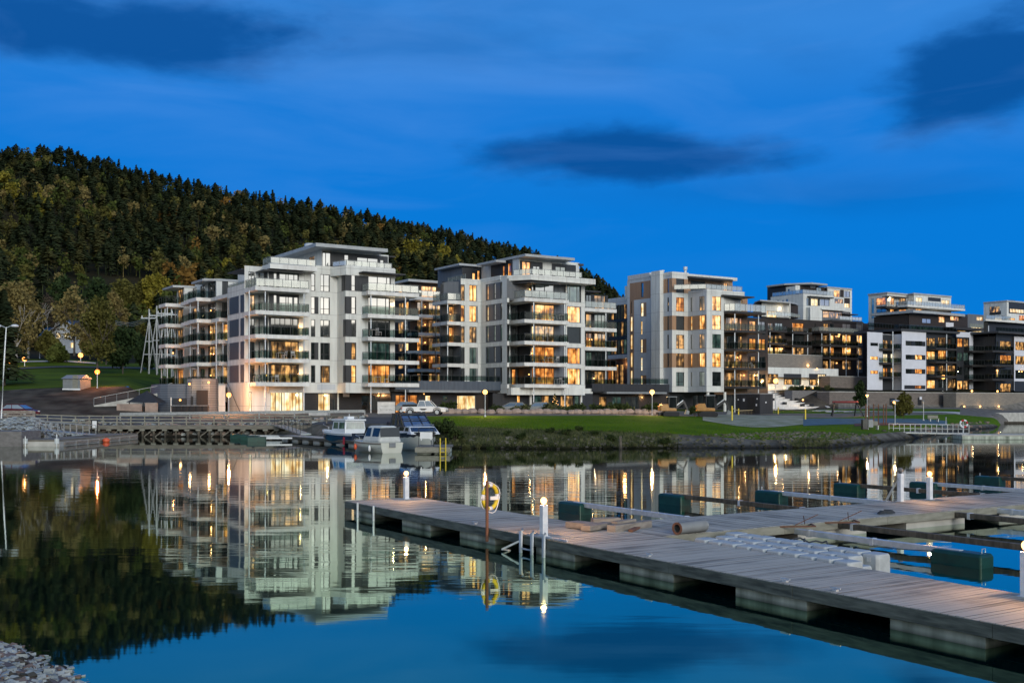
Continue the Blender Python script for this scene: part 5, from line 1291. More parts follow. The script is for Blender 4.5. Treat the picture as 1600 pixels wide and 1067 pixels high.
t2 = D.L(U(1243, 3.2), 3.2, V(1228, U(1243, 3.2)), 30.4, 32.6, 'white_plaster'); t2.wp(1231, 452, 1234, 458, 'pane_dark')
D.core([(U(1243, 3.2) + .3, 3.5), (U(1300, 3.5), 3.5), (U(1300, 3.5), 12), (U(1243, 3.2) + .3, 12)], 30.3, 32.9, 'dark_cladding')
D.cbox(U(1217, 12), 12, U(1229, 12), 16, 29, 33.6, 'dark_cladding')
D.slab('roof', [(U(1268, .8), .8), (U(1293, .8), .8), (U(1293, .8), 12), (U(1240, 3), 12), (U(1240, 3), 6)], 33.0, 33.4, 'roof_edge')
D.slab('roof', [(U(1292, 2.3), 2.3), (U(1331.5, 2.3), 2.3), (U(1331.5, 2.3), 12), (U(1292, 2.3), 12)], 32.6, 33.0, 'roof_edge')
D.railing(D.root, [(U(1207, V(1207, .1)), V(1207, .1)), (.1, .2), (U(1302, .2), .2)], 30.4, 'frost')
D.slab('canopy', [(U(1266, -1), -1), (U(1303, -1), -1), (U(1303, -1), 1), (U(1266, -1), 1)], 29.6, 29.85, 'dark_roof')
# white block low extensions
e1 = D.F(-1.5, U(1266, -1.5), U(1284.5, -1.5), 23.6, 27.2, 'white_plaster'); e2 = D.F(-.8, U(1284.5, -.8), U(1329, -.8), 23.6, 26.6, 'grey_cladding')
e2.wp(1286, 487, 1316, 497, 'pane_dim', (.3, .6)); e2.wp(1318, 488, 1328, 496, 'pane_shade')
D.core([(U(1266, -1.5) + .2, -1.2), (U(1284.5, -1.2), -1.2), (U(1284.5, -1.2), .3), (U(1266, -1.5) + .2, .3)], 23.6, 27.1, 'white_plaster')
D.slab('roof', [(U(1284, -1.9), -1.9), (U(1322, -1.9), -1.9), (U(1322, -1.9), .2), (U(1284, -1.9), .2)], 26.6, 27.0, 'white_plaster')
D.slab('canopy', [(U(1320, -1.9), -1.9), (U(1341, -1.9), -1.9), (U(1341, -1.9), 1), (U(1320, -1.9), 1)], 25.8, 26.0, 'dark_roof')
o = D.slab('terrace', [(U(1300, -4), -4), (U(1347, -4), -4), (U(1350, -1), -1), (U(1284, -1), -1)], 23.2, 24.0, 'dark_slab'); D.railing(o, [(U(1312, -3.9), -3.9), (U(1346.5, -3.9), -3.9)], 24.0, 'frost')
# left lit terrace storey
e3 = D.F(-3, U(1190, -3), U(1234, -3), 23.9, 27.2, 'white_plaster'); e3.wp(1198, 486, 1213.5, 496, 'pane_bright', (.5,)); e3.rpp(1236, 480, 1247, 497, 'brown_cladding'); D.cbox(U(1190, -2.7), -2.7, U(1247, -2.7), 0, 23.9, 27.1, 'brown_cladding')
D.slab('roof', [(U(1188, -5), -5), (U(1235, -5), -5), (U(1247, -2.8), -2.8), (U(1247, -2.8), 0), (U(1188, -2), 0)], 27.2, 27.5, 'roof_edge'); D.column(1234, -4.8, 23.6, 27.2, .2, 'white_plaster')
D.lampspot(1218, -3, 26, 40, .12, (1, .75, .45)); D.railing(D.root, [(U(1200, -6), -6), (U(1236, -6), -6), (U(1250, -4), -4)], 23.9, 'frost', .9)
# dark body
dz = lambda py: 4 + (HY - py) * 262 / F
db = D.F(-4, U(1190, -4), U(1357, -4), 8, 23.6, 'brown_cladding'); D.cbox(U(1190, -3.7), -3.7, U(1357, -3.7), 10, 8, 23.5, 'brown_cladding')
for i, (yt, yb) in enumerate(((505, 517.5), (524, 536.5), (543, 555.5))):
    k = ('pane_green', 'pane_dim', 'pane_lit')[i]
    db.wp(1199, yt, 1208, yb, ('pane_dim', 'pane_dim', 'pane_lit')[i], (.5,)); db.wp(1211, yt, 1223, yb, k, (.35, .6)); db.wp(1238, yt, 1256, yb, ('pane_orange', 'pane_dark', 'pane_dim')[i], (.3, .6)); db.wp(1273, yt, 1275, yb, 'pane_dark')
for i, (yt, yb) in enumerate(((506, 517), (524, 536), (543.5, 555), (564, 577))):
    db.wp(1297, yt, 1303, yb, ('pane_dark', 'pane_lit', 'pane_orange', 'pane_dim')[i]); db.wp(1287, yt, 1294, yb, 'pane_dim'); db.wp(1316.5, yt, 1329.5, yb, ('pane_shade', 'pane_lit', 'pane_lit', 'pane_dim')[i], (.5,)); db.wp(1339, yt, 1347, yb, ('pane_shade', 'pane_lit', 'pane_dim', 'pane_dim')[i], (.5,) if i else ())
    db.rpp(1338, yt - 1, 1348, yb + 5, 'grey_cladding')
for j, (x0, x1, ys) in enumerate(((1202, 1230, (519.5, 538.5, 557.5)), (1239, 1269, (520.5, 541)), (1281, 1342, (517.5, 538, 557.5, 578)))):
    for i, y in enumerate(ys):
        z = 4 + (HY - y) * 256 / F
        if j == 2 and i == 3: continue
        o = D.balc(z, None, x0, x1, -6.6, -3.9, 'frost' if (j == 2 and i == 0) else 'clear', .45, 'dark_slab')
for px in (1203, 1238.5, 1262, 1284, 1297, 1322, 1341): D.column(px, -6.4, 8, 4 + (HY - 518) * 256 / F, .1)
D.lampspot(1310, -4, dz(525) , 60, .22); D.lampspot(1222, -4, dz(548), 15, .12); D.lampspot(1327, -4, dz(547), 30, .18); D.lampspot(1307, -4, dz(567), 18, .14)
D.done()
# ---- long garden wall and low white house below it
def wallthing(name, label, px0, px1, Y0, py0, py1, mat, th=.4, z0=None, z1=None, f=None, cap=None):
    b = Bld(name, px0, Y0, 0, label, 'wall' if 'wall' in name else 'building'); u1 = b.U(px1, 0)
    zz0 = wz(py1, Y0) if z0 is None else z0; zz1 = wz(py0, Y0) if z1 is None else z1
    b.wall.mat(mat).box(0, 0, zz0, u1, th, zz1)
    if cap: b.wall.mat(cap).box(-.05, -.06, zz1, u1 + .05, th + .06, zz1 + .12)
    return b, u1
b, u1 = wallthing('garden_wall', 'grey brown boundary wall under the left part of the dark brown block', 1196, 1285, 226, 553, 574, 'block_wall_pale', 2, cap='concrete_pale'); b.lampspot(1262, -.02, 11.9, 55, .24); b.done()
H_ = Bld('low_house', 1197, 216, 5.5, 'low white house with two dark glazed bays and terrace lamps above the white stairs', 'house')
h1 = H_.F(0, 0, H_.U(1310, 0), 5.2, 11.0, 'white_plaster')
h1.rpp(1224.5, 584, 1252, 601, 'dark_cladding'); h1.rpp(1264, 584, 1291, 602, 'dark_cladding')
h1.wp(1226, 592.5, 1238, 601, 'pane_dim', (.5,)); h1.wp(1240, 592, 1250, 602, 'pane_green', (.5,)); h1.wp(1266, 593, 1276, 602, 'pane_dim'); h1.wp(1278, 585, 1290, 602, 'pane_bright', (.5,)); h1.wp(1200, 584, 1216, 600, 'pane_dim', (.5,))
H_.cbox(.1, .3, H_.U(1310, .3), 9, 5.2, 10.9, 'white_plaster')
H_.slab('eave', [(-.5, -1.2), (H_.U(1296, -1.2), -1.2), (H_.U(1296, -1.2), -.02), (-.5, -.02)], 8.9, 9.05, 'dark_roof')
H_.lampspot(1283.5, 0, 8.3, 90, .3, (1, .62, .25), .4); H_.lampspot(1195.5, 0, 7.6, 20, .16); H_.lampspot(1276, 0, 11.0, 10, .1); H_.done()
# stepped stairs and ramp walls
S = Bld('outdoor_stairs', 1183, 196, 2.4, 'broad white outdoor stairs with lamps rising to the low white house', 'stairs')
nst = 10; uS0, uS1 = S.U(1183, 0), S.U(1238, 8)
S.wall.mat('stair_white')
for k in range(nst):
    v = k * 1.25; z = 2.4 + (k + 1) * .37; S.wall.box(S.U(1183, v), v, 2.2, S.U(1290 - k * 5.2, v), v + 1.3, z)
S.wall.mat('stair_white').prism([(S.U(1246, 13), 13), (S.U(1292, 0), -.2), (S.U(1296, 0), -.2), (S.U(1250, 13), 13)], 2.2, lambda x, y: 3.0 + max(0, y) * .27)
for px, v in ((1207, 6), (1226, 3), (1244, 5.5), (1254, 2.0), (1230, 8), (1268, 1.4)):
    m = MB(); u = S.U(px, v); z = 2.4 + (int(v / 1.25) + 1) * .37; m.mat('frame_dark').box(u - .3, v - .3, z, u + .3, v + .3, z + .5); m.build('planter', S.root, 'frame_dark')
S.lampspot(1254, 1.2, 4.4, 60, .16, (1, .78, .5), .5)
for px, v, z in ((1203, 12, 6.9), (1207.5, 12, 6.9), (1225, 12, 6.9), (1258, 12, 6.8), (1270, 11.5, 6.8), (1274.5, 11.5, 6.3), (1310, 12, 6.4)): S.lampspot(px, v, z, 75, .20, (1, .62, .26), .4, mat='lamp_yellow')
S.done()
# brick retaining walls
b, u1 = wallthing('retaining_wall', 'upper stone block wall below the right-hand white balconied block', 1297, 1411, 221, 588, 607, 'block_wall', 3, cap='concrete_pale'); b.done()
b, u1 = wallthing('retaining_wall', 'lower stone block wall behind the swing frame and the two small park trees', 1296, 1496, 207.5, 612.5, 638, 'block_wall', 3, cap='concrete_pale')
b.wall.mat('frame_dark'); b.wall.box(b.U(1390, -.03), -.03, 2.6, b.U(1398, -.03), .1, 4.8); b.wall.box(b.U(1434, -.03), -.03, 2.6, b.U(1440, -.03), .1, 4.9); b.wall.mat('white_wall').box(b.U(1437, -.06), -.06, 4.5, b.U(1440.5, -.06), 0, 5.1); b.done()
b, u1 = wallthing('retaining_wall', 'pale stone block wall at the right end lit from below by small lamps', 1494, 1640, 222, 614, 638, 'block_wall_pale', 3, cap='concrete_pale')
for px, py in ((1518, 613.5), (1558, 614)): b.lampspot(px, -.02, 6.3, 14, .2, (1, .7, .35))
for px in (1506, 1531, 1560): b.lampspot(px, -.4, 3.1, 26, .18, (1, .68, .32), .5)
b.done()
b, u1 = wallthing('retaining_wall', 'earth dark sloping wall beside the white stairs', 1238, 1300, 209, 610, 632, 'grey_stone', 2); b.done()
# lagoon quay wall
b, u1 = wallthing('quay_wall', 'pale concrete quay wall rising from the far water at the right edge', 1527, 1900, 200.8, 646, 668, 'concrete_pale', 1.5, z0=-1.5, z1=1.95); b.done()
# ---- block E: white and dark block with portal
E = Bld('apartment_block', 1409, 226, 7, 'white and dark block with slit windows and a white portal frame above the stone walls')
U, V = E.U, E.V
RE = random.Random(9)
e0 = E.F(.6, U(1355, .6), U(1379, .6), 6.5, 18.4, 'white_wall'); e1 = E.F(0, 0, U(1447, 0), 6.5, 18.9, 'white_wall')
for i, y in enumerate((535.5, 557, 579)):
    e0.wp(1360, y, 1372, y + 5, ('pane_dark', 'pane_lit', 'pane_orange')[i], (.5,), t=.05)
    e1.rpp(1415, y - 2.5, 1446, y + 5, 'frame_dark'); e1.wp(1415.5, y - 2, 1424, y + 4.5, 'pane_sky' if i == 0 else 'pane_dark', t=.04); e1.wp(1430, y - 2.5, 1441, y + 4.5, ('pane_dark', 'pane_lit', 'pane_orange')[i], (.5,), t=.04)
e1.rpp(1413, 602, 1446, 608, 'frame_dark'); e1.wp(1430, 602.5, 1440, 606.5, 'pane_orange', (.3, .6), t=.04)
em = E.F(2.2, U(1379, 2.2), U(1409, 2.2), 6.5, 18.2, 'dark_cladding')
for i, y in enumerate((531.5, 553, 575)):
    kk = ('pane_dim', 'pane_bright', 'pane_orange')[i]; em.wp(1380, y, 1387, y + 13.5, kk, (.5,)); em.wp(1392, y, 1404.5, y + 13.5, kk if i < 2 else 'pane_lit', (.33, .66))
    z = 4 + (HY - (y + 14.5)) * 227 / F; E.balc(z, None, 1379.5, 1408.5, -.4, 2.2, 'clear', .35, 'dark_slab')
E.lampspot(1407, 2.0, 10.2, 30, .18)
eb = E.F(.9, U(1447, .9), U(1496, .9), 6.5, 19.2, 'dark_cladding')
for i, y in enumerate((527, 548, 571, 593)):
    k1 = ('pane_dim', 'pane_lit', 'pane_orange', 'pane_lit')[i]; k2 = ('pane_dim', 'pane_orange', 'pane_dim', 'pane_dark')[i]
    eb.wp(1448, y + 1, 1461, y + 13.5, k1, (.5,)); eb.wp(1466, y, 1478, y + 13, k2, (.5,)); eb.wp(1481, y, 1493, y + 13, ('pane_dark', 'pane_dark', 'pane_dim', 'pane_dim')[i], (.5,))
    if i < 3:
        z = 4 + (HY - (y + 15)) * 226 / F; E.balc(z, None, 1463, 1495, -1.3, .9, 'clear', .4, 'dark_slab')
ep = E.F(-.2, U(1494.5, -.2), U(1520.5, -.2), 6.8, 19.4, 'dark_cladding')
ep.rpp(1494.5, 519, 1520.5, 527, 'white_wall'); ep.rpp(1514.5, 519, 1520.5, 609, 'white_wall')
for i, y in enumerate((529, 551, 573, 595)): ep.wp(1496, y, 1504, y + 13, ('pane_orange', 'pane_green', 'pane_dark', 'pane_lit')[i], (.5,)); ep.wp(1505.5, y, 1513, y + 13, ('pane_dim', 'pane_green', 'pane_dark', 'pane_dim')[i], (.5,))
E.core([(U(1355, .9) , .9), (U(1379, .9), .9), (U(1379, .9), 2.5), (.2, 2.5), (.2, .3), (U(1447, .3), .3), (U(1447, 1.2), 1.2), (U(1495, 1.2), 1.2), (U(1495, .2), .2), (U(1520, .2), .2), (U(1520, 12), 12), (U(1360, 12), 12), (U(1356, 2.5), 2.5)], 6.5, 18.3, 'white_wall')
E.slab('roof', [(U(1408, -.3), -.3), (U(1500, -.6), -.6), (U(1500, -.6), 12), (U(1408, -.3), 12)], 18.95, 19.4, 'dark_roof')
E.railing(E.root, [(U(1356, 1), 1), (0.2, 2), (.2, .8), (U(1494, 1), 1)], 19.4, 'clear', 1.0)
for px in (1395, 1479): E.column(px, -1.1, 6.5, 18.6, .1)
E.done()
# ---- block G behind E, upper white storeys
G = Bld('apartment_block', 1386, 284, 12, 'white upper terrace block with long glass balconies, high behind the portal block')
U, V = G.U, G.V
gl = G.L(0, 0, V(1357, 0), 17, 32.6, 'white_plaster'); gf = G.F(0, 0, U(1430, 0), 17, 32.6, 'white_plaster'); gf2 = G.F(-2.4, U(1428, -2.4), U(1486, -2.4), 17, 32.8, 'white_plaster')
gl.wp(1361.5, 467, 1365.5, 497, 'pane_green'); gl.wp(1369, 465.5, 1384, 476.5, 'pane_orange', (.5,)); gl.wp(1369, 483, 1384, 494.5, 'pane_dark', (.5,))
for i, y in enumerate((466, 483, 501)):
    gf.wp(1391, y, 1397, y + 10, 'pane_lit' if i < 2 else 'pane_dark'); gf.wp(1405, y, 1416, y + 10, ('pane_dim', 'pane_orange', 'pane_green')[i], (.5,)); gf.wp(1418, y, 1428, y + 10, ('pane_lit', 'pane_bright', 'pane_green')[i], (.5,))
gf2.wp(1431, 465, 1441, 477, 'pane_bright', (.5,)); gf2.rpp(1450, 465, 1470, 471, 'dark_cladding'); gf2.wp(1471, 469, 1483, 478, 'pane_bright', (.5,))
gf2.wp(1431, 483, 1440, 492, 'pane_lit', (.5,)); gf2.wp(1452, 486, 1466, 490, 'pane_bright'); gf2.rpp(1449, 480, 1486, 485, 'dark_cladding'); gf2.wp(1470, 500, 1478, 505, 'pane_lit', (.5,))
G.core([(.3, .3), (U(1428, -2) , .3), (U(1428, -2.1), -2.1), (U(1486, -2.1), -2.1), (U(1486, -2.1), 12), (.3, V(1357, 0))], 17, 32.5, 'white_plaster')
G.slab('roof', [(-.3, -.3), (U(1427, -2), -.3), (U(1427, -2.6), -2.7), (U(1487, -2.7), -2.7), (U(1487, -2.7), 12), (-.3, V(1357, 0))], 32.6, 33.0, 'roof_edge')
G.slab('canopy', [(U(1388, -2), -2), (U(1420, -2), -2), (U(1420, -2), 0), (U(1388, -2), 0)], 31.6, 31.8, 'dark_roof')
for y, x0, x1, v, st in ((477, 1418, 1508, -6, 'frost'), (479, 1384, 1418, -3, 'bars'), (494, 1384, 1418, -3, 'clear'), (516, 1355, 1386, -2, 'clear')):
    z = 4 + (HY - y) * 281 / F; o = G.balc(z, None, x0, x1, v, max(v + 3, -2.3), st, .5, 'dark_slab' if x0 < 1410 else 'slab_white')
G.lampspot(1389.5, -.02, 31.2, 40, .22, (1, .85, .6)); G.done()
# middle row between E and G
K = Bld('terrace_house', 1420, 250, 10, 'brown row with a long pale roof edge between the portal block and high white block', 'terrace house')
U, V = K.U, K.V
k1 = K.F(0, 0, U(1512, 0), 15, 24.6, 'brown_cladding')
k1.wp(1441, 498, 1455, 505, 'pane_sky', (.5,)); k1.wp(1467, 495, 1476, 504, 'pane_lit', (.5,)); k1.wp(1485, 495, 1498, 501, 'pane_lit', (.5,)); k1.rpp(1420, 509, 1475, 522, 'blue_cladding'); k1.wp(1424, 511, 1470, 520, 'pane_green', (.2, .4, .6, .8)); k1.wp(1496, 511, 1509, 518, 'pane_lit', (.5,)); k1.rpp(1478, 504, 1490, 511, 'white_wall')
K.cbox(.2, .3, U(1512, .3), 10, 15, 24.4, 'brown_cladding'); K.slab('roof', [(-1, -2), (U(1458, -2), -2.2), (U(1508, -1), -1), (U(1508, -1), 10), (-1, 10)], 24.6, 25.2, 'roof_edge')
k2 = K.F(1, U(1512, 1), U(1537, 1), 15, 25.6, 'grey_cladding'); k2.wp(1526, 495, 1536, 501, 'pane_bright', (.5,)); k2.wp(1518, 511, 1534, 519, 'pane_bright', (.4, .7)); K.cbox(U(1512, 1.3), 1.3, U(1537, 1.3), 10, 15, 25.5, 'grey_cladding')
o = K.slab('terrace', [(U(1490, -3), -3), (U(1537, -3), -3), (U(1537, -3), 1), (U(1490, -3), 1)], 21.2, 21.8, 'dark_slab'); K.railing(o, [(U(1515, -2.9), -2.9), (U(1536.5, -2.9), -2.9)], 21.8, 'frost')
o = K.slab('roof', [(U(1482, -2.6), -2.6), (U(1536, -2.6), -2.6), (U(1536, -2.6), 1), (U(1482, -2.6), 1)], 20.2, 20.5, 'dark_roof'); K.done()
# ---- block J at right edge, white framed
J = Bld('apartment_block', 1556, 236, 7, 'dark block with white window frame band cut by the right edge of the view')
U, V = J.U, J.V
j0 = J.F(6, U(1521, 6), U(1560, 6), 6.5, 19.5, 'dark_cladding'); j1 = J.F(0, 0, U(1585, 0), 6.5, 19.4, 'dark_cladding'); j2 = J.F(-.3, U(1584.5, -.3), U(1650, -.3), 6.5, 18.6, 'white_wall')
j0.rpp(1530, 529.5, 1553, 539, 'white_wall'); j0.rpp(1530, 551, 1553, 561, 'white_wall'); j0.rpp(1530, 574, 1553, 582, 'white_wall')
for i, y in enumerate((533, 555, 577, 599)):
    j0.wp(1522, y, 1529, y + 11, ('pane_dim', 'pane_lit', 'pane_orange', 'pane_dim')[i], (.5,)); j1.wp(1563, y, 1580, y + 13, ('pane_dim', 'pane_orange', 'pane_dark', 'pane_dim')[i], (.33, .66)); j1.wp(1557, y, 1560, y + 12, ('pane_sky', 'pane_dark', 'pane_lit', 'pane_dark')[i])
    if i < 3: j2.wp(1586.5, y + 2, 1640, y + 15, ('pane_dim', 'pane_dim', 'pane_dark')[i], (.15, .35, .6)); J.balc(4 + (HY - (y + 15)) * 234 / F, None, 1551, 1584, -2, 0, 'clear', .4, 'dark_slab')
    else: j2.rpp(1585, 596, 1640, 612, 'dark_cladding')
    if i in (0, 1, 2): J.balc(4 + (HY - (y + 16)) * 240 / F, None, 1519, 1548, 2.5, 6, 'clear', .4, 'dark_slab')
J.core([(U(1521, 6.3), 6.3), (.2, 6.3), (.2, .3), (U(1585, .3), .3), (U(1650, 0), 0), (U(1650, 0), 14), (U(1521, 6.3), 14)], 6.5, 18.5, 'dark_cladding')
J.slab('roof', [(U(1560, -2), -2), (U(1590, -2), -2), (U(1650, -2), -2), (U(1650, -2), 13), (U(1556, -2), 13)], 19.0, 19.4, 'dark_roof')
J.railing(J.root, [(U(1556, -1), -1), (U(1640, -1), -1)], 19.4, 'clear', 1.0)
J.column(1544.5, 3, 6.5, 21, .1); J.lampspot(1545, 6, 10.6, 30, .16); J.lampspot(1558, -.02, 10.9, 20, .14); J.lampspot(1596, -.3, 10.8, 14, .14); J.done()
Q = Bld('apartment_block', 1573, 292, 12, 'small white block with a lit lower window on the skyline at the right edge')
U, V = Q.U, Q.V
ql = Q.L(0, 0, V(1537, 0), 18, 31.2, 'white_plaster'); qf = Q.F(0, 0, U(1640, 0), 18, 31.2, 'white_plaster')
ql.wp(1546, 479, 1562, 488, 'pane_dim', (.5,)); ql.wp(1554, 494.5, 1565, 501.5, 'pane_bright', (.5,)); ql.rpp(1546, 486, 1564, 492, 'dark_cladding')
qf.rpp(1576, 474, 1640, 492, 'dark_cladding'); qf.wp(1578, 483, 1600, 489, 'pane_bright', (.2, .4, .6, .8)); qf.wp(1592, 493, 1604, 501, 'pane_orange', (.5,)); qf.wp(1576, 497, 1586, 500, 'pane_lit')
Q.core([(.3, .3), (U(1640, .3), .3), (U(1640, .3), 12), (.3, V(1537, 0))], 18, 31.1, 'white_plaster'); Q.slab('roof', [(-.2, -.2), (U(1640, -.2), -.2), (U(1640, -.2), 12), (-.2, V(1537, 0))], 31.2, 31.6, 'roof_edge')
o = Q.slab('terrace', [(U(1540, -6), -6), (U(1579, -6), -6), (U(1640, -6), -5), (U(1640, -4), 0), (U(1545, -4), -2)], 24.9, 25.4, 'slab_white'); Q.railing(o, [(U(1541, -5.9), -5.9), (U(1579, -5.9), -5.9)], 25.4, 'frost')
Q.core([(U(1543, -4), -4), (U(1640, -4), -4), (U(1640, -4), 0), (U(1543, -3), 0)], 17, 24.9, 'dark_cladding')
for px in (1583,):
    m = MB(); m.box(U(px, 4) - 1, 4, 31.6, U(px, 4) + 1, 5, 32.4); m.build('roof_vent', Q.root, 'dark_roof')
Q.done()
# ================================================================ foreground docks
DZ = .47
D1 = Frame(541, yat(782.5, DZ))
WD = 2.85
def dock_root(name, label, cat='dock'):
    return empty(name, (D1.x, D1.y, 0), TH, label, cat)
def pontoon_mb(u0, u1, v0, v1, zt=.26):
    m = MB(); h = .45; e = .05
    m.loft([[(u0 + e, v0 + e, -h), (u1 - e, v0 + e, -h), (u1 - e, v1 - e, -h), (u0 + e, v1 - e, -h)], [(u0, v0, -.1), (u1, v0, -.1), (u1, v1, -.1), (u0, v1, -.1)], [(u0, v0, zt), (u1, v0, zt), (u1, v1, zt), (u0, v1, zt)]])
    return m
vEnd = -33.0
dk = dock_root('floating_dock', 'long weathered timber dock on concrete pontoons crossing the foreground')
m = MB()
# deck boards laid across the dock, each board a slightly different height and length
rb = random.Random(2); v = 0.0
while v > vEnd:
    a, b_ = v - .138, v; dz = rb.uniform(-.004, .004)
    m.box(.0 + rb.uniform(-.012, .012), a, DZ - .035 + dz, WD + rb.uniform(-.012, .012), b_, DZ + dz); v -= .145
m.build('deck', dk, 'deck')
for u0, u1 in ((-.045, -.003), (WD + .003, WD + .045)):
    v = 0.0; k = 0
    while v > vEnd:
        ln = rb.choice((3.6, 4.2, 4.8)); m = MB(); m.box(u0 - rb.uniform(0, .006), max(vEnd, v - ln + .008), .225, u1, v, DZ - .005 - rb.uniform(0, .008)); m.build('edge_beam', dk, 'fascia', bevel=.006); v -= ln
m = MB(); m.box(-.04, .003, .225, WD + .04, .045, DZ - .01); m.build('edge_beam', dk, 'fascia')
m = MB()
for u in (.35, 1.4, 2.45): m.box(u, vEnd, .2, u + .1, -.02, DZ - .04)
m.build('joist', dk, 'pile_wood')
pv = lambda px: D1.V(px, 0)
for p0, p1 in ((549, 577), (624, 668), (714, 769), (833, 893), (963, 1047), (1144, 1255), (1385, 1534)):
    v1_, v0_ = pv(p0), pv(p1); pontoon_mb(.10, WD - .10, v0_, v1_).build('pontoon', dk, 'concrete')
pontoon_mb(.1, WD - .1, -30.5, -27.4).build('pontoon', dk, 'concrete')
for px in (563, 588):
    m = MB(); v = pv(px); m.tube([(-.10, v, -.6), (-.10, v, .50)], .045, 8); m.build('mooring_rod', dk, 'galv')
for px in (840.5, 735, 1218, 1296, 1005):   # small cleats
    m = MB(); v = pv(px); m.box(.12, v - .05, DZ, .20, v + .05, DZ + .04); m.bar((.16, v - .12, DZ + .06), (.16, v + .12, DZ + .06), .025); m.build('cleat', dk, 'galv')
# transverse walkway
d2 = dock_root('floating_walkway', 'second timber walkway branching off the long dock between the moored fingers')
v0_, v1_ = -13.8, -10.6
m = MB(); u = WD + .06
while u < 46:
    dz = rb.uniform(-.004, .004); m.box(u, v0_ + rb.uniform(-.01, .01), DZ - .035 + dz, u + .138, v1_ + rb.uniform(-.01, .01), DZ + dz); u += .145
o = m.build('deck', d2, None); 
mt2 = MATS['deck'].copy(); mt2.name = 'deck_across'; o.data.materials.append(mt2)
sx = [n for n in mt2.node_tree.nodes if n.bl_idname == 'ShaderNodeSeparateXYZ'][0]
dvn = [n for n in mt2.node_tree.nodes if n.bl_idname == 'ShaderNodeMath' and n.operation == 'DIVIDE'][0]
mt2.node_tree.links.new(sx.outputs['X'], dvn.inputs[0])
[n for n in mt2.node_tree.nodes if n.bl_idname == 'ShaderNodeMapping'][0].inputs['Scale'].default_value = (14, .7, 4)
for a, b_ in ((v0_ - .045, v0_ - .003), (v1_ + .003, v1_ + .045)):
    u = WD + .06
    while u < 46: m = MB(); m.box(u, a, .225, min(46, u + 4.5), b_, DZ - .006); m.build('edge_beam', d2, 'fence_wood', bevel=.006); u += 4.51
for k in range(9): u0_ = WD + .35 + k * 4.9; pontoon_mb(u0_, u0_ + 3.0, v0_ + .1, v1_ - .1).build('pontoon', d2, 'concrete_pale' if k else 'concrete')
# --- finger booms with green floats
def finger(px_f, py_f, px_d, py_d, mat, label, side=1, fl=1.35, zb=.42, w=.16, u_=None, vend=None, vfar=None, grp='mooring fingers'):
    """float end seen at (px_f, py_f); joins the walkway edge"""
    if u_ is None: u_, v_ = D1.pix(px_d, py_d, zb)
    if vfar is None: uf, vfar = D1.pix(px_f, py_f, zb)
    vj = v1_ if side > 0 else v0_
    r = empty('mooring_finger', (*D1.w(u_, vj)[:2], 0), TH, label, 'mooring finger')
    ln = vfar - vj; sgn = 1 if ln > 0 else -1
    m = MB(); m.box(-w / 2, 0, zb - .16, w / 2, ln - sgn * fl * .5, zb); m.build('boom', r, mat, bevel=.01)
    for q_ in (sgn * .55, ln * .45): m = MB(); m.box(-w / 2 - .012, q_ - .05, zb - .19, w / 2 + .012, q_ + .05, zb + .012); m.build('bracket', r, 'galv')
    m = MB(); hw = .27; a, b_ = ln - sgn * fl, ln; c = .1
    def ring(z, s): return [(-hw + c * (1 - s), a + (sgn * c) * (1 - s), z), (hw - c * (1 - s), a + (sgn * c) * (1 - s), z), (hw - c * (1 - s), b_ - sgn * c * (1 - s), z), (-hw + c * (1 - s), b_ - sgn * c * (1 - s), z)]
    m.loft([ring(-.25, .5), ring(-.15, 1), ring(zb - .10, 1), ring(zb - .02, .6)]); o = m.build('float', r, 'plastic_green', bevel=.04)
    m = MB(); m.tube([(0, ln - sgn * .15, zb - .02), (0, ln - sgn * .15, zb + .08), (.06, ln - sgn * .1, zb + .1), (0.06, ln - sgn * .1, zb)], .014, 5); m.build('mooring_ring', r, 'galv')
    return r
fingers = [
 (881, 781, 1047, 803, 'galv', 1, 'white steel finger with green float nearest the life ring'),
 (1036, 769, 1225, 793, 'pile_wood', 1, 'dark finger with green float, second from the left beyond the walkway'),
 (1186, 764, 1373, 782, 'galv', 1, 'white steel finger ending beside the hose post'),
 (1308, 753, 1500, 774, 'pile_wood', 1, 'dark finger with green float passing behind the hose post'),
 (1426, 751, 1620, 767, 'galv', 1, 'white steel finger passing behind the lit bollard lamp at the right'),
 (1527, 742, 1730, 760, 'pile_wood', 1, 'dark finger with green float at the upper right edge of the dock area'),
]
for px_f, py_f, px_d, py_d, mt, sd, lb in fingers:
    uf, vf_ = D1.pix(px_f, py_f, .42); ud, vd = D1.pix(px_d, py_d, .42)
    finger(px_f, py_f, px_d, py_d, mt, lb, 1, u_=uf, vfar=vf_)
uf, vf_ = D1.pix(1543, 864, .36)
finger(0, 0, 0, 0, 'galv', 'long steel finger with a large green float pointing towards the camera in the right foreground', -1, fl=1.4, zb=.36, u_=uf, vfar=vf_)
uf2, _ = D1.pix(1500, 838, .42)
r = finger(0, 0, 0, 0, 'pile_wood', 'dark timber finger running out of view above the large green float', -1, u_=uf2, vfar=-29, w=.2)
uf3, _ = D1.pix(1560, 806, .42)
finger(0, 0, 0, 0, 'pile_wood', 'dark weathered finger leaving the walkway near the right edge, towards the camera', -1, u_=uf3, vfar=-26, w=.2)
uf4, _ = D1.pix(1600, 800, .42)
finger(0, 0, 0, 0, 'galv', 'pale steel finger stub entering at the right edge below the lit bollard lamp', -1, u_=uf4 + .5, vfar=-24)
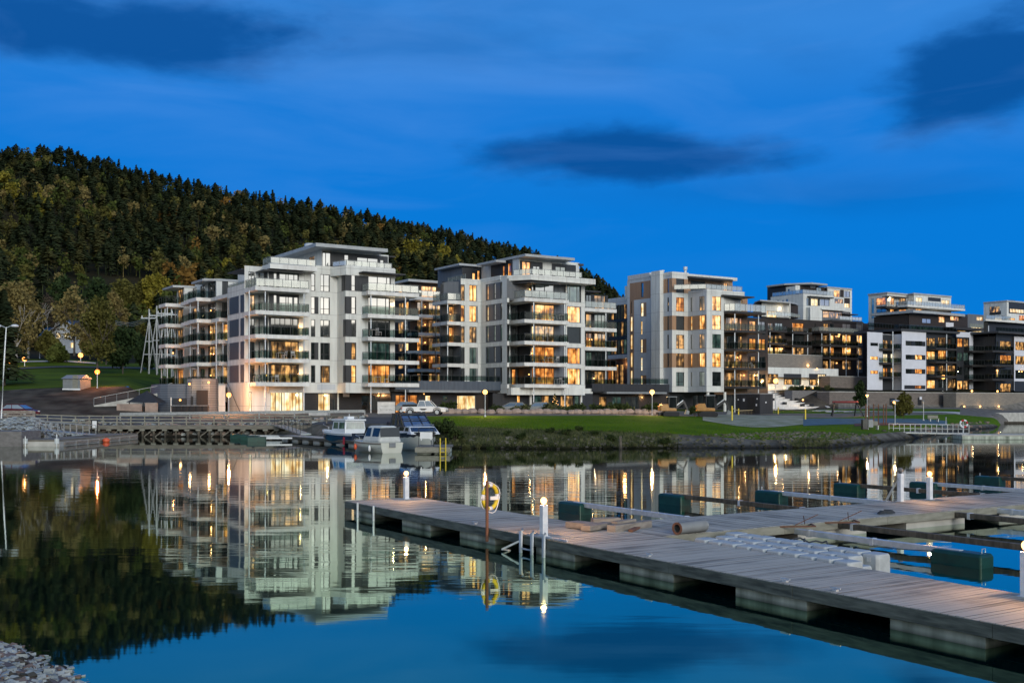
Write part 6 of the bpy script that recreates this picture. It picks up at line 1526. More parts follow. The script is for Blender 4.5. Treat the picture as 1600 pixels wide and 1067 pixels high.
# struts joining fingers to the walkway
def gusset(u, label):
    r = empty('corner_bracket', (*D1.w(u, v0_)[:2], 0), TH, label, 'bracket'); m = MB()
    for s in (-1, 1): m.bar((s * .65, -.02, DZ - .02), (0, -.75, DZ + .02), .05, .04)
    m.bar((-.1, -.1, DZ), (.35, -.55, DZ + .32), .02); m.bar((.3, -.1, DZ), (-.2, -.5, DZ + .30), .02)
    m.build('strut', r, 'rust'); return r
gusset(uf, 'rusty corner bracket where the long steel finger meets the walkway')
gusset(uf2 + .0, 'rusty corner bracket under the dark timber finger')
# --- lamps
def bollard(u, v, label, lit=True, h=.82, power=120, w=.165):
    r = empty('bollard_lamp', (*D1.w(u, v, DZ)[:2], DZ), TH, label, 'bollard lamp', 'white bollard lamps on the docks')
    m = MB(); m.box(-w / 2, -w / 2, 0, w / 2, w / 2, h); m.build('post', r, 'post_white', bevel=.012)
    m = MB(); m.box(-w * .75, -w * .75, 0, w * .75, w * .75, .02); m.build('base_plate', r, 'galv')
    m = MB(); m.lathe([(.05, 0), (.06, .03)], 10, (0, 0, h)); m.build('lamp_socket', r, 'frame_dark')
    m = MB(); ball(m, (0, 0, h + .115), .088, 14, 9, 1.05); g = m.build('lamp_globe', r, 'lamp_white' if lit else 'pane_shade', True)
    if lit: light('bollard_light', r, (0, 0, h + .115), (1, .50, .20), power, .045).visible_glossy = True
    return r
ub, vb_ = D1.pix(849.6, 837.5, DZ); bollard(max(.16, ub), vb_, 'lit white bollard lamp beside the dock ladder')
ub, vb_ = D1.pix(634.7, 779.6, DZ); bollard(min(WD - .2, ub), vb_, 'lit white bollard lamp at the far end of the long dock')
ub, vb_ = D1.pix(1407, 783.5, DZ); r = bollard(ub, min(v1_ - .15, vb_), 'unlit white service post with a coiled hose on the walkway', False, 1.0)
m = MB()
for k in range(3): m.tube([(-.12, .0, .85 - .03 * k), (-.3 - .04 * k, .05, .5), (-.55 - .05 * k, .1, .12), (-.5 - .1 * k, .1, .02)], .016, 5)
m.build('hose', r, 'frame_grey')
ub, vb_ = D1.pix(1452.5, 780.5, DZ); bollard(ub, min(v1_ - .15, vb_), 'lit white bollard lamp on the walkway at the right')
vL = D1.V(1604, WD - .25); bollard(WD - .25, vL, 'lit bollard lamp on the long dock, cut by the right edge')
# deck junction boxes; the left one's glint is an emissive material
for px, py in ((888, 822), (1017, 824)):
    u, v = D1.pix(px, py, DZ); m = MB(); m.lathe([(.07, 0), (.06, .06), (.02, .075)], 10); o = m.build('deck_fitting', None, 'lamp_small' if px < 900 else 'galv'); o.location = D1.w(min(u, WD - .1), v, DZ); tag(o, 'small round fitting glinting on the deck ' + ('left of' if px < 900 else 'right of') + ' the stacked planks', 'deck fitting')
# life ring on a pole
pu, pv_ = -.09, D1.V(761, -.09)
r = empty('life_ring', (*D1.w(pu, pv_)[:2], 0), TH, 'yellow and white life ring hanging on a pole at the edge of the long dock', 'life ring')
m = MB(); m.tube([(0, 0, .1), (0, 0, DZ + 1.33)], .045, 8); m.build('pole', r, 'rust')
RR, rr = .33, .062
def torus(seg0, seg1, mat, cx, cz, name, n=28, k=8, nrm=None):
    m = MB(); rings = []
    for i in range(seg0, seg1 + 1):
        a = 2 * math.pi * i / n; ring = []
        for j in range(k):
            b_ = 2 * math.pi * j / k; q = RR + rr * math.cos(b_); ring.append((cx + q * math.cos(a) * .86, rr * math.sin(b_) + .10, cz + q * math.sin(a)))
        rings.append(ring)
    m.loft(rings); o = m.build(name, r, mat, True); return o
ringang = math.radians(-38)
holder = []
for i in range(4):
    holder.append(torus(i * 7 + 1, i * 7 + 6, 'yellow_paint', .22, DZ + .86, 'ring_segment')); holder.append(torus(i * 7 + 6, i * 7 + 8, 'white_paint', .22, DZ + .86, 'ring_band'))
m = MB(); pts = []
for i in range(29):
    a = 2 * math.pi * i / 28; q = .43 + .03 * math.sin(4 * a); pts.append((.24 + q * math.cos(a) * .86, .10, DZ + .84 + q * math.sin(a)))
m.tube(pts, .014, 5); holder.append(m.build('grab_line', r, 'white_paint'))
m = MB(); m.box(.12, .02, DZ + .78, .38, .08, DZ + .88); m.build('bracket', r, 'white_paint')
for h in holder: h.rotation_euler = (0, 0, math.radians(14))
# ladder
vl0, vl1 = D1.V(813.7, -.12), D1.V(831, -.12)
r = empty('dock_ladder', (*D1.w(0, vl0)[:2], 0), TH, 'galvanised ladder hooked over the dock edge beside the lit lamp', 'ladder')
for v in (0, vl1 - vl0, D1.V(849.3, -.12) - vl0):
    m = MB(); m.tube([(-.12, v, -.7), (-.12, v, DZ + .10), (-.06, v, DZ + .14)], .048, 10); m.build('rail', r, 'galv', True)
for z in (-.45, -.15, .12):
    m = MB(); m.bar((-.12, 0, z), (-.12, vl1 - vl0, z), .04); m.build('rung', r, 'galv')
m = MB(); m.bar((-.14, .05, .30), (-.42, .45, .06), .07, .05); m.bar((-.42, .45, .06), (-.14, .5, .0), .06, .04); m.build('boat_hook', r, 'galv')
m = MB(); m.bar((.02, D1.V(852, 0) - vl0, DZ + .03), (.05, D1.V(884, 0) - vl0, DZ + .03), .05, .04); m.build('handle', r, 'galv')
# timber pile
def plank(px0, py0, px1, py1, z, w, t, label, mat='pallet_wood', tw=0):
    a = D1.pix(px0, py0, z); b_ = D1.pix(px1, py1, z); A_ = Vector(D1.w(*a, z)); B_ = Vector(D1.w(*b_, z)); c = (A_ + B_) / 2
    ang = math.atan2(B_.y - A_.y, B_.x - A_.x); ln = (B_ - A_).length
    m = MB(); m.box(-ln / 2, -w / 2, -t / 2, ln / 2, w / 2, t / 2); o = m.build('plank', None, mat, bevel=.008); o.location = c; o.rotation_euler = (tw, 0, ang)
    return tag(o, label, 'plank', 'planks dumped at the joint of the two docks')
plank(893, 818, 928, 822, DZ + .10, .5, .16, 'broad weathered plank end at the left of the pile')
plank(925, 813, 968, 812, DZ + .16, .28, .14, 'upper weathered plank lying at the back of the pile')
plank(915, 825, 950, 819, DZ + .10, .30, .14, 'short grey block leaning in front of the back plank')
plank(955, 826, 1012, 818, DZ + .08, .30, .20, 'longest plank at the right end of the pile')
plank(960, 816, 990, 812, DZ + .22, .20, .07, 'thin board on top of the pile')
plank(985, 829, 1000, 822, DZ + .04, .12, .06, 'rusty stick beside the pile', 'rust', .2)
# corrugated roll
a = Vector(D1.w(*D1.pix(1058, 826, DZ + .16), DZ + .17)); b_ = Vector(D1.w(*D1.pix(1100, 821, DZ + .16), DZ + .17))
r = empty('pipe_roll', a, math.atan2(b_.y - a.y, b_.x - a.x), 'ribbed grey corrugated pipe lying on the walkway joint', 'pipe'); ln = (b_ - a).length
m = MB(); pr = []
n = 44
for i in range(n + 1): pr.append((ln * i / n, .155 + .014 * math.cos(i * math.pi)))
rings = [[(x, q * math.cos(2 * math.pi * k / 14), q * math.sin(2 * math.pi * k / 14)) for k in range(14)] for x, q in pr]
m.loft(rings, caps=False); m.build('pipe_wall', r, 'frame_grey', True)
m = MB(); rings = [[(x, q * math.cos(2 * math.pi * k / 14), q * math.sin(2 * math.pi * k / 14)) for k in range(14)] for x, q in ((-.01, .17), (.01, .17), (.01, .11), (-.01, .11), (-.01, .17))]; m.loft(rings, caps=False); m.build('pipe_end', r, 'rust')
# cube floats (jet-ski pad), individual modules pinned together
def cube_float():
    m = MB(); s = .248; c = .06; z0, z1 = -.10, .54
    def oct_(z, s_, c_): return [(-s_ + c_, -s_, z), (s_ - c_, -s_, z), (s_, -s_ + c_, z), (s_, s_ - c_, z), (s_ - c_, s_, z), (-s_ + c_, s_, z), (-s_, s_ - c_, z), (-s_, -s_ + c_, z)]
    m.loft([oct_(z0, s * .9, c), oct_(z0 + .05, s, c), oct_(.44, s, c), oct_(.505, s * .97, c), oct_(z1, s * .88, c)])
    o = m.build('cube_float', None, 'float_grey', bevel=.015)
    g = MB(); g.lathe([(.05, .05), (.05, .50), (.035, .53)], 8, (s, s, 0)); k = g.build('connector_pin', o, 'black_rubber')
    b2_ = MB(); b2_.box(-s - .012, -.05, .36, -s + .02, .05, .46); b2_.build('side_lug', o, 'galv')
    return o
cf_ = cube_float(); first = True
c0 = D1.pix(1106, 838, .3); c0u = WD + .42; c0v = D1.V(1104, c0u)
cells = []
for j in range(4):
    for i in range(20):
        cells.append((c0u + j * .50, c0v - i * .50 + j * .15, j, i))
vstop = D1.V(1318, WD + .42)
for (u, v, j, i) in cells:
    if v < vstop - (.2 if j < 2 else -.2): continue
    z = -.02 - (.16 if j == 1 else 0) - (.05 if j == 2 else 0)
    loc = (*D1.w(u, v)[:2], z - .01 * (i % 2))
    if first: o = cf_; o.location = loc; o.rotation_euler = (0, 0, TH); first = False
    else: o = copy_tree(cf_, None, loc, TH)
    row = ('nearest to', 'second from', 'third from', 'farthest from')[j]
    tag(o, f'grey plastic cube float of the floating pad, in the row {row} the long dock', 'cube float', 'grey cube floats ' + ('of the near row', 'of the second row', 'of the third row', 'of the far row')[j])
    if i == 0: pass
m = MB(); a = (c0u + 1.0, c0v - 2.0); pts = [(*D1.w(a[0] + .15 * math.sin(k * .9), a[1] - k * .1)[:2], .64 + .04 * (k % 2)) for k in range(12)]; m.tube(pts, .022, 5); o = m.build('rope', None, 'rope'); tag(o, 'dark rope lying in loops on the grey cube floats', 'rope')
m = MB(); pts = [(*D1.w(*D1.pix(1320 + k * 14, 846 + k * 1.4, .30))[:2], .30 - .05 * math.sin(k / 10 * math.pi)) for k in range(11)]; m.tube(pts, .012, 5); o = m.build('rope', None, 'rope'); tag(o, 'thin dark rope stretched from the cube floats to the large green float', 'rope')
m = MB(); a = D1.pix(1385, 803, DZ); pts = [(*D1.w(a[0] + .4 * math.cos(k * .8) * (1 - k * .02), a[1] + .18 * math.sin(k * .8))[:2], DZ + .02 + .004 * k) for k in range(26)]; m.tube(pts, .016, 5); o = m.build('rope', None, 'rope'); tag(o, 'flat coil of dark rope on the walkway', 'rope')
m = MB(); u, v = D1.pix(1255, 765, 0)
# ================================================================ near gravel bank, bottom left
def gz(x, y):
    # signed distance from shoreline through (-8.6,18.1) and (-6.1,15.2)
    dx, dy = -8.75 - (-6.05), 18.6 - 15.25; ln = math.hypot(dx, dy); nx, ny = dy / ln, -dx / ln
    return -((x + 6.05) * nx + (y - 15.25) * ny)
m = MB(); vs = []; NX, NY = 70, 70
for i in range(NX + 1):
    for j in range(NY + 1):
        s = -1.6 + 9 * i / NX; t = -14 + 24 * j / NY
        dx, dy = -.627, .779; nx, ny = -.779, -.627
        x = -6.05 + dx * t + nx * s; y = 15.25 + dy * t + ny * s
        z = s * .30 - .02 + .07 * mnoise.noise(Vector((x * 1.6, y * 1.6, 0))) + .05 * mnoise.noise(Vector((x * 4.5, y * 4.5, 0)))
        if t > 3: z -= (t - 3) * .12
        vs.append((x, y, z))
m.mesh(vs, [(i * (NY + 1) + j, (i + 1) * (NY + 1) + j, (i + 1) * (NY + 1) + j + 1, i * (NY + 1) + j + 1) for i in range(NX) for j in range(NY)])
struct(m.build('gravel_bank', None, 'stone_brown', smooth=True))
random.seed(31)
m = MB()
for _ in range(5200):
    s = random.uniform(-.25, 4.6); t = random.uniform(-5, 7)
    dx, dy = -.627, .779; nx, ny = -.779, -.627
    x = -6.05 + dx * t + nx * s; y = 15.25 + dy * t + ny * s
    if abs((x * F / y) + CX) > 1e5 or (CX + x * F / y) < -60: continue
    z = s * .30 - .02 + .07 * mnoise.noise(Vector((x * 1.6, y * 1.6, 0))) + .05 * mnoise.noise(Vector((x * 4.5, y * 4.5, 0)))
    if t > 3: z -= (t - 3) * .12
    q = random.uniform(.025, .085) * (1.25 if random.random() < .1 else .8)
    m.mat(random.choice(('stone', 'stone', 'stone', 'stone', 'stone', 'shore_rock', 'stone_brown'))); rot = Matrix.Rotation(random.uniform(0, 6.3), 3, 'Z') @ Matrix.Rotation(random.uniform(-.6, .6), 3, 'X')
    sx_, sy_, sz_ = q * random.uniform(.8, 1.5), q * random.uniform(.6, 1), q * random.uniform(.35, .7)
    pts = []
    for (a, b_, c) in ((-1, -1, -1), (1, -1, -1), (1, 1, -1), (-1, 1, -1), (-1, -1, 1), (1, -1, 1), (1, 1, 1), (-1, 1, 1)):
        p = Vector((a * sx_ * random.uniform(.55, 1), b_ * sy_ * random.uniform(.55, 1), c * sz_ * random.uniform(.5, 1))); p = rot @ p; pts.append((x + p.x, y + p.y, z + p.z))
    m.mesh(pts, [(3, 2, 1, 0), (4, 5, 6, 7), (0, 1, 5, 4), (1, 2, 6, 5), (2, 3, 7, 6), (3, 0, 4, 7)])
o = stuff(m.build('gravel_stones')); o['label'] = 'loose broken stones covering the near bank'
# ================================================================ quay, marina, vehicles, park
def dfb(px, py, lo=90, hi=400, st=.25):
    best = None; Yv = lo
    while Yv < hi:
        y = HY - (hgt(px, Yv) - CZ) * F / Yv
        if best is None or abs(y - py) < best[0]: best = (abs(y - py), Yv)
        Yv += st
    return best[1]
def at(px, Yv, z=None): return (wx(px, Yv), Yv, hgt(px, Yv) if z is None else z)
# --- street lamps
def street_lamp(px, base, top, kind, label, col='lamp_yellow', power=120, Yv=None, lo=95, hi=400, zb=None):
    Yv = dfb(px, base, lo, hi) if Yv is None else Yv
    x, y, z = at(px, Yv, zb); H = wz(top, Yv) - z
    r = empty('street_lamp', (x, y, z), 0, label, 'street lamp', 'lamps along the park and paths'); k = Yv / 130
    m = MB(); m.tube([(0, 0, -.2), (0, 0, H * .5), (0, 0, H - .18)], [.055 * k ** .5, .045 * k ** .5, .035 * k ** .5], 8); m.build('pole', r, 'galv')
    m = MB(); m.lathe([(.12, -.05), (.12, .1), (.06, .2)], 10); m.build('base', r, 'galv')
    if kind == 'globe':
        m = MB(); ball(m, (0, 0, H), .29 * k, 14, 9); m.build('lamp_globe', r, col, True)
    elif kind == 'tulip':
        m = MB(); m.lathe([(.05, H - .25), (.22, H + .05), (.18, H + .12)], 12); m.build('lamp_shade', r, col, True); m = MB(); m.lathe([(.30, H + .12), (.28, H + .17), (.02, H + .22)], 12); m.build('lamp_cap', r, 'rail_grey')
    elif kind == 'flat':
        m = MB(); m.lathe([(.50, H + .05), (.5, H + .10), (.1, H + .16)], 14); m.build('lamp_cap', r, 'galv'); m = MB(); ball(m, (-.12, 0, H - .12), .15, 10, 6); m.build('lamp_bulb', r, col, True)
    elif kind == 'post':
        m = MB(); m.lathe([(.09, H - .2), (.10, H), (.04, H + .05)], 10); m.build('lamp_head', r, 'frame_grey' if not power else col)
    if power:
        c = {'lamp_yellow': (1, .62, .26), 'lamp_orange': (1, .32, .10), 'lamp_warm': (1, .52, .2), 'lamp_white': (1, .8, .5)}[col]
        light('street_light', r, (0, 0, H), c, power * 1.8, .09)
    return r
street_lamp(152, 606, 581, 'globe', 'orange glowing globe lamp right of the small grey shed', 'lamp_orange', 420, lo=150, hi=260)
street_lamp(758, 651, 612.5, 'globe', 'glowing globe lamp on a white pole in front of the low dark podium', 'lamp_yellow', 520, lo=110, hi=140)
street_lamp(1019, 649, 612.5, 'globe', 'glowing globe lamp on a white pole left of the orange excavators', 'lamp_yellow', 520, lo=110, hi=140)
street_lamp(1473, 611, 589, 'globe', 'glowing globe lamp on the terrace in front of the portal block', 'lamp_yellow', 420, lo=219, hi=240)
street_lamp(1355, 651, 618, 'tulip', 'tulip-shaped lit lamp beside the small dark park tree', 'lamp_yellow', 160, lo=130, hi=200)
street_lamp(1398.5, 664, 627, 'flat', 'flat-topped lit lamp left of the round yellow-green park tree', 'lamp_yellow', 160, lo=112, hi=200)
street_lamp(1443, 657, 626, 'post', 'slim unlit lamp post right of the yellow-green park tree', 'lamp_white', 0, lo=120, hi=200)
street_lamp(1212, 641, 595, 'globe', 'glowing lamp on a tall pole in front of the white stairs', 'lamp_yellow', 420, lo=150, hi=190)
street_lamp(62, 560, 527, 'flat', 'tall thin pole lamp on the slope below the blue-roofed house', 'lamp_white', 0, lo=200, hi=330)
street_lamp(38.5, 572, 561, 'globe', 'small distant lit lamp right of the dark spruce', 'lamp_warm', 30, lo=200, hi=330)
street_lamp(16.5, 572, 564, 'globe', 'small distant lit lamp half hidden at the dark spruce', 'lamp_warm', 20, lo=160, hi=330)
street_lamp(126, 566, 555, 'globe', 'small distant lit lamp behind the olive tree', 'lamp_warm', 40, lo=200, hi=330)
street_lamp(1478, 664, 652, 'post', 'short thin post at the tip of the gravel spit', 'lamp_white', 0, lo=120, hi=200)
# tall double lamp
Yv = 118.0; x, y, z = at(2, Yv); r = empty('street_lamp', (x, y, z), 0, 'tall double-armed unlit street lamp at the left edge', 'street lamp')
H = wz(511, Yv) - z
m = MB(); m.tube([(0, 0, 0), (.3, 0, H * .6), (.55, 0, H)], [.11, .09, .06], 8); m.build('pole', r, 'galv')
for s in (-1, 1):
    m = MB(); m.tube([(.55, 0, H - .1), (.55 + s * .5, 0, H + .12)], .04, 6); m.build('arm', r, 'galv'); m = MB(); ball(m, (.55 + s * .95, 0, H + .12), .42, 12, 7, .42); m.build('lamp_head', r, 'gelcoat', True)
# --- timber quay on piles
QY = 123.0; qz = 1.32; x0, x1 = wx(96, QY), wx(486, QY)
q = empty('timber_quay', ((x0 + x1) / 2, QY, 0), 0, 'old timber quay on close-set piles along the far shore at the left', 'quay'); hx = (x1 - x0) / 2
m = MB(); m.box(-hx, 0, qz - .12, hx, 4.2, qz); m.build('deck', q, 'quay_wood'); m = MB(); m.box(-hx, -.14, qz - .42, hx, -.003, qz + .03); m.build('edge_beam', q, 'quay_wood'); m = MB(); m.box(-hx, .3, qz - .5, hx, .5, qz - .13); m.box(-hx, 3, qz - .5, hx, 3.2, qz - .13); m.build('cross_beam', q, 'pile_wood')
rq = random.Random(4); x = -hx + .3
while x < hx:
    for dy in (.1, 2.6):
        m = MB(); m.tube([(x + rq.uniform(-.1, .1), dy, -1.2), (x + rq.uniform(-.05, .05), dy, qz - .13)], rq.uniform(.12, .16), 8); m.build('pile', q, 'pile_wood')
        if dy == .1: m = MB(); m.box(x - .28, -.11, qz - .62, x + .28, .05, qz - .44); m.build('pile_cap', q, 'fence_wood')
    if rq.random() < .55: m = MB(); m.bar((x, .25, -.05), (x + 1.15, .25, qz - .5), .12); m.build('brace', q, 'quay_wood')
    x += 1.28
# stones under the quay
def rocks(name, label, n, xr, yr, zf, s0, s1, mats, seed):
    random.seed(seed); m = MB()
    for _ in range(n):
        x = random.uniform(*xr); y = random.uniform(*yr); z = zf(x, y); q_ = random.uniform(s0, s1); m.mat(random.choice(mats))
        pts = [(x + a * q_ * random.uniform(.6, 1.1), y + b_ * q_ * random.uniform(.6, 1.1), z + c * q_ * random.uniform(.4, .7)) for (a, b_, c) in ((-1, -1, -1), (1, -1, -1), (1, 1, -1), (-1, 1, -1), (-.7, -.7, 1), (.7, -.7, 1), (.7, .7, 1), (-.7, .7, 1))]
        m.mesh(pts, [(3, 2, 1, 0), (4, 5, 6, 7), (0, 1, 5, 4), (1, 2, 6, 5), (2, 3, 7, 6), (3, 0, 4, 7)])
    o = stuff(m.build(name)); o['label'] = label; return o
rocks('quay_rubble', 'rubble stones on the bank under the timber quay', 500, (x0, x1 + 6), (124, 127.5), lambda x, y: hxy(x, y), .15, .42, ('boulder', 'shore_rock', 'stone'), 8)
rocks('riprap', 'pale broken rock piled at the left end of the quay', 1500, (wx(-40, 110), wx(105, 116)), (103, 121), lambda x, y: hxy(x, y) + .1, .12, .38, ('stone', 'stone', 'shore_rock'), 9)
rocks('shore_stones', 'grey stones along the waterline of the park bank', 3600, (wx(640, 93), wx(1400, 105)), (90, 108), lambda x, y: (hxy(x, y) if -.35 < hxy(x, y) < 1.0 else -3), .05, .20, ('shore_rock', 'shore_rock', 'bank_turf'), 10)
rocks('spit_stones', 'grey stones round the gravel spit', 1400, (wx(1380, 110), wx(1556, 168)), (108, 176), lambda x, y: (hxy(x, y) if -.3 < hxy(x, y) < .9 else -3), .08, .30, ('shore_rock', 'stone_brown'), 12)
# --- fences and guard rail
def rail_fence(name, label, pts, h, rails, post, mat, step, tw=.05, rh=.12):
    r = empty(name, pts[0], 0, label, 'fence'); o = Vector(pts[0]); P = [Vector(p) - o for p in pts]
    for i in range(len(P) - 1):
        a, b_ = P[i], P[i + 1]; n = max(1, round((b_ - a).length / step))
        for k in range(n + (1 if i == len(P) - 2 else 0)):
            p = a.lerp(b_, k / n); m = MB(); m.box(p.x - post / 2, p.y - post / 2, p.z, p.x + post / 2, p.y + post / 2, p.z + h); m.build('post', r, mat)
        for z in rails: m = MB(); m.bar(a + Vector((0, -.06, z)), b_ + Vector((0, -.06, z)), tw, rh); m.build('rail', r, mat)
    return r
rail_fence('timber_fence', 'weathered green-grey timber rail fence along the quay edge', [(wx(52, 122), 122, 1.5), (wx(118, 123.6), 123.6, qz), (wx(486, 123.6), 123.6, qz)], 1.15, (.35, .72, 1.08), .12, 'fence_wood', 1.55)
rail_fence('timber_fence', 'broken low timber rails on the bank below the large white block', [(wx(486, 121), 121, 1.6), (wx(560, 119), 119, 1.7)], .9, (.3, .8), .12, 'quay_wood', 2.0)
rail_fence('timber_barrier', 'pinkish timber barrier of stacked boards in front of the dark red car', [(wx(-30, 121), 121, 2.05), (wx(54, 121), 121, 2.05)], .95, (.15, .42, .7, .9), .14, 'pallet_wood', 1.6, .06, .18)
rail_fence('guard_rail', 'long white guard rail at the street edge before the slatted wall and the large block', [(wx(188, 129), 129, 1.75), (wx(405, 129.5), 129.5, 1.95), (wx(570, 130), 130, 2.1)], .85, (.80,), .14, 'rail_steel', 4.3, .08, .34)
# --- left concrete pier and floating pier
m = MB(); m.box(wx(-60, 98), 97, -1.5, wx(33.5, 97), 101, 1.35); o = m.build('stone_pier', None, 'grey_stone'); tag(o, 'dark stained concrete pier head at the left edge of the far shore', 'pier')
r = empty('floating_pier', (-44.4, 97.4, 0), 0, 'floating concrete pier running away from the camera at the left', 'pier')
m = MB(); m.box(0, 0, -.5, 3.4, 20.4, .42); m.build('hull', r, 'concrete_pale'); m = MB(); m.box(-.02, -.02, .42, 3.42, 20.4, .58); m.build('deck', r, 'quay_wood')
for x_ in (.15, 3.0): m = MB(); m.box(x_, -.1, .22, x_ + .4, -.02, .7); m.tube([(x_ + .2, -.1, -.4), (x_ + .2, -.1, 1.1 if x_ > 1 else .9)], .05, 6); m.build('mooring_bracket', r, 'galv')
for k in range(7): m = MB(); m.box(3.43, 1 + k * 2.8, .12, 3.5, 3.4 + k * 2.8, .34); m.build('fender_board', r, 'pallet_wood')
m = MB(); ball(m, (0, 0, 0), .36, 12, 8, .8); o = m.build('mooring_buoy', None, 'orange_buoy', True); o.location = (-40.5, 107.3, .16); tag(o, 'orange buoy hanging at the side of the floating pier', 'buoy')
rg = empty('gangway', (wx(60, 110), 111, 0), 0, 'grey gangway frame leading down to the floating pier', 'gangway'); m = MB()
m.bar((0, 0, 1.1), (6.4, -3.2, .75), .9, .08); m.build('walkway', rg, 'steel')
for s in (-.42, .42):
    for k in range(9): m = MB(); t = k / 8; p = Vector((6.4 * t + s * .45, -3.2 * t + s * .9, 1.1 - .35 * t)); m.box(p.x - .03, p.y - .03, p.z, p.x + .03, p.y + .03, p.z + .9); m.build('post', rg, 'rail_steel')
    m = MB(); m.bar((s * .45, s * .9, 2.0), (6.4 + s * .45, -3.2 + s * .9, 1.65), .06); m.build('handrail', rg, 'rail_steel')
r = empty('notice_board', (wx(147.5, 118), 118, .55), 0, 'white notice on a dark frame at the end of the floating pier', 'sign'); m = MB()
m.box(-.36, 0, 0, -.28, .08, 1.5); m.box(.28, 0, 0, .36, .08, 1.5); m.box(-.36, 0, 1.42, .36, .08, 1.5); m.build('frame', r, 'frame_dark'); m = MB(); m.box(-.24, .01, .62, .24, .05, 1.38); m.build('board', r, 'white_paint')
# --- marina pontoon, V direction
MP = Frame(466, 111)
def uvm(px, Yv): return MP.uv(wx(px, Yv), Yv)
r = empty('marina_pontoon', (MP.x, MP.y, 0), TH, 'grey floating pontoon from the quay out to the moored boats', 'dock')
m = MB(); m.box(-1.1, -19.5, .38, 1.1, 2.5, .52); m.build('deck', r, 'steel')
for k in range(8): m = MB(); m.box(-1.0, -19.2 + k * 2.8, -.4, 1.0, -17.6 + k * 2.8, .37); m.build('pontoon', r, 'concrete_pale')
m = MB(); m.box(-1.16, -19.5, .25, -1.1, 2.5, .5); m.box(-1.16, -19.56, .25, 1.16, -19.5, .5); m.build('edge_beam', r, 'pile_wood')
rg = empty('gangway', (wx(432, 121), 122.6, 0), 0, 'narrow dark gangway with railings from the quay down to the marina pontoon', 'gangway')
a = Vector((0, 0, 1.35)); b_ = Vector((MP.x - wx(432, 121) + .5, MP.y - 122.6 + 1.5, .62))
m = MB(); m.bar(a, b_, 1.2, .1); m.build('walkway', rg, 'steel')
dd = (b_ - a).normalized(); sd = dd.cross(Vector((0, 0, 1))).normalized() * .58
for s in (-1, 1):
    m = MB(); m.bar(a + sd * s + Vector((0, 0, 1)), b_ + sd * s + Vector((0, 0, 1)), .05); m.build('handrail', rg, 'rail_dark')
    for k in range(8): p = a.lerp(b_, k / 7) + sd * s; m = MB(); m.box(p.x - .025, p.y - .025, p.z, p.x + .025, p.y + .025, p.z + 1); m.build('post', rg, 'rail_dark')
# end platform with board and yellow ladder
px0, px1 = wx(652, 84), wx(703, 83)
r = empty('boat_platform', (px0, 82.6, 0), 0, 'low timber platform with stacked edge beams beside the moored boats', 'dock'); w = px1 - px0
m = MB(); m.box(0, 0, .38, w, 5.2, .55); m.build('deck', r, 'quay_wood'); m = MB(); m.box(-.05, -.12, .12, w + .05, -.003, .5); m.build('edge_beam', r, 'fence_wood'); m = MB(); m.box(.1, .1, -.4, w * .45, 4.8, .37); m.box(w * .55, .1, -.4, w - .1, 4.8, .37); m.build('pontoon', r, 'concrete')
r = empty('notice_board', (wx(666, 83.2), 83.2, .55), 0, 'wide white board in a black tube frame on the boat platform', 'sign'); m = MB()
m.tube([(-.58, 0, 0), (-.58, 0, 1.35), (-.5, 0, 1.46), (.5, 0, 1.46), (.58, 0, 1.35), (.58, 0, 0)], .035, 6); m.build('frame', r, 'frame_dark')
m = MB(); m.box(-.48, -.02, .62, .48, .03, 1.12); m.build('board', r, 'white_paint'); m = MB(); m.box(-.42, -.02, .48, -.34, .02, .62); m.box(.34, -.02, .52, .42, .02, .62); m.build('clip', r, 'white_paint')
r = empty('yellow_ladder', (wx(692, 82.2), 82.3, 0), 0, 'pair of yellow ladder rails rising from the end of the boat platform', 'ladder')
for s in (-.21, .21): m = MB(); m.tube([(s, 0, -.6), (s, 0, 1.25)], .045, 8); m.build('rail', r, 'yellow_paint')
for k in range(4): m = MB(); m.bar((-.21, 0, -.4 + k * .28), (.21, 0, -.4 + k * .28), .035); m.build('rung', r, 'yellow_paint')
m = MB(); m.lathe([(.22, 0), (.22, .75), (.18, .78)], 10); o = m.build('litter_bin', None, 'rail_dark'); o.location = at(678.5, 98); tag(o, 'dark cylindrical litter bin at the edge of the lawn above the boats', 'bin')
# --- boats
def hull_rings(Ln, Bm, H, n=11, draft=.3, stern=.82, flare=.0):
    rings = []
    for i in range(n):
        t = i / (n - 1); x = Ln * t; w = Bm / 2 * (stern + (1 - stern) * math.sin(min(1, t * 2.2) * math.pi / 2)) * (1 - max(0, (t - .45) / .55) ** 2.3); w = max(w, .03)
        top = H * (1 + .22 * t * t); kx = x + (.0 if t < .7 else (t - .7) * .0)
        k = -draft * (1 - max(0, (t - .6) / .4) ** 2); c = .45 * (1 - .4 * max(0, (t - .5) * 2))
        rings.append([(x, -w, top), (x, -w * .97, top * .55), (x, -w * (.86 - .3 * t), .02 + top * .15 * t), (x, -w * .5, k * .6), (x, 0, k), (x, w * .5, k * .6), (x, w * (.86 - .3 * t), .02 + top * .15 * t), (x, w * .97, top * .55), (x, w, top)])
    return rings
def boat(name, loc, rz, label, Ln, Bm, H, hullm, band, deckm='gelcoat'):
    r = empty(name, loc, rz, label, 'boat'); R = hull_rings(Ln, Bm, H)
    m = MB(); m.loft(R, closed=False); m.face([R[0][k] for k in range(9)]); m.build('hull', r, hullm, True)
    m = MB(); Rd = [[(p[0][0], p[0][1] + .04, p[0][2] - .10), (p[8][0], p[8][1] - .04, p[8][2] - .10)] for p in R]
    m.loft(Rd, closed=False); m.build('deck', r, deckm)
    for s, k in ((-1, 0), (1, 8)):
        m = MB(); m.tube([(p[k][0], p[k][1] + s * .015, p[k][2] - .08) for p in R], .055, 6); m.build('rubbing_strake', r, band)
    return r, R
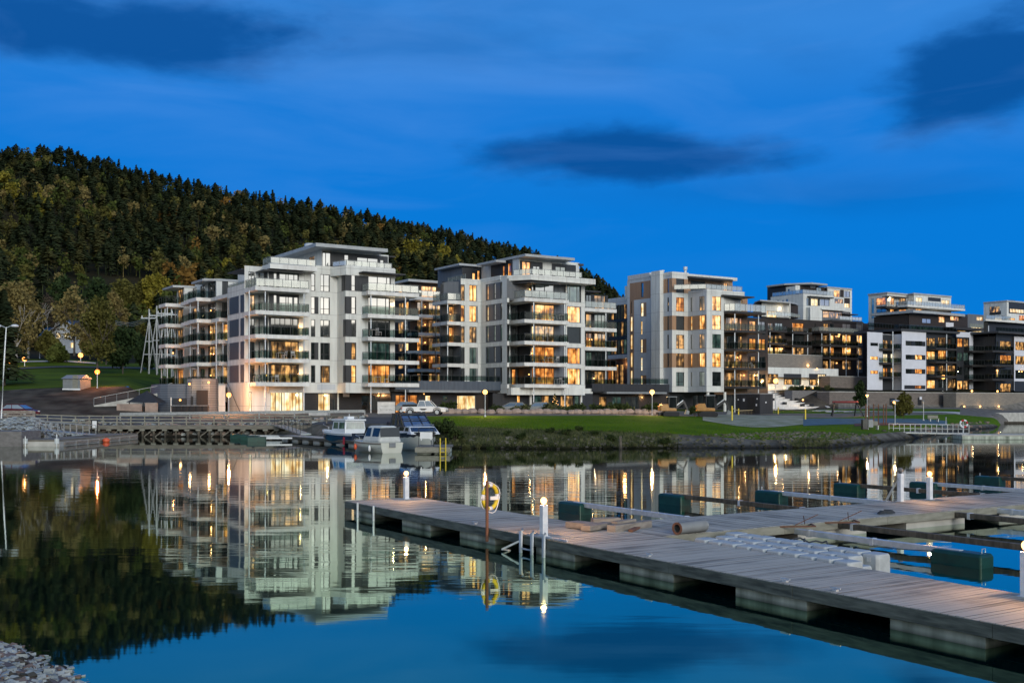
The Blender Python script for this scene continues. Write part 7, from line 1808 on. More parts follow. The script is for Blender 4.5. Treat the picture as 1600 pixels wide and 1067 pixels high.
def cabin(r, x0, x1, w, z0, z1, rake0, rake1, mat, winm, name='cabin', nw=2, inset=.12, roof=None, tm=.07, bev=.05):
    def ring(z, t): i = inset * t; return [(x0 + rake0 * t, -w + i, z), (x1 - rake1 * t, -w + i, z), (x1 - rake1 * t, w - i, z), (x0 + rake0 * t, w - i, z)]
    m = MB(); m.loft([ring(z0, 0), ring(z1, 1)]); c = m.build(name, r, mat, bevel=bev)
    def P(x, side, t, off=.012):
        z = z0 + (z1 - z0) * t; i = inset * t
        return (x, side * (w - i + off), z)
    ln = x1 - x0
    for s in (-1, 1):
        for k in range(nw):
            a = x0 + ln * (.06 + .88 * k / nw) + rake0 * .5; b_ = x0 + ln * (.06 + .88 * (k + .88) / nw) - (rake1 * .6 if k == nw - 1 else 0)
            g = MB(); f = [P(a, s, .38), P(b_ + (rake1 * .25 if k == nw - 1 else 0), s, .38), P(b_, s, .88), P(a + .04, s, .88)]; g.face(f if s < 0 else f[::-1]); g.build('window', c, winm)
    for end, xb, rk, sg in ((0, x0, rake0, -1), (1, x1, -rake1, 1)):
        g = MB(); t0, t1 = .36, .9; z_ = lambda t: z0 + (z1 - z0) * t
        f = [(xb + rk * t0 + sg * .014, -w + .16, z_(t0)), (xb + rk * t0 + sg * .014, w - .16, z_(t0)), (xb + rk * t1 + sg * .014, w - .2, z_(t1)), (xb + rk * t1 + sg * .014, -w + .2, z_(t1))]
        g.face(f if sg > 0 else f[::-1]); g.build('windscreen', c, winm)
    if roof:
        m = MB(); m.box(x0 + rake0 - .15, -w + inset - .1, z1, x1 - rake1 + .2, w - inset + .1, z1 + tm); m.build('roof', r, roof, bevel=.03)
    return c
def rail(r, pts, rad=.018, mat='galv', name='bow_rail'):
    m = MB(); m.tube(pts, rad, 5); return m.build(name, r, mat)
# cream canopy boat seen from astern
r, R = boat('cabin_boat', (wx(613, 84.6), 84.4, 0), math.radians(130), 'small cream boat with a grey canvas canopy moored stern towards the camera', 5.4, 2.5, .82, 'hull_cream', 'pallet_wood')
cabin(r, .15, 2.9, 1.08, .78, 2.12, .22, .55, 'canvas', 'boat_glass', 'canopy', 2, .34, bev=.20)
for k in range(5):
    for s in (0, 1):
        m = MB(); ring = R; idx = (1, 2) if s == 0 else (7, 6)
        m.tube([(p[idx[0]][0], p[idx[0]][1] * (1 - .03 * k) * 1.012, p[idx[0]][2] * (1 - .18 * k)) for p in R[:9]], .012, 4); m.build('plank_line', r, 'frame_grey')
m = MB(); m.box(-.10, -.28, .45, -.01, .28, .80); m.build('engine_bracket', r, 'frame_grey')
rail(r, [(3.2, -.95, .85), (3.3, -.92, 1.2), (4.6, -.5, 1.3), (5.3, 0, 1.32), (4.6, .5, 1.3), (3.3, .92, 1.2), (3.2, .95, .85)])
m = MB(); ball(m, (1.2, 1.32, .35), .11, 8, 8, 2.4); m.build('fender', r, 'white_paint', True); m = MB(); ball(m, (3.4, 1.25, .42), .13, 8, 8, 2.0); m.build('fender', r, 'orange_buoy', True)
# large boat with raked blue-framed windscreen, bow towards the platform
r, R = boat('motor_cruiser', (wx(622, 93), 94.2, 0), math.radians(-66), 'large white motor cruiser with a raked blue framed windscreen and cream hull', 8.2, 3.0, 1.35, 'hull_cream', 'frame_dark')
m = MB(); Rt = [[(p[0][0], p[0][1] * 1.005, p[0][2] * .98), (p[1][0], p[1][1] * 1.012, p[0][2] * .72)] for p in R]; m.loft(Rt, closed=False); Rt = [[(p[8][0], p[8][1] * 1.005, p[8][2] * .98), (p[7][0], p[7][1] * 1.012, p[8][2] * .72)] for p in R]; m.loft(Rt, closed=False); m.build('dark_band', r, 'frame_dark')
cabin(r, 1.5, 6.9, 1.28, 1.35, 1.98, .1, .9, 'gelcoat', 'pane_dark', 'coachroof', 3, .18)
def wring(z, t): return [(1.3 + .1 * t, -1.2 + .16 * t, z), (5.0 - 1.5 * t, -1.2 + .16 * t, z), (5.0 - 1.5 * t, 1.2 - .16 * t, z), (1.3 + .1 * t, 1.2 - .16 * t, z)]
m = MB(); m.loft([wring(1.98, 0), wring(2.95, 1)]); c = m.build('wheelhouse', r, 'pane_sky')
m = MB()
for s in (-1, 1):
    for x0_, x1_ in ((1.3, 1.4), (2.5, 2.4), (3.8, 2.95), (5.0, 3.5)): m.bar((x0_, s * 1.21, 1.98), (x1_, s * 1.05, 2.96), .09)
    m.bar((1.35, s * 1.13, 2.55), (4.25, s * 1.13, 2.55), .06); m.bar((1.3, s * 1.21, 2.0), (5.0, s * 1.21, 2.0), .09)
for y_ in (-.42, .42): m.bar((5.02, y_ * 1.1, 1.98), (3.52, y_, 2.96), .08)
m.bar((4.27, -1.12, 2.57), (4.27, 1.12, 2.57), .07); m.box(1.2, -1.1, 2.95, 3.6, 1.1, 3.04); m.build('window_frame', c, 'hull_navy')
m = MB(); m.box(-.2, -1.15, 1.3, 1.2, 1.15, 2.3); m.build('cockpit_cover', r, 'brown_cladding', bevel=.1)
rail(r, [(5.2, -1.1, 1.5), (5.3, -1.05, 2.0), (7.2, -.6, 2.15), (8.1, 0, 2.2), (7.2, .6, 2.15), (5.3, 1.05, 2.0), (5.2, 1.1, 1.5)])
# navy boat behind the pontoon
r, R = boat('cabin_boat', (wx(566, 98.5), 98.5, 0), math.radians(128), 'dark blue hulled cabin boat with a white flat roof behind the pontoon', 7.4, 2.7, 1.15, 'hull_navy', 'gelcoat')
m = MB(); Rt = [[(p[8][0], p[8][1] * 1.01, p[8][2] * 1.0), (p[7][0], p[7][1] * 1.02, p[8][2] * .80)] for p in R]; m.loft(Rt, closed=False); m.build('white_band', r, 'gelcoat')
cabin(r, 1.2, 3.9, 1.12, 1.1, 2.25, .1, .3, 'gelcoat', 'pane_green', 'wheelhouse', 2, .12, 'gelcoat', .16)
m = MB(); m.tube([(2.4, 0, 2.4), (2.4, 0, 2.9)], .03, 6); m.box(2.1, -.35, 2.42, 2.8, .35, 2.66); m.build('radar', r, 'gelcoat'); rail(r, [(4.3, 1.1, 1.2), (4.4, 1.05, 1.65), (6.4, .6, 1.85), (7.3, 0, 1.9)])
m = MB(); m.face([(.6, 1.45, .75), (.6, 1.5, .1), (.95, 1.5, .15), (.95, 1.45, .85)]); m.face([(.95, 1.45, .85), (.95, 1.5, .15), (.6, 1.5, .1), (.6, 1.45, .75)]); m.build('flag', r, 'red_paint')
# green floats and booms left of the pontoon
for i, (pxa, Ya, pxb, Yb, mt, lb) in enumerate(((362, 117.5, 462, 115.5, 'galv', 'far pale boom with green float left of the marina pontoon'), (378, 113, 462, 112, 'galv', 'middle white boom with green float left of the marina pontoon'), (386, 108.5, 468, 109.5, 'gelcoat', 'nearest white boom with green float left of the marina pontoon'))):
    a = Vector((wx(pxa, Ya), Ya, .42)); b_ = Vector((wx(pxb, Yb), Yb, .42)); r = empty('mooring_boom', (a.x, a.y, 0), math.atan2(b_.y - a.y, b_.x - a.x), lb, 'mooring boom'); ln = (b_ - a).length
    m = MB(); m.box(1.0, -.10, .26, ln, .10, .42); m.build('boom', r, mt); m = MB(); m.box(0, -.4, -.3, 1.9, .4, .50); m.build('float', r, 'plastic_green', bevel=.08)
    m = MB(); m.lathe([(.13, .5), (.13, .62)], 8, (.6, 0, 0)); m.build('mooring_ring', r, 'frame_dark')
# --- vehicles
def wheel(r, x, y, R_=.36, w=.24):
    m = MB(); prof = [(R_ * .62, -w / 2), (R_ * .95, -w / 2), (R_, -w / 2 + .03), (R_, w / 2 - .03), (R_ * .95, w / 2), (R_ * .62, w / 2)]
    vs = [(x + q * math.cos(2 * math.pi * k / 18), y + yy, R_ + q * math.sin(2 * math.pi * k / 18)) for q, yy in prof for k in range(18)]
    m.mesh(vs, [(i * 18 + k, i * 18 + (k + 1) % 18, (i + 1) * 18 + (k + 1) % 18, (i + 1) * 18 + k) for i in range(5) for k in range(18)]); o = m.build('wheel', r, 'black_rubber', True)
    m = MB()
    for sy in (-1, 1):
        c = (x, y + sy * (w / 2 - .03), R_); pts = [(x + R_ * .64 * math.cos(2 * math.pi * k / 18), c[1], R_ + R_ * .64 * math.sin(2 * math.pi * k / 18)) for k in range(18)]; m.face(pts if sy > 0 else pts[::-1])
        for k in range(5): a = k * 1.257; m.bar((x, c[1] + sy * .01, R_), (x + R_ * .6 * math.cos(a), c[1] + sy * .01, R_ + R_ * .6 * math.sin(a)), .05, .02)
    m.build('rim', o, 'galv'); return o
def side_body(prof, w, name, r, mat, bev=.05, taper=.06):
    """lofts a side profile across the width, slightly pinched at the flanks"""
    m = MB(); cx = sum(p[0] for p in prof) / len(prof); cz = sum(p[1] for p in prof) / len(prof)
    def ring(y, s): return [((p[0] - cx) * s + cx, y, (p[1] - cz) * (s if p[1] > cz else 1) + cz) for p in prof]
    m.loft([ring(-w / 2, 1 - taper * .5), ring(-w / 2 + .08, 1), ring(w / 2 - .08, 1), ring(w / 2, 1 - taper * .5)]); return m.build(name, r, mat, bevel=bev)
def glasshouse(r, base, top, w, name, mat, gm, pillars):
    m = MB(); wi = w / 2
    m.loft([[(base[0], -wi, base[2]), (base[1], -wi, base[2]), (base[1], wi, base[2]), (base[0], wi, base[2])], [(top[0], -wi + .16, top[2]), (top[1], -wi + .16, top[2]), (top[1], wi - .16, top[2]), (top[0], wi - .16, top[2])]]); c = m.build(name, r, gm)
    m = MB(); m.box(top[0] - .04, -wi + .13, top[2] - .03, top[1] + .04, wi - .13, top[2] + .05)
    for s in (-1, 1):
        for t in pillars:
            a = (base[0] + (base[1] - base[0]) * t, s * (wi + .005), base[2]); b_ = (top[0] + (top[1] - top[0]) * t, s * (wi - .155), top[2]); m.bar(a, b_, .07, .05)
    m.build('roof', c, mat); return c
def lamps_(r, x, y, z, mat, name, s=(.06, .16, .1)):
    for sy in (-1, 1): m = MB(); m.box(x, sy * y - s[1], z, x + s[0], sy * y + s[1], z + s[2]); m.build(name, r, mat)
Yp = 129.0; x_, y_, z_ = at(664, Yp)
r = empty('pickup_truck', (x_, y_, z_), math.radians(-6), 'white double-cab pickup truck parked facing right before the podium', 'pickup truck')
side_body([(-2.65, .45), (-2.65, 1.02), (-.7, 1.04), (-.7, 1.06), (1.0, 1.08), (1.15, 1.04), (2.45, .92), (2.68, .78), (2.68, .42)], 1.84, 'body', r, 'white_paint')
glasshouse(r, (-.78, 1.28, 1.05), (-.55, .62, 1.72), 1.68, 'cab', 'white_paint', 'pane_dark', (0, .5, 1))
m = MB(); m.box(-2.6, -.86, 1.0, -.8, .86, 1.30); m.build('load_cover', r, 'frame_dark', bevel=.06)
for x in (-1.65, 1.62):
    for y in (-.84, .84): wheel(r, x, y, .39)
for y in (-.93, .93):
    for x in (-1.65, 1.62): m = MB(); m.tube([(x - .46, y, .45), (x - .36, y, .78), (x, y, .93), (x + .36, y, .78), (x + .46, y, .45)], .05, 6); m.build('wheel_arch', r, 'frame_dark')
lamps_(r, 2.62, .66, .74, 'gelcoat', 'headlight'); lamps_(r, -2.7, .8, .75, 'red_paint', 'tail_light', (.06, .07, .25)); m = MB(); m.box(2.62, -.88, .42, 2.76, .88, .62); m.build('bumper', r, 'rail_grey')
m = MB(); m.prism([(-.45, -.935), (.35, -.935), (.35, -.925), (-.45, -.925)], .70, .80); m.prism([(-.3, -.936), (.2, -.936), (.2, -.925), (-.3, -.925)], .62, .70); m.build('door_emblem', r, 'frame_dark')
x_, y_, z_ = at(31, 126.5)
r = empty('parked_car', (x_, y_, z_), math.radians(-14), 'dark red hatchback parked behind the pinkish timber barrier', 'car')
side_body([(-2.1, .3), (-2.15, .75), (-1.95, .98), (-.9, 1.0), (.95, .95), (1.75, .80), (2.15, .62), (2.18, .3)], 1.76, 'body', r, 'car_maroon')
glasshouse(r, (-1.95, 1.25, .96), (-1.35, .25, 1.45), 1.56, 'cabin', 'car_maroon', 'pane_sky', (0, .45, 1))
for x in (-1.3, 1.35):
    for y in (-.8, .8): wheel(r, x, y, .33, .2)
lamps_(r, 2.1, .6, .62, 'gelcoat', 'headlight'); lamps_(r, -2.17, .68, .72, 'red_paint', 'tail_light')
for k, (px, Yc, mt, lb, rz) in enumerate(((642, 141.5, 'rail_grey', 'grey estate car parked under the podium behind the pickup', 8), (800, 143, 'frame_grey', 'dark car parked under the left corner of the middle block', 175), (851, 141.5, 'rail_grey', 'grey car parked near the white pillar of the middle block', 5))):
    x_, y_, z_ = at(px, Yc); r = empty('parked_car', (x_, y_, z_), math.radians(rz), lb, 'car')
    side_body([(-2.1, .3), (-2.15, .75), (-1.95, .98), (-.9, 1.0), (.95, .95), (1.75, .80), (2.15, .62), (2.18, .3)], 1.76, 'body', r, mt); glasshouse(r, (-1.95, 1.25, .96), (-1.35, .25, 1.45), 1.56, 'cabin', mt, 'pane_dark', (0, .45, 1))
    for x in (-1.3, 1.35):
        for y in (-.8, .8): wheel(r, x, y, .33, .2)
def excavator(px, Yv, rz, label, big=1.0):
    x, y, z = at(px, Yv); r = empty('mini_excavator', (x, y, z), rz, label, 'excavator', scale=big)
    for s in (-1, 1):
        m = MB(); pr = [(-1.0, .12), (-.85, 0), (.85, 0), (1.0, .12), (1.0, .38), (.85, .5), (-.85, .5), (-1.0, .38)]; m.loft([[(a, s * .75 - .16, b_) for a, b_ in pr], [(a, s * .75 + .16, b_) for a, b_ in pr]]); m.build('track', r, 'black_rubber')
    m = MB(); m.box(-.7, -.6, .25, .7, .6, .6); m.build('undercarriage', r, 'frame_dark')
    side_body([(-1.25, .62), (-1.3, 1.2), (-1.05, 1.45), (-.35, 1.45), (-.2, 1.0), (.7, .95), (.75, .62)], 1.35, 'engine_housing', r, 'excavator_orange', .06)
    m = MB(); m.box(-.25, -.6, .95, .72, .25, 1.0); m.build('cab_floor', r, 'frame_dark')
    m = MB()
    for a, b_ in ((-.25, -.6), (.72, -.6), (.72, .25), (-.25, .25)): m.bar((a, b_, .95), (a * .9 + .02, b_, 2.3), .07)
    m.build('cab_frame', r, 'frame_dark'); m = MB(); m.box(-.2, -.56, 1.0, .66, .21, 2.25); m.build('cab_glass', r, 'pane_dark'); m = MB(); m.box(-.35, -.66, 2.27, .78, .3, 2.36); m.build('cab_roof', r, 'frame_grey', bevel=.03)
    m = MB(); m.bar((.75, .35, .9), (1.9, .35, 1.75), .22, .26); m.build('boom', r, 'frame_dark'); m = MB(); m.bar((1.9, .35, 1.75), (2.35, .35, .75), .17, .2); m.build('dipper_arm', r, 'frame_dark'); m = MB(); m.bar((1.0, .35, 1.3), (1.8, .35, 1.9), .09); m.build('hydraulic_ram', r, 'galv')
    m = MB(); m.loft([[(2.2, .0, .75), (2.5, .0, .6), (2.45, .0, .2), (2.0, .0, .25)], [(2.2, .7, .75), (2.5, .7, .6), (2.45, .7, .2), (2.0, .7, .25)]]); m.build('bucket', r, 'rail_grey')
    m = MB(); m.box(-1.45, -.75, .1, -1.38, .75, .45); m.bar((-1.4, -.4, .3), (-.8, -.4, .35), .08); m.bar((-1.4, .4, .3), (-.8, .4, .35), .08); m.build('dozer_blade', r, 'frame_dark')
excavator(1046, dfb(1046, 650, 125, 150), math.radians(8), 'orange mini excavator with a grey arm, nearest the glowing globe lamp')
excavator(1106, dfb(1106, 651, 125, 150), math.radians(-5), 'second orange mini excavator with a dark arm, nearer the black container', 1.12)
# --- black container, waste shelter etc.
Yc = 150.0; r = empty('container', (wx(1187, Yc), Yc, 2.35), TH, 'black container shed with small notices in front of the white stairs', 'container')
m = MB(); m.box(0, 0, 0, 2.6, 4.6, 2.75); m.build('body', r, 'dark_cladding'); m = MB(); m.box(-.06, -.06, 2.75, 2.66, 4.66, 2.86); m.build('roof', r, 'frame_grey')
m = MB(); m.box(-.03, .9, .15, -.003, 2.3, 2.3); m.build('door', r, 'frame_dark')
for v, z, s in ((.5, 1.1, .22), (2.9, 1.75, .3), (.4, 2.0, .14), (4.1, 1.9, .14)): m = MB(); m.box(-.045, v, z, -.005, v + s, z + s * 1.3); m.build('notice', r, 'white_paint')
m = MB(); m.box(1.1, -.03, 1.5, 1.3, -.005, 1.7); m.build('notice', r, 'white_paint')
# slatted shelter, lower left
Ys = 138.0; Sf = Frame(297, 137)
r = Bld('waste_shelter', 297, 137, 2.4, 'curved grey horizontally slatted wall with bins and two warm lamps left of the largest block', 'shelter'); U, V = r.U, r.V
arc = []
pxs = [(236, 150), (237, 146), (241, 142.5), (250, 140.2), (262, 139), (276, 138.4), (288, 138.2), (297, 138.1)]
loc = [Sf.uv(wx(p, Y_), Y_) for p, Y_ in pxs]
m = MB(); Lh = []
for (u, v) in loc: Lh.append([(u, v, 2.3), (u, v, 6.35), (u + .2, v + .25, 6.35), (u + .2, v + .25, 2.3)])
m.loft(Lh); m.build('curved_wall', r.root, 'slat_grey')
loc2 = [Sf.uv(wx(p, Y_), Y_) for p, Y_ in [(292, 137.4), (300, 136.9), (315, 136.6), (328, 136.8), (336, 138), (340, 141)]]
m = MB(); m.loft([[(u, v, 2.3), (u, v, 7.0), (u + .2, v + .25, 7.0), (u + .2, v + .25, 2.3)] for u, v in loc2]); m.build('curved_wall', r.root, 'slat_grey')
def worldbox(par, px0, px1, Yv, z0, z1, mat, name, dep=.1):
    m = MB(); a = Sf.uv(wx(px0, Yv), Yv); b_ = Sf.uv(wx(px1, Yv), Yv); c = Sf.uv(wx(px1, Yv + dep), Yv + dep); d = Sf.uv(wx(px0, Yv + dep), Yv + dep); m.prism([a, b_, c, d], z0, z1); return m.build(name, par, mat)
worldbox(r.root, 270, 292, 137.9, 2.4, 4.45, 'dark_cladding', 'doorway', .35); worldbox(r.root, 307, 325, 136.4, 3.6, 5.5, 'brown_cladding', 'slatted_panel', .3)
worldbox(r.root, 266.5, 268, 137.7, 2.4, 4.6, 'white_plaster', 'post', .2); worldbox(r.root, 298, 302, 136.3, 2.9, 4.7, 'frame_dark', 'panel', .2)
for px, py, p in ((295.5, 600, 45), (325.5, 597.5, 45), (281, 625, 8)):
    u, v = Sf.uv(wx(px, 136.6), 136.6); m = MB(); z = wz(py, 136.6); ball(m, (u, v - .15, z), .14, 8, 6); o = m.build('wall_lamp', r.root, 'lamp_warm'); light('wall_lamp_light', o, (u - .1, v - .7, z - .3), (1, .55, .22), p, .15)
r.core([Sf.uv(wx(250, 142), 142), Sf.uv(wx(330, 139), 139), Sf.uv(wx(334, 146), 146), Sf.uv(wx(245, 150), 150)], 6.0, 6.3, 'frame_dark'); r.done()
bn = None
for k in range(11):
    px = 272 + k * 5.0; x, y = wx(px, 135.3), 135.3 + .1 * (k % 2)
    if bn is None:
        m = MB(); m.loft([[(-.24, -.28, .08), (.24, -.28, .08), (.24, .28, .08), (-.24, .28, .08)], [(-.29, -.34, 1.0), (.29, -.34, 1.0), (.29, .34, 1.0), (-.29, .34, 1.0)]]); bn = empty('wheelie_bin'); m.build('body', bn, 'black_rubber'); m = MB(); m.box(-.31, -.4, 1.0, .31, .36, 1.07); m.build('lid', bn, 'frame_dark', bevel=.02); m = MB(); m.bar((-.26, -.36, 1.1), (.26, -.36, 1.1), .04); m.build('handle', bn, 'galv')
        o = bn; o.location = (x, y, hxy(x, y))
    else: o = copy_tree(bn, None, (x, y, hxy(x, y)), random.uniform(-.1, .1))
    tag(o, 'black wheelie bin standing in the row along the slatted grey wall', 'wheelie bin', 'row of bins at the slatted wall')
# flank stairs light wedge between shelter and block A, with an amber lamp on a bracket
r = empty('street_lamp', at(357.5, 133.5), 0, 'bright amber wall-height lamp in front of the left corner of the largest block', 'street lamp'); zb = r.location.z
H = wz(617, 133.5) - zb
m = MB(); m.tube([(0, 0, 0), (0, 0, H - .2)], .05, 8); m.build('pole', r, 'galv'); m = MB(); ball(m, (0, 0, H), .3, 12, 8); m.build('lamp_globe', r, 'lamp_warm', True); light('street_light', r, (0, 0, H), (1, .42, .16), 1700, .1)
b, u1_ = wallthing('stair_flank_wall', 'sunlit-looking amber stair wall lit by the lamp between slatted wall and largest block', 333, 352, 141, 600, 640, 'white_plaster', 3, z0=2.4, z1=6.2); b.root['label'] = 'pale stair flank wall glowing amber between the slatted wall and the largest block'; b.done()
# parasol-like dark roof and low walls, ramp
r = empty('garden_pavilion', at(229, 137.5), 0, 'dark low hipped canopy over pale wall panels left of the slatted wall', 'pavilion')
m = MB(); m.mesh([(-2.2, -1.2, 1.05), (2.0, -1.2, 1.0), (2.0, 1.6, 1.1), (-2.2, 1.6, 1.1), (.1, 0, 2.55)], [(0, 1, 4), (1, 2, 4), (2, 3, 4), (3, 0, 4), (3, 2, 1, 0)]); m.build('roof', r, 'dark_cladding')
for x in (-1.9, -.1, 1.7): m = MB(); m.box(x, -1.0, -.1, x + .1, -.9, 1.05); m.build('post', r, 'frame_dark')
m = MB(); m.box(-3.4, -1.15, -.2, -.2, -1.05, .85); m.box(.2, -1.15, -.2, 1.8, -1.05, .95); m.build('wall_panel', r, 'boulder')
r = empty('access_ramp', at(190, 139), 0, 'pale ramp with a thin handrail climbing right towards the slatted wall', 'ramp')
m = MB(); m.mesh([(-3.2, -1, -.3), (5.6, 3, .2), (5.6, 4.4, .2), (-3.2, .6, -.3), (-3.2, -1, .12), (5.6, 3, 2.1), (5.6, 4.4, 2.1), (-3.2, .6, .12)], [(3, 2, 1, 0), (4, 5, 6, 7), (0, 1, 5, 4), (1, 2, 6, 5), (2, 3, 7, 6), (3, 0, 4, 7)]); m.build('slope', r, 'concrete_pale')
for k in range(8): t = k / 7; m = MB(); m.box(-3.2 + 8.8 * t - .02, -1 + 4 * t, .1 + 2 * t, -3.2 + 8.8 * t + .02, -1 + 4 * t + .04, 1.0 + 2 * t); m.build('post', r, 'rail_steel')
m = MB(); m.bar((-3.2, -.98, 1.05), (5.6, 3.02, 3.05), .05); m.build('handrail', r, 'rail_steel')
# small shed on the embankment
Yh = dfb(120, 607, 146, 200); r = empty('garden_shed', at(119, Yh), math.radians(-12), 'small grey-green shed with a flat pitched roof on top of the earth bank', 'shed'); k = Yh / F
w = 30 * k / 2; h = 15 * k
m = MB(); m.box(-w, -1.1, -.2, w, 1.4, h); m.build('wall', r, 'rail_grey'); m = MB(); m.mesh([(-w - .2, -1.3, h), (w + .2, -1.3, h), (w + .2, 1.6, h), (-w - .2, 1.6, h), (-w - .2, .1, h + .55), (w + .2, .1, h + .55)], [(0, 1, 5, 4), (2, 3, 4, 5), (1, 2, 5), (3, 0, 4), (3, 2, 1, 0)]); m.build('roof', r, 'frame_grey'); m = MB(); m.box(-w - .05, -1.16, -.25, w + .05, -1.1, -.02); m.build('plinth', r, 'white_paint'); m = MB(); m.box(.2, -1.13, 0, 1.0, -1.11, 1.8); m.build('door', r, 'fence_wood')
# white house with blue roof
Yh = 285.0; r = empty('wooden_house', (wx(104, Yh), Yh, wz(547, Yh)), math.radians(-20), 'white wooden house with a blue roof and lit windows among the autumn trees', 'house')
m = MB(); m.box(-4.8, 0, -3, 4.8, 8, 5.2); m.build('wall', r, 'white_paint'); m = MB(); m.mesh([(-4.8, 0, 5.2), (4.8, 0, 5.2), (0, 0, 7.6)], [(0, 1, 2)]); m.build('gable', r, 'white_paint')
m = MB(); m.mesh([(-5.4, -.6, 4.9), (0, -.6, 7.75), (5.4, -.6, 4.9), (-5.4, 8.4, 4.9), (0, 8.4, 7.75), (5.4, 8.4, 4.9), (-5.4, -.6, 5.15), (0, -.6, 8.0), (5.4, -.6, 5.15), (-5.4, 8.4, 5.15), (0, 8.4, 8.0), (5.4, 8.4, 5.15)], [(6, 7, 10, 9), (7, 8, 11, 10), (0, 3, 4, 1), (1, 4, 5, 2), (0, 1, 7, 6), (1, 2, 8, 7)]); rf = m.build('roof', r, 'blue_roof'); m = MB(); m.bar((-5.4, -.64, 5.0), (0, -.64, 7.9), .3, .1); m.bar((5.4, -.64, 5.0), (0, -.64, 7.9), .3, .1); m.build('gable_board', rf, 'white_paint')
m = MB(); m.box(-11, 2, -3, -4.8, 8, 3.6); m.build('side_wing', r, 'white_paint'); m = MB(); m.mesh([(-11.5, 1.5, 3.6), (-4.8, 1.5, 3.6), (-4.8, 5, 6.6), (-11.5, 5, 6.6), (-11.5, 8.5, 3.6), (-4.8, 8.5, 3.6)], [(0, 1, 2, 3), (3, 2, 5, 4), (0, 3, 4)]); m.build('roof', r, 'blue_roof')
for x, z in ((-3.3, .6), (1.5, .6), (-3.3, 3.2), (1.5, 3.2), (-.6, 3.2)):
    m = MB(); m.box(x - .1, -.06, z - .1, x + 1.3, -.01, z + 1.4); f = m.build('window', r, 'white_paint'); m = MB(); m.face([(x, -.07, z), (x + 1.2, -.07, z), (x + 1.2, -.07, z + 1.3), (x, -.07, z + 1.3)]); m.build('pane', f, 'pane_bright')
# pylons
for px, top, lb in ((233, 483, 'leftmost tall pale timber trestle mast of the power line'), (245, 478, 'second tall pale timber trestle mast of the power line'), (258, 474, 'third tall pale trestle mast, seen through the left balconies'), (268, 476, 'rightmost pale trestle mast, mostly hidden behind the left balconies')):
    Yv = 212.0; zb = hgt(px, Yv); H = wz(top, Yv) - zb; r = empty('trestle_mast', (wx(px, Yv), Yv, zb), 0, lb, 'pylon')
    m = MB(); m.tube([(0, 0, 0), (0, 0, H)], .15, 8); m.build('mast', r, 'rail_steel')
    for s, d in ((-1, 0), (1, 0), (-.4, 2.0), (.5, 2.0)): m = MB(); m.tube([(s * 1.7, d, 0), (s * .12, 0, H * .80)], .10, 7); m.build('leg', r, 'rail_steel')
    m = MB(); m.bar((-1.15, 0, H * .30), (1.15, 0, H * .30), .16); m.bar((-.75, .0, H * .5), (.75, 0, H * .5), .13); m.bar((-1.6, 0, H * .86), (1.6, 0, H * .86), .2); m.build('crossarm', r, 'galv')
    m = MB()
    for s in (-1.4, 0, 1.4): m.lathe([(.07, H * .86 + .1), (.11, H * .86 + .3), (.06, H * .86 + .5)], 8, (s, 0, 0))
    m.build('insulator', r, 'gelcoat')
m = MB(); Yv = 212
for dz in (0, .35, .7):
    pts = []
    for k in range(13):
        t = k / 12; px = 180 + 58 * t; pts.append((wx(px, 225 - 13 * t), 225 - 13 * t, wz(503 - 4 * t, 218) - 1.0 * math.sin(math.pi * t) + dz))
    m.tube(pts, .045, 4, False)
o = m.build('power_line', None, 'frame_grey'); tag(o, 'sagging power cables running left from the pale trestle masts', 'power line')
# --- sign box, white chest in front of block A
r = empty('site_sign', (wx(603.5, 134), 134, 2.45), math.radians(4), 'white site board with faint dark handwriting between the columns of the largest block', 'sign')
m = MB(); m.box(-1.08, 0, .1, 1.08, .12, 1.55); m.build('board', r, 'stair_white'); m = MB(); m.box(-1.12, -.03, 1.55, 1.12, .15, 1.62); m.box(-1.0, .02, -.2, -.9, .1, .1); m.box(.9, .02, -.2, 1.0, .1, .1); m.build('frame', r, 'frame_grey')
m = MB(); x = -.85; rr_ = random.Random(6); pts = []
while x < .8: pts.append((x, -.008, .58 + rr_.uniform(-.07, .09) + (.12 if x < -.7 else 0))); x += .055
m.tube(pts, .013, 4); pts = [(-.7 + .06 * k, -.008, 1.05 + .03 * math.sin(k * 1.9)) for k in range(16)]; m.tube(pts, .008, 4); m.build('lettering', r, 'frame_dark')
m = MB(); m.box(0, 0, 0, 2.3, .8, .85); o = m.build('stone_bench', None, 'stair_white', bevel=.04); o.location = (wx(481, 131), 131.5, 2.1); tag(o, 'white block-like bench before the lit ground floor of the largest block', 'bench')
# --- park things
def netposts():
    r = empty('volleyball_net', (wx(1148, 128), 128, 0), 0, 'yellow-posted volleyball net with yellow court tapes on the sand', 'volleyball net'); ox, oy = r.location.x, r.location.y
    P = [(1144, 657, 634), (1258.5, 655.5, 639), (1154, 648, 638), (1216, 645, 636)]
    pos = []
    for px, b_, t in P:
        Yv = dfb(px, b_, 105, 160); x, y, z = at(px, Yv); H = wz(t, Yv) - z; m = MB(); m.box(x - ox - .07, y - oy - .07, z - .1, x - ox + .07, y - oy + .07, z + H); m.build('post', r, 'yellow_paint'); pos.append(Vector((x - ox, y - oy, z + H)))
    for a, b_ in ((pos[0], pos[2]), (pos[2], pos[3]), (pos[3], pos[1])):
        m = MB(); m.bar(a - Vector((0, 0, .3)), b_ - Vector((0, 0, .3)), .03, .09); m.build('tape', r, 'net_rope')
    m = MB(); a, b_ = pos[2], pos[3]
    for k in range(14): p = a.lerp(b_, k / 13); m.bar(p - Vector((0, 0, .3)), p - Vector((0, 0, 1.2)), .012)
    for k in range(4): m.bar(a - Vector((0, 0, .5 + k * .22)), b_ - Vector((0, 0, .5 + k * .22)), .012)
    m.build('net', r, 'net_rope')
netposts()
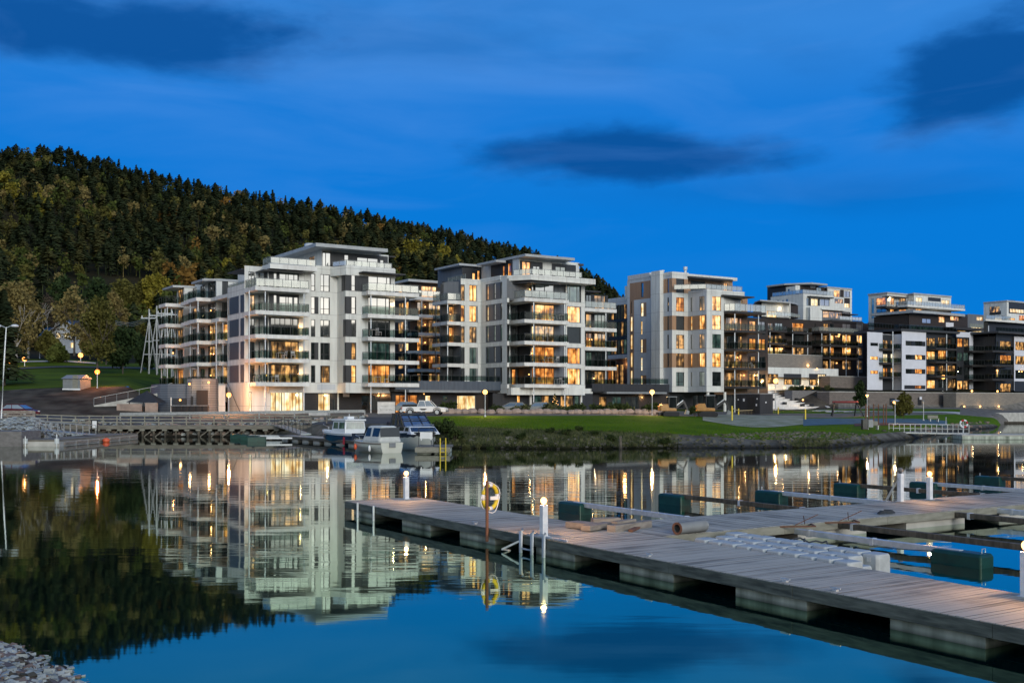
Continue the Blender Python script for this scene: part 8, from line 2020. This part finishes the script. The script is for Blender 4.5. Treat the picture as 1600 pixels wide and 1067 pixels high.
Yv = dfb(1320, 650, 118, 175); x, y, z = at(1321, Yv); k = Yv / F; r = empty('swing_frame', (x, y, z), 0, 'dark climbing and swing frame with a red top bar in the playground', 'swing')
W_ = 34 * k / 2; H = 22 * k
for s in (-1, 1):
    for t in (-1, 1): m = MB(); m.tube([(s * W_ + s * 7 * k * (1 if t < 0 else .2), t * 1.2, 0), (s * W_, 0, H)], .09, 6); m.build('leg', r, 'frame_dark')
m = MB(); m.tube([(-W_ - .3, 0, H), (W_ + .3, 0, H)], .14, 8); m.build('top_bar', r, 'dark_red')
for x_ in (-W_ * .55, 0, W_ * .5):
    m = MB(); m.bar((x_ - .22, 0, .55), (x_ - .22, 0, H), .03); m.bar((x_ + .22, 0, .55), (x_ + .22, 0, H), .03); s = m.build('swing_rope', r, 'frame_dark'); m = MB(); m.box(x_ - .26, -.12, .5, x_ + .26, .12, .56); m.build('seat', s, 'black_rubber')
r = empty('exercise_bars', at(1368, 128.5), 0, 'row of thin rust brown exercise posts between the lit park lamps', 'exercise frame'); ox, oy, oz = r.location
pz = []
for px, t in ((1353, 631), (1357.5, 633), (1365, 631), (1372.5, 631), (1380.5, 632), (1384.5, 631)):
    Yv = 127.5 + (px % 3); x, y, z = at(px, Yv); m = MB(); H = wz(t, Yv) - z; m.tube([(x - ox, y - oy, z - oz), (x - ox, y - oy, z - oz + H)], .07, 6); m.build('post', r, 'rust'); pz.append((x - ox, y - oy, z - oz + H))
for a, b_ in ((0, 1), (2, 3), (4, 5)): m = MB(); q1, q2 = pz[a], pz[b_]; m.bar((q1[0], q1[1], q1[2] - .3), (q2[0], q2[1], q2[2] - .3), .05); m.build('crossbar', r, 'rust')
r = empty('litter_bin', at(1351, dfb(1351, 671, 100, 140)), 0, 'dark litter bin with a grey side panel on the lawn left of the gangway', 'bin'); m = MB(); m.box(-.3, -.3, 0, .3, .3, 1.1); m.build('body', r, 'frame_dark', bevel=.03); m = MB(); m.box(.34, -.25, .25, .85, .2, 1.05); m.build('side_panel', r, 'frame_grey')
def bench(px, py, lb, lo=100, hi=180):
    r = empty('park_bench', at(px, dfb(px, py, lo, hi)), .2, lb, 'bench'); m = MB(); m.box(-.8, -.22, .42, .8, .22, .48); m.build('seat', r, 'fence_wood'); m = MB(); m.box(-.8, .22, .5, .8, .27, .9); m.build('backrest', r, 'fence_wood')
    for s in (-.6, .6): m = MB(); m.box(s - .04, -.2, 0, s + .04, .24, .42); m.build('leg', r, 'galv')
bench(1363, 671, 'pale bench right beside the dark litter bin on the lawn'); bench(1459, 659, 'small bench on the grass before the pale gravel spit')
for px, py, rr_s, mt, lb in ((1345, 643, (52, 22), 'leaves_dark', 'small dark rounded tree beside the red-barred swing frame'), (1412, 655, (44, 30), 'leaves_olive', 'round yellow-green park tree between two lamp posts')):
    Yv = dfb(px, py, 130, 200); H = rr_s[0] * Yv / F; t = deciduous('park_tree', H, rr_s[1] * Yv / F, mt, 'trunk', 1500, .16, 90 + px); t.location = at(px, Yv); tag(t, lb, 'tree')
# gangway bridge
Yg = 117.0; xa, xb = wx(1396, Yg), wx(1514, Yg); r = empty('gangway_bridge', (xa, Yg, 0), 0, 'pale aluminium gangway with railings bridging from the lawn to the far floating dock', 'gangway'); ln = xb - xa
m = MB(); m.mesh([(0, 0, .75), (ln, 0, .62), (ln, 1.4, .62), (0, 1.4, .75), (0, 0, .60), (ln, 0, .46), (ln, 1.4, .46), (0, 1.4, .60)], [(0, 1, 2, 3), (7, 6, 5, 4), (0, 4, 5, 1), (1, 5, 6, 2), (2, 6, 7, 3), (3, 7, 4, 0)]); m.build('walkway', r, 'rail_steel')
for y in (0, 1.4):
    m = MB(); m.bar((0, y, 1.62), (ln, y, 1.5), .06); m.bar((0, y, 1.15), (ln, y, 1.02), .04); m.build('handrail', r, 'rail_steel')
    for k in range(8): t = k / 7; m = MB(); m.box(ln * t - .035, y - .035, .7 - .12 * t, ln * t + .035, y + .035, 1.62 - .12 * t); m.build('post', r, 'rail_steel')
r = empty('floating_dock', (wx(1497, 115.5), 114.4, 0), 0, 'low concrete floating dock running out of view at the right behind the fingers', 'dock'); m = MB(); m.box(0, 0, -.4, 40, 3.2, .38); m.build('pontoon', r, 'concrete'); m = MB(); m.box(-.03, -.03, .38, 40, 3.23, .52); m.build('deck', r, 'concrete_pale')
r = empty('life_ring', (wx(1505.5, 116), 116.0, .6), 0, 'red and white life ring on the end of the gangway bridge', 'life ring'); m = MB(); m.tube([(0, .1, 0), (0, .1, 1.3)], .05, 6); m.build('pole', r, 'galv')
for i in range(8):
    m = MB(); rings = []
    for j in range(4):
        a = 2 * math.pi * (i * 3 + j) / 24; rings.append([((.38 + .10 * math.cos(b_)) * math.cos(a), -.06 + .10 * math.sin(b_), 1.05 + (.38 + .10 * math.cos(b_)) * math.sin(a)) for b_ in [2 * math.pi * q / 8 for q in range(8)]])
    m.loft(rings); m.build('ring_segment', r, 'white_paint' if i % 2 else ('red_paint' if i in (0, 2, 6) else 'white_paint'), True)
m = MB(); m.box(wx(1548, 203), 201.2, -.3, wx(1800, 203), 202, .35); o = m.build('floating_boom', None, 'pile_wood'); tag(o, 'dark floating boom before the pale quay wall at the right edge', 'boom')
# --- boulders, shrubs, bank growth
random.seed(17)
bp = []
for k in range(5):
    m = MB(); pr = []
    for i in range(6):
        t = i / 5; pr.append([((.62 * math.sin(math.pi * (.12 + .76 * t)) + .1) * math.cos(2 * math.pi * j / 8) * random.uniform(.85, 1.15), (.42 * math.sin(math.pi * (.12 + .76 * t)) + .08) * math.sin(2 * math.pi * j / 8) * random.uniform(.85, 1.15), -.15 + .78 * t * random.uniform(.92, 1.05)) for j in range(8)])
    m.loft(pr); bp.append(m.build('boulder', None, 'boulder'))
px = 690.0; i = 0
while px < 1032:
    Yv = 137 + (px - 690) * .006; x, y, z = at(px, Yv); pr = bp[i % 5]
    o = pr if i < 5 else pr.copy()
    if i >= 5: COL.objects.link(o)
    o.location = (x, y, z); o.rotation_euler = (0, 0, random.uniform(-.3, .3)); o.scale = (random.uniform(.75, 1.2), 1, random.uniform(.8, 1.1)); tag(o, 'one of the rounded pinkish boulders edging the path before the dark ground floors', 'boulder', 'boulders edging the path'); px += random.uniform(10, 15); i += 1
def shrub(name, H, W_, mat, n, s, seed):
    random.seed(seed); r = empty(name); m = MB(); bl = [(random.uniform(-W_ * .3, W_ * .3), random.uniform(-W_ * .25, W_ * .25), H * random.uniform(.3, .7), W_ * random.uniform(.18, .3), 1.0) for _ in range(6)]; blob_crown(m, bl, n, s, .3); m.build('foliage', r, mat)
    m = MB()
    for k in range(5): a = k * 1.3; m.tube([(0, 0, -.1), (math.cos(a) * W_ * .15, math.sin(a) * W_ * .15, H * .5)], [.03, .012], 4)
    m.build('stem', r, 'trunk'); return r
sp_ = [shrub('shrub', 1.6, 2.2, 'shrub', 420, .12, 200 + k) for k in range(3)] + [shrub('shrub', 1.5, 2.2, 'dry_grass', 420, .11, 210)]
random.seed(23); places = []
for px in [694, 702, 711, 722, 731, 744, 770, 792, 812, 836, 858, 884, 905, 930, 958, 990, 1036, 1041, 720, 845, 700, 765]:
    Yv = random.uniform(91.5, 96.5) if px > 712 else random.uniform(90.5, 97.5); places.append((px, Yv, random.uniform(.3, .62) if px > 712 else random.uniform(.7, 1.05), 'b'))
for px in (798, 806, 815, 852, 858, 866, 876, 890, 902, 932, 940, 948, 956, 964, 972, 981, 1012, 1020, 1080, 1100, 690, 700, 1108, 775, 785): places.append((px, 139.5, random.uniform(.7, 1.25), 'g'))
for px in (1238, 1244, 1262, 1276, 1290, 1300, 1262, 1250): places.append((px, 214 + random.uniform(-1, 1), random.uniform(.5, .9), 't'))
for i, (px, Yv, s, g_) in enumerate(places):
    x, y, z = at(px, Yv); pr = sp_[(i * 7 + int(px)) % 4]; o = place(pr, x, y, None, s, None, .1, z if g_ != 't' else 6.3)
    lab, gr = {'b': ('bushy shrub growing on the bank between the lawn and the water', 'shrubs on the bank'), 'g': ('dark low shrub planted along the ground floors behind the boulders', 'shrubs by the ground floors'), 't': ('shrub in front of the low white house above the stairs', 'shrubs at the low white house')}[g_]; tag(o, lab, 'shrub', gr)
# grass tufts
random.seed(29); m = MB(); m.mat('dry_grass'); m.mat('shrub')
for _ in range(15000):
    px = random.uniform(650, 1330); p = prof(px); t = random.random(); Yv = p[1][0] + (p[2][0] - p[1][0]) * (.12 + .95 * t)
    if mnoise.noise(Vector((px * .02, Yv * .3, 0))) < (-.45 if px < 1050 else .12): continue
    x, y, z = at(px, Yv); m.mat('dry_grass' if random.random() < .6 else 'shrub'); h = random.uniform(.08, .28); a = random.uniform(0, 6.28); w = .03
    dx, dy = math.cos(a) * w, math.sin(a) * w; lx, ly = random.uniform(-.12, .12), random.uniform(-.12, .12); m.face([(x - dx, y - dy, z - .03), (x + dx, y + dy, z - .03), (x + lx, y + ly, z + h)])
o = stuff(m.build('bank_grass')); o['label'] = 'tufts of rough grass on the bank below the lawn'
random.seed(30); m = MB(); m.mat('rough_grass')
for _ in range(14000):
    px = random.uniform(690, 1330); p = prof(px); Yv = p[2][0] + random.random() ** 1.6 * 22; x, y, z = at(px, Yv); h = random.uniform(.03, .09); a = random.uniform(0, 6.28)
    m.face([(x - .03 * math.cos(a), y - .03 * math.sin(a), z), (x + .03 * math.cos(a), y + .03 * math.sin(a), z), (x + random.uniform(-.03, .03), y, z + h)])
o = stuff(m.build('lawn_grass', None, 'lawn')); o['label'] = 'short mown grass blades of the lawn'
# post in the bank water
m = MB(); m.tube([(0, 0, -1), (.03, 0, 1.1)], .14, 8); o = m.build('mooring_post', None, 'pile_wood'); o.location = (wx(969, 91.3), 91.3, 0); tag(o, 'short dark mooring post at the waterline below the lawn', 'post')
# --- balcony furniture
def chair(px, Yv, z, rz, lb, mat='chair_grey'):
    r = empty('balcony_chair', (wx(px, Yv), Yv, z), rz, lb, 'chair'); m = MB(); m.box(-.25, -.25, .40, .25, .25, .46); m.build('seat', r, mat); m = MB(); m.bar((-.22, .25, .45), (-.22, .33, .95), .04); m.bar((.22, .25, .45), (.22, .33, .95), .04); m.box(-.24, .27, .6, .24, .30, .92); m.build('backrest', r, mat)
    for a in (-.22, .22):
        for b_ in (-.22, .22): m = MB(); m.box(a - .02, b_ - .02, 0, a + .02, b_ + .02, .4); m.build('leg', r, mat)
    return r
def table(px, Yv, z, lb, mat='chair_grey'):
    r = empty('balcony_table', (wx(px, Yv), Yv, z), TH, lb, 'table'); m = MB(); m.box(-.45, -.4, .70, .45, .4, .74); m.build('table_top', r, mat)
    for a in (-.4, .4):
        for b_ in (-.35, .35): m = MB(); m.box(a - .02, b_ - .02, 0, a + .02, b_ + .02, .70); m.build('leg', r, mat)
    return r
fl_ = ['first', 'second', 'third', 'fourth', 'fifth']
for nm_, bld, spots in (('largest white block', 134.9, [(402, 0, 't'), (409, 0, 'c'), (428, 0, 't'), (433, 0, 'c'), (438, 1, 't'), (444, 1, 'c'), (458, 1, 'c'), (584, 2, 't'), (592, 2, 'c'), (588, 0, 't'), (604, 0, 'c')]), ('middle block', 150.3, [(838, 3, 't'), (846, 3, 'c'), (862, 3, 'c'), (840, 1, 't'), (849, 1, 'c'), (858, 1, 't'), (844, 0, 'c'), (872, 0, 't'), (878, 0, 'c'), (870, 1, 'c'), (876, 3, 't'), (836, 4, 't'), (846, 4, 'c'), (850, 2, 't')]), ('white and tan block', 172.2, [(1140, 0, 't'), (1146, 0, 'c'), (1156, 2, 't'), (1162, 2, 'c'), (1138, 4, 't'), (1152, 4, 'c'), (1170, 1, 't'), (1176, 1, 'c')])):
    for j, (px, lv, tp) in enumerate(spots):
        Yv = bld + (.8 if nm_[0] != 'w' else 1.3) + (1.8 if nm_[0] == 'l' and px > 560 else 0); side = 'left' if (px < 500 or (700 < px < 858) or (1100 < px < 1150)) else 'right'
        lb = f'grey {"table" if tp == "t" else "chair"} on the {fl_[lv]} balcony up of the {nm_}, {side} part'
        (table(px, Yv, LV[lv], lb) if tp == 't' else chair(px, Yv, LV[lv], j * 1.1, lb))['group'] = lb.replace('grey table', 'grey tables').replace('grey chair', 'grey chairs')
# hanging/standing lit tree on the ground floor terrace of B
r = conifer('lit_shrub', 2.6, .7, 'needles_olive', 260, .22, 300); r.location = at(867, 145.2); tag(r, 'small conifer hung with tiny lights before the middle block ground floor', 'tree')
m = MB()
for k in range(22): t = k / 22; a = k * 2.4; m.box(*(lambda x, y, z: (x - .035, y - .035, z - .035, x + .035, y + .035, z + .035))(math.cos(a) * .72 * (1 - t) , math.sin(a) * .72 * (1 - t), .4 + 2.1 * t))
m.build('fairy_lights', r, 'lamp_white')
for o in list(bpy.data.objects):
    if o.name.startswith('fairy'): pass
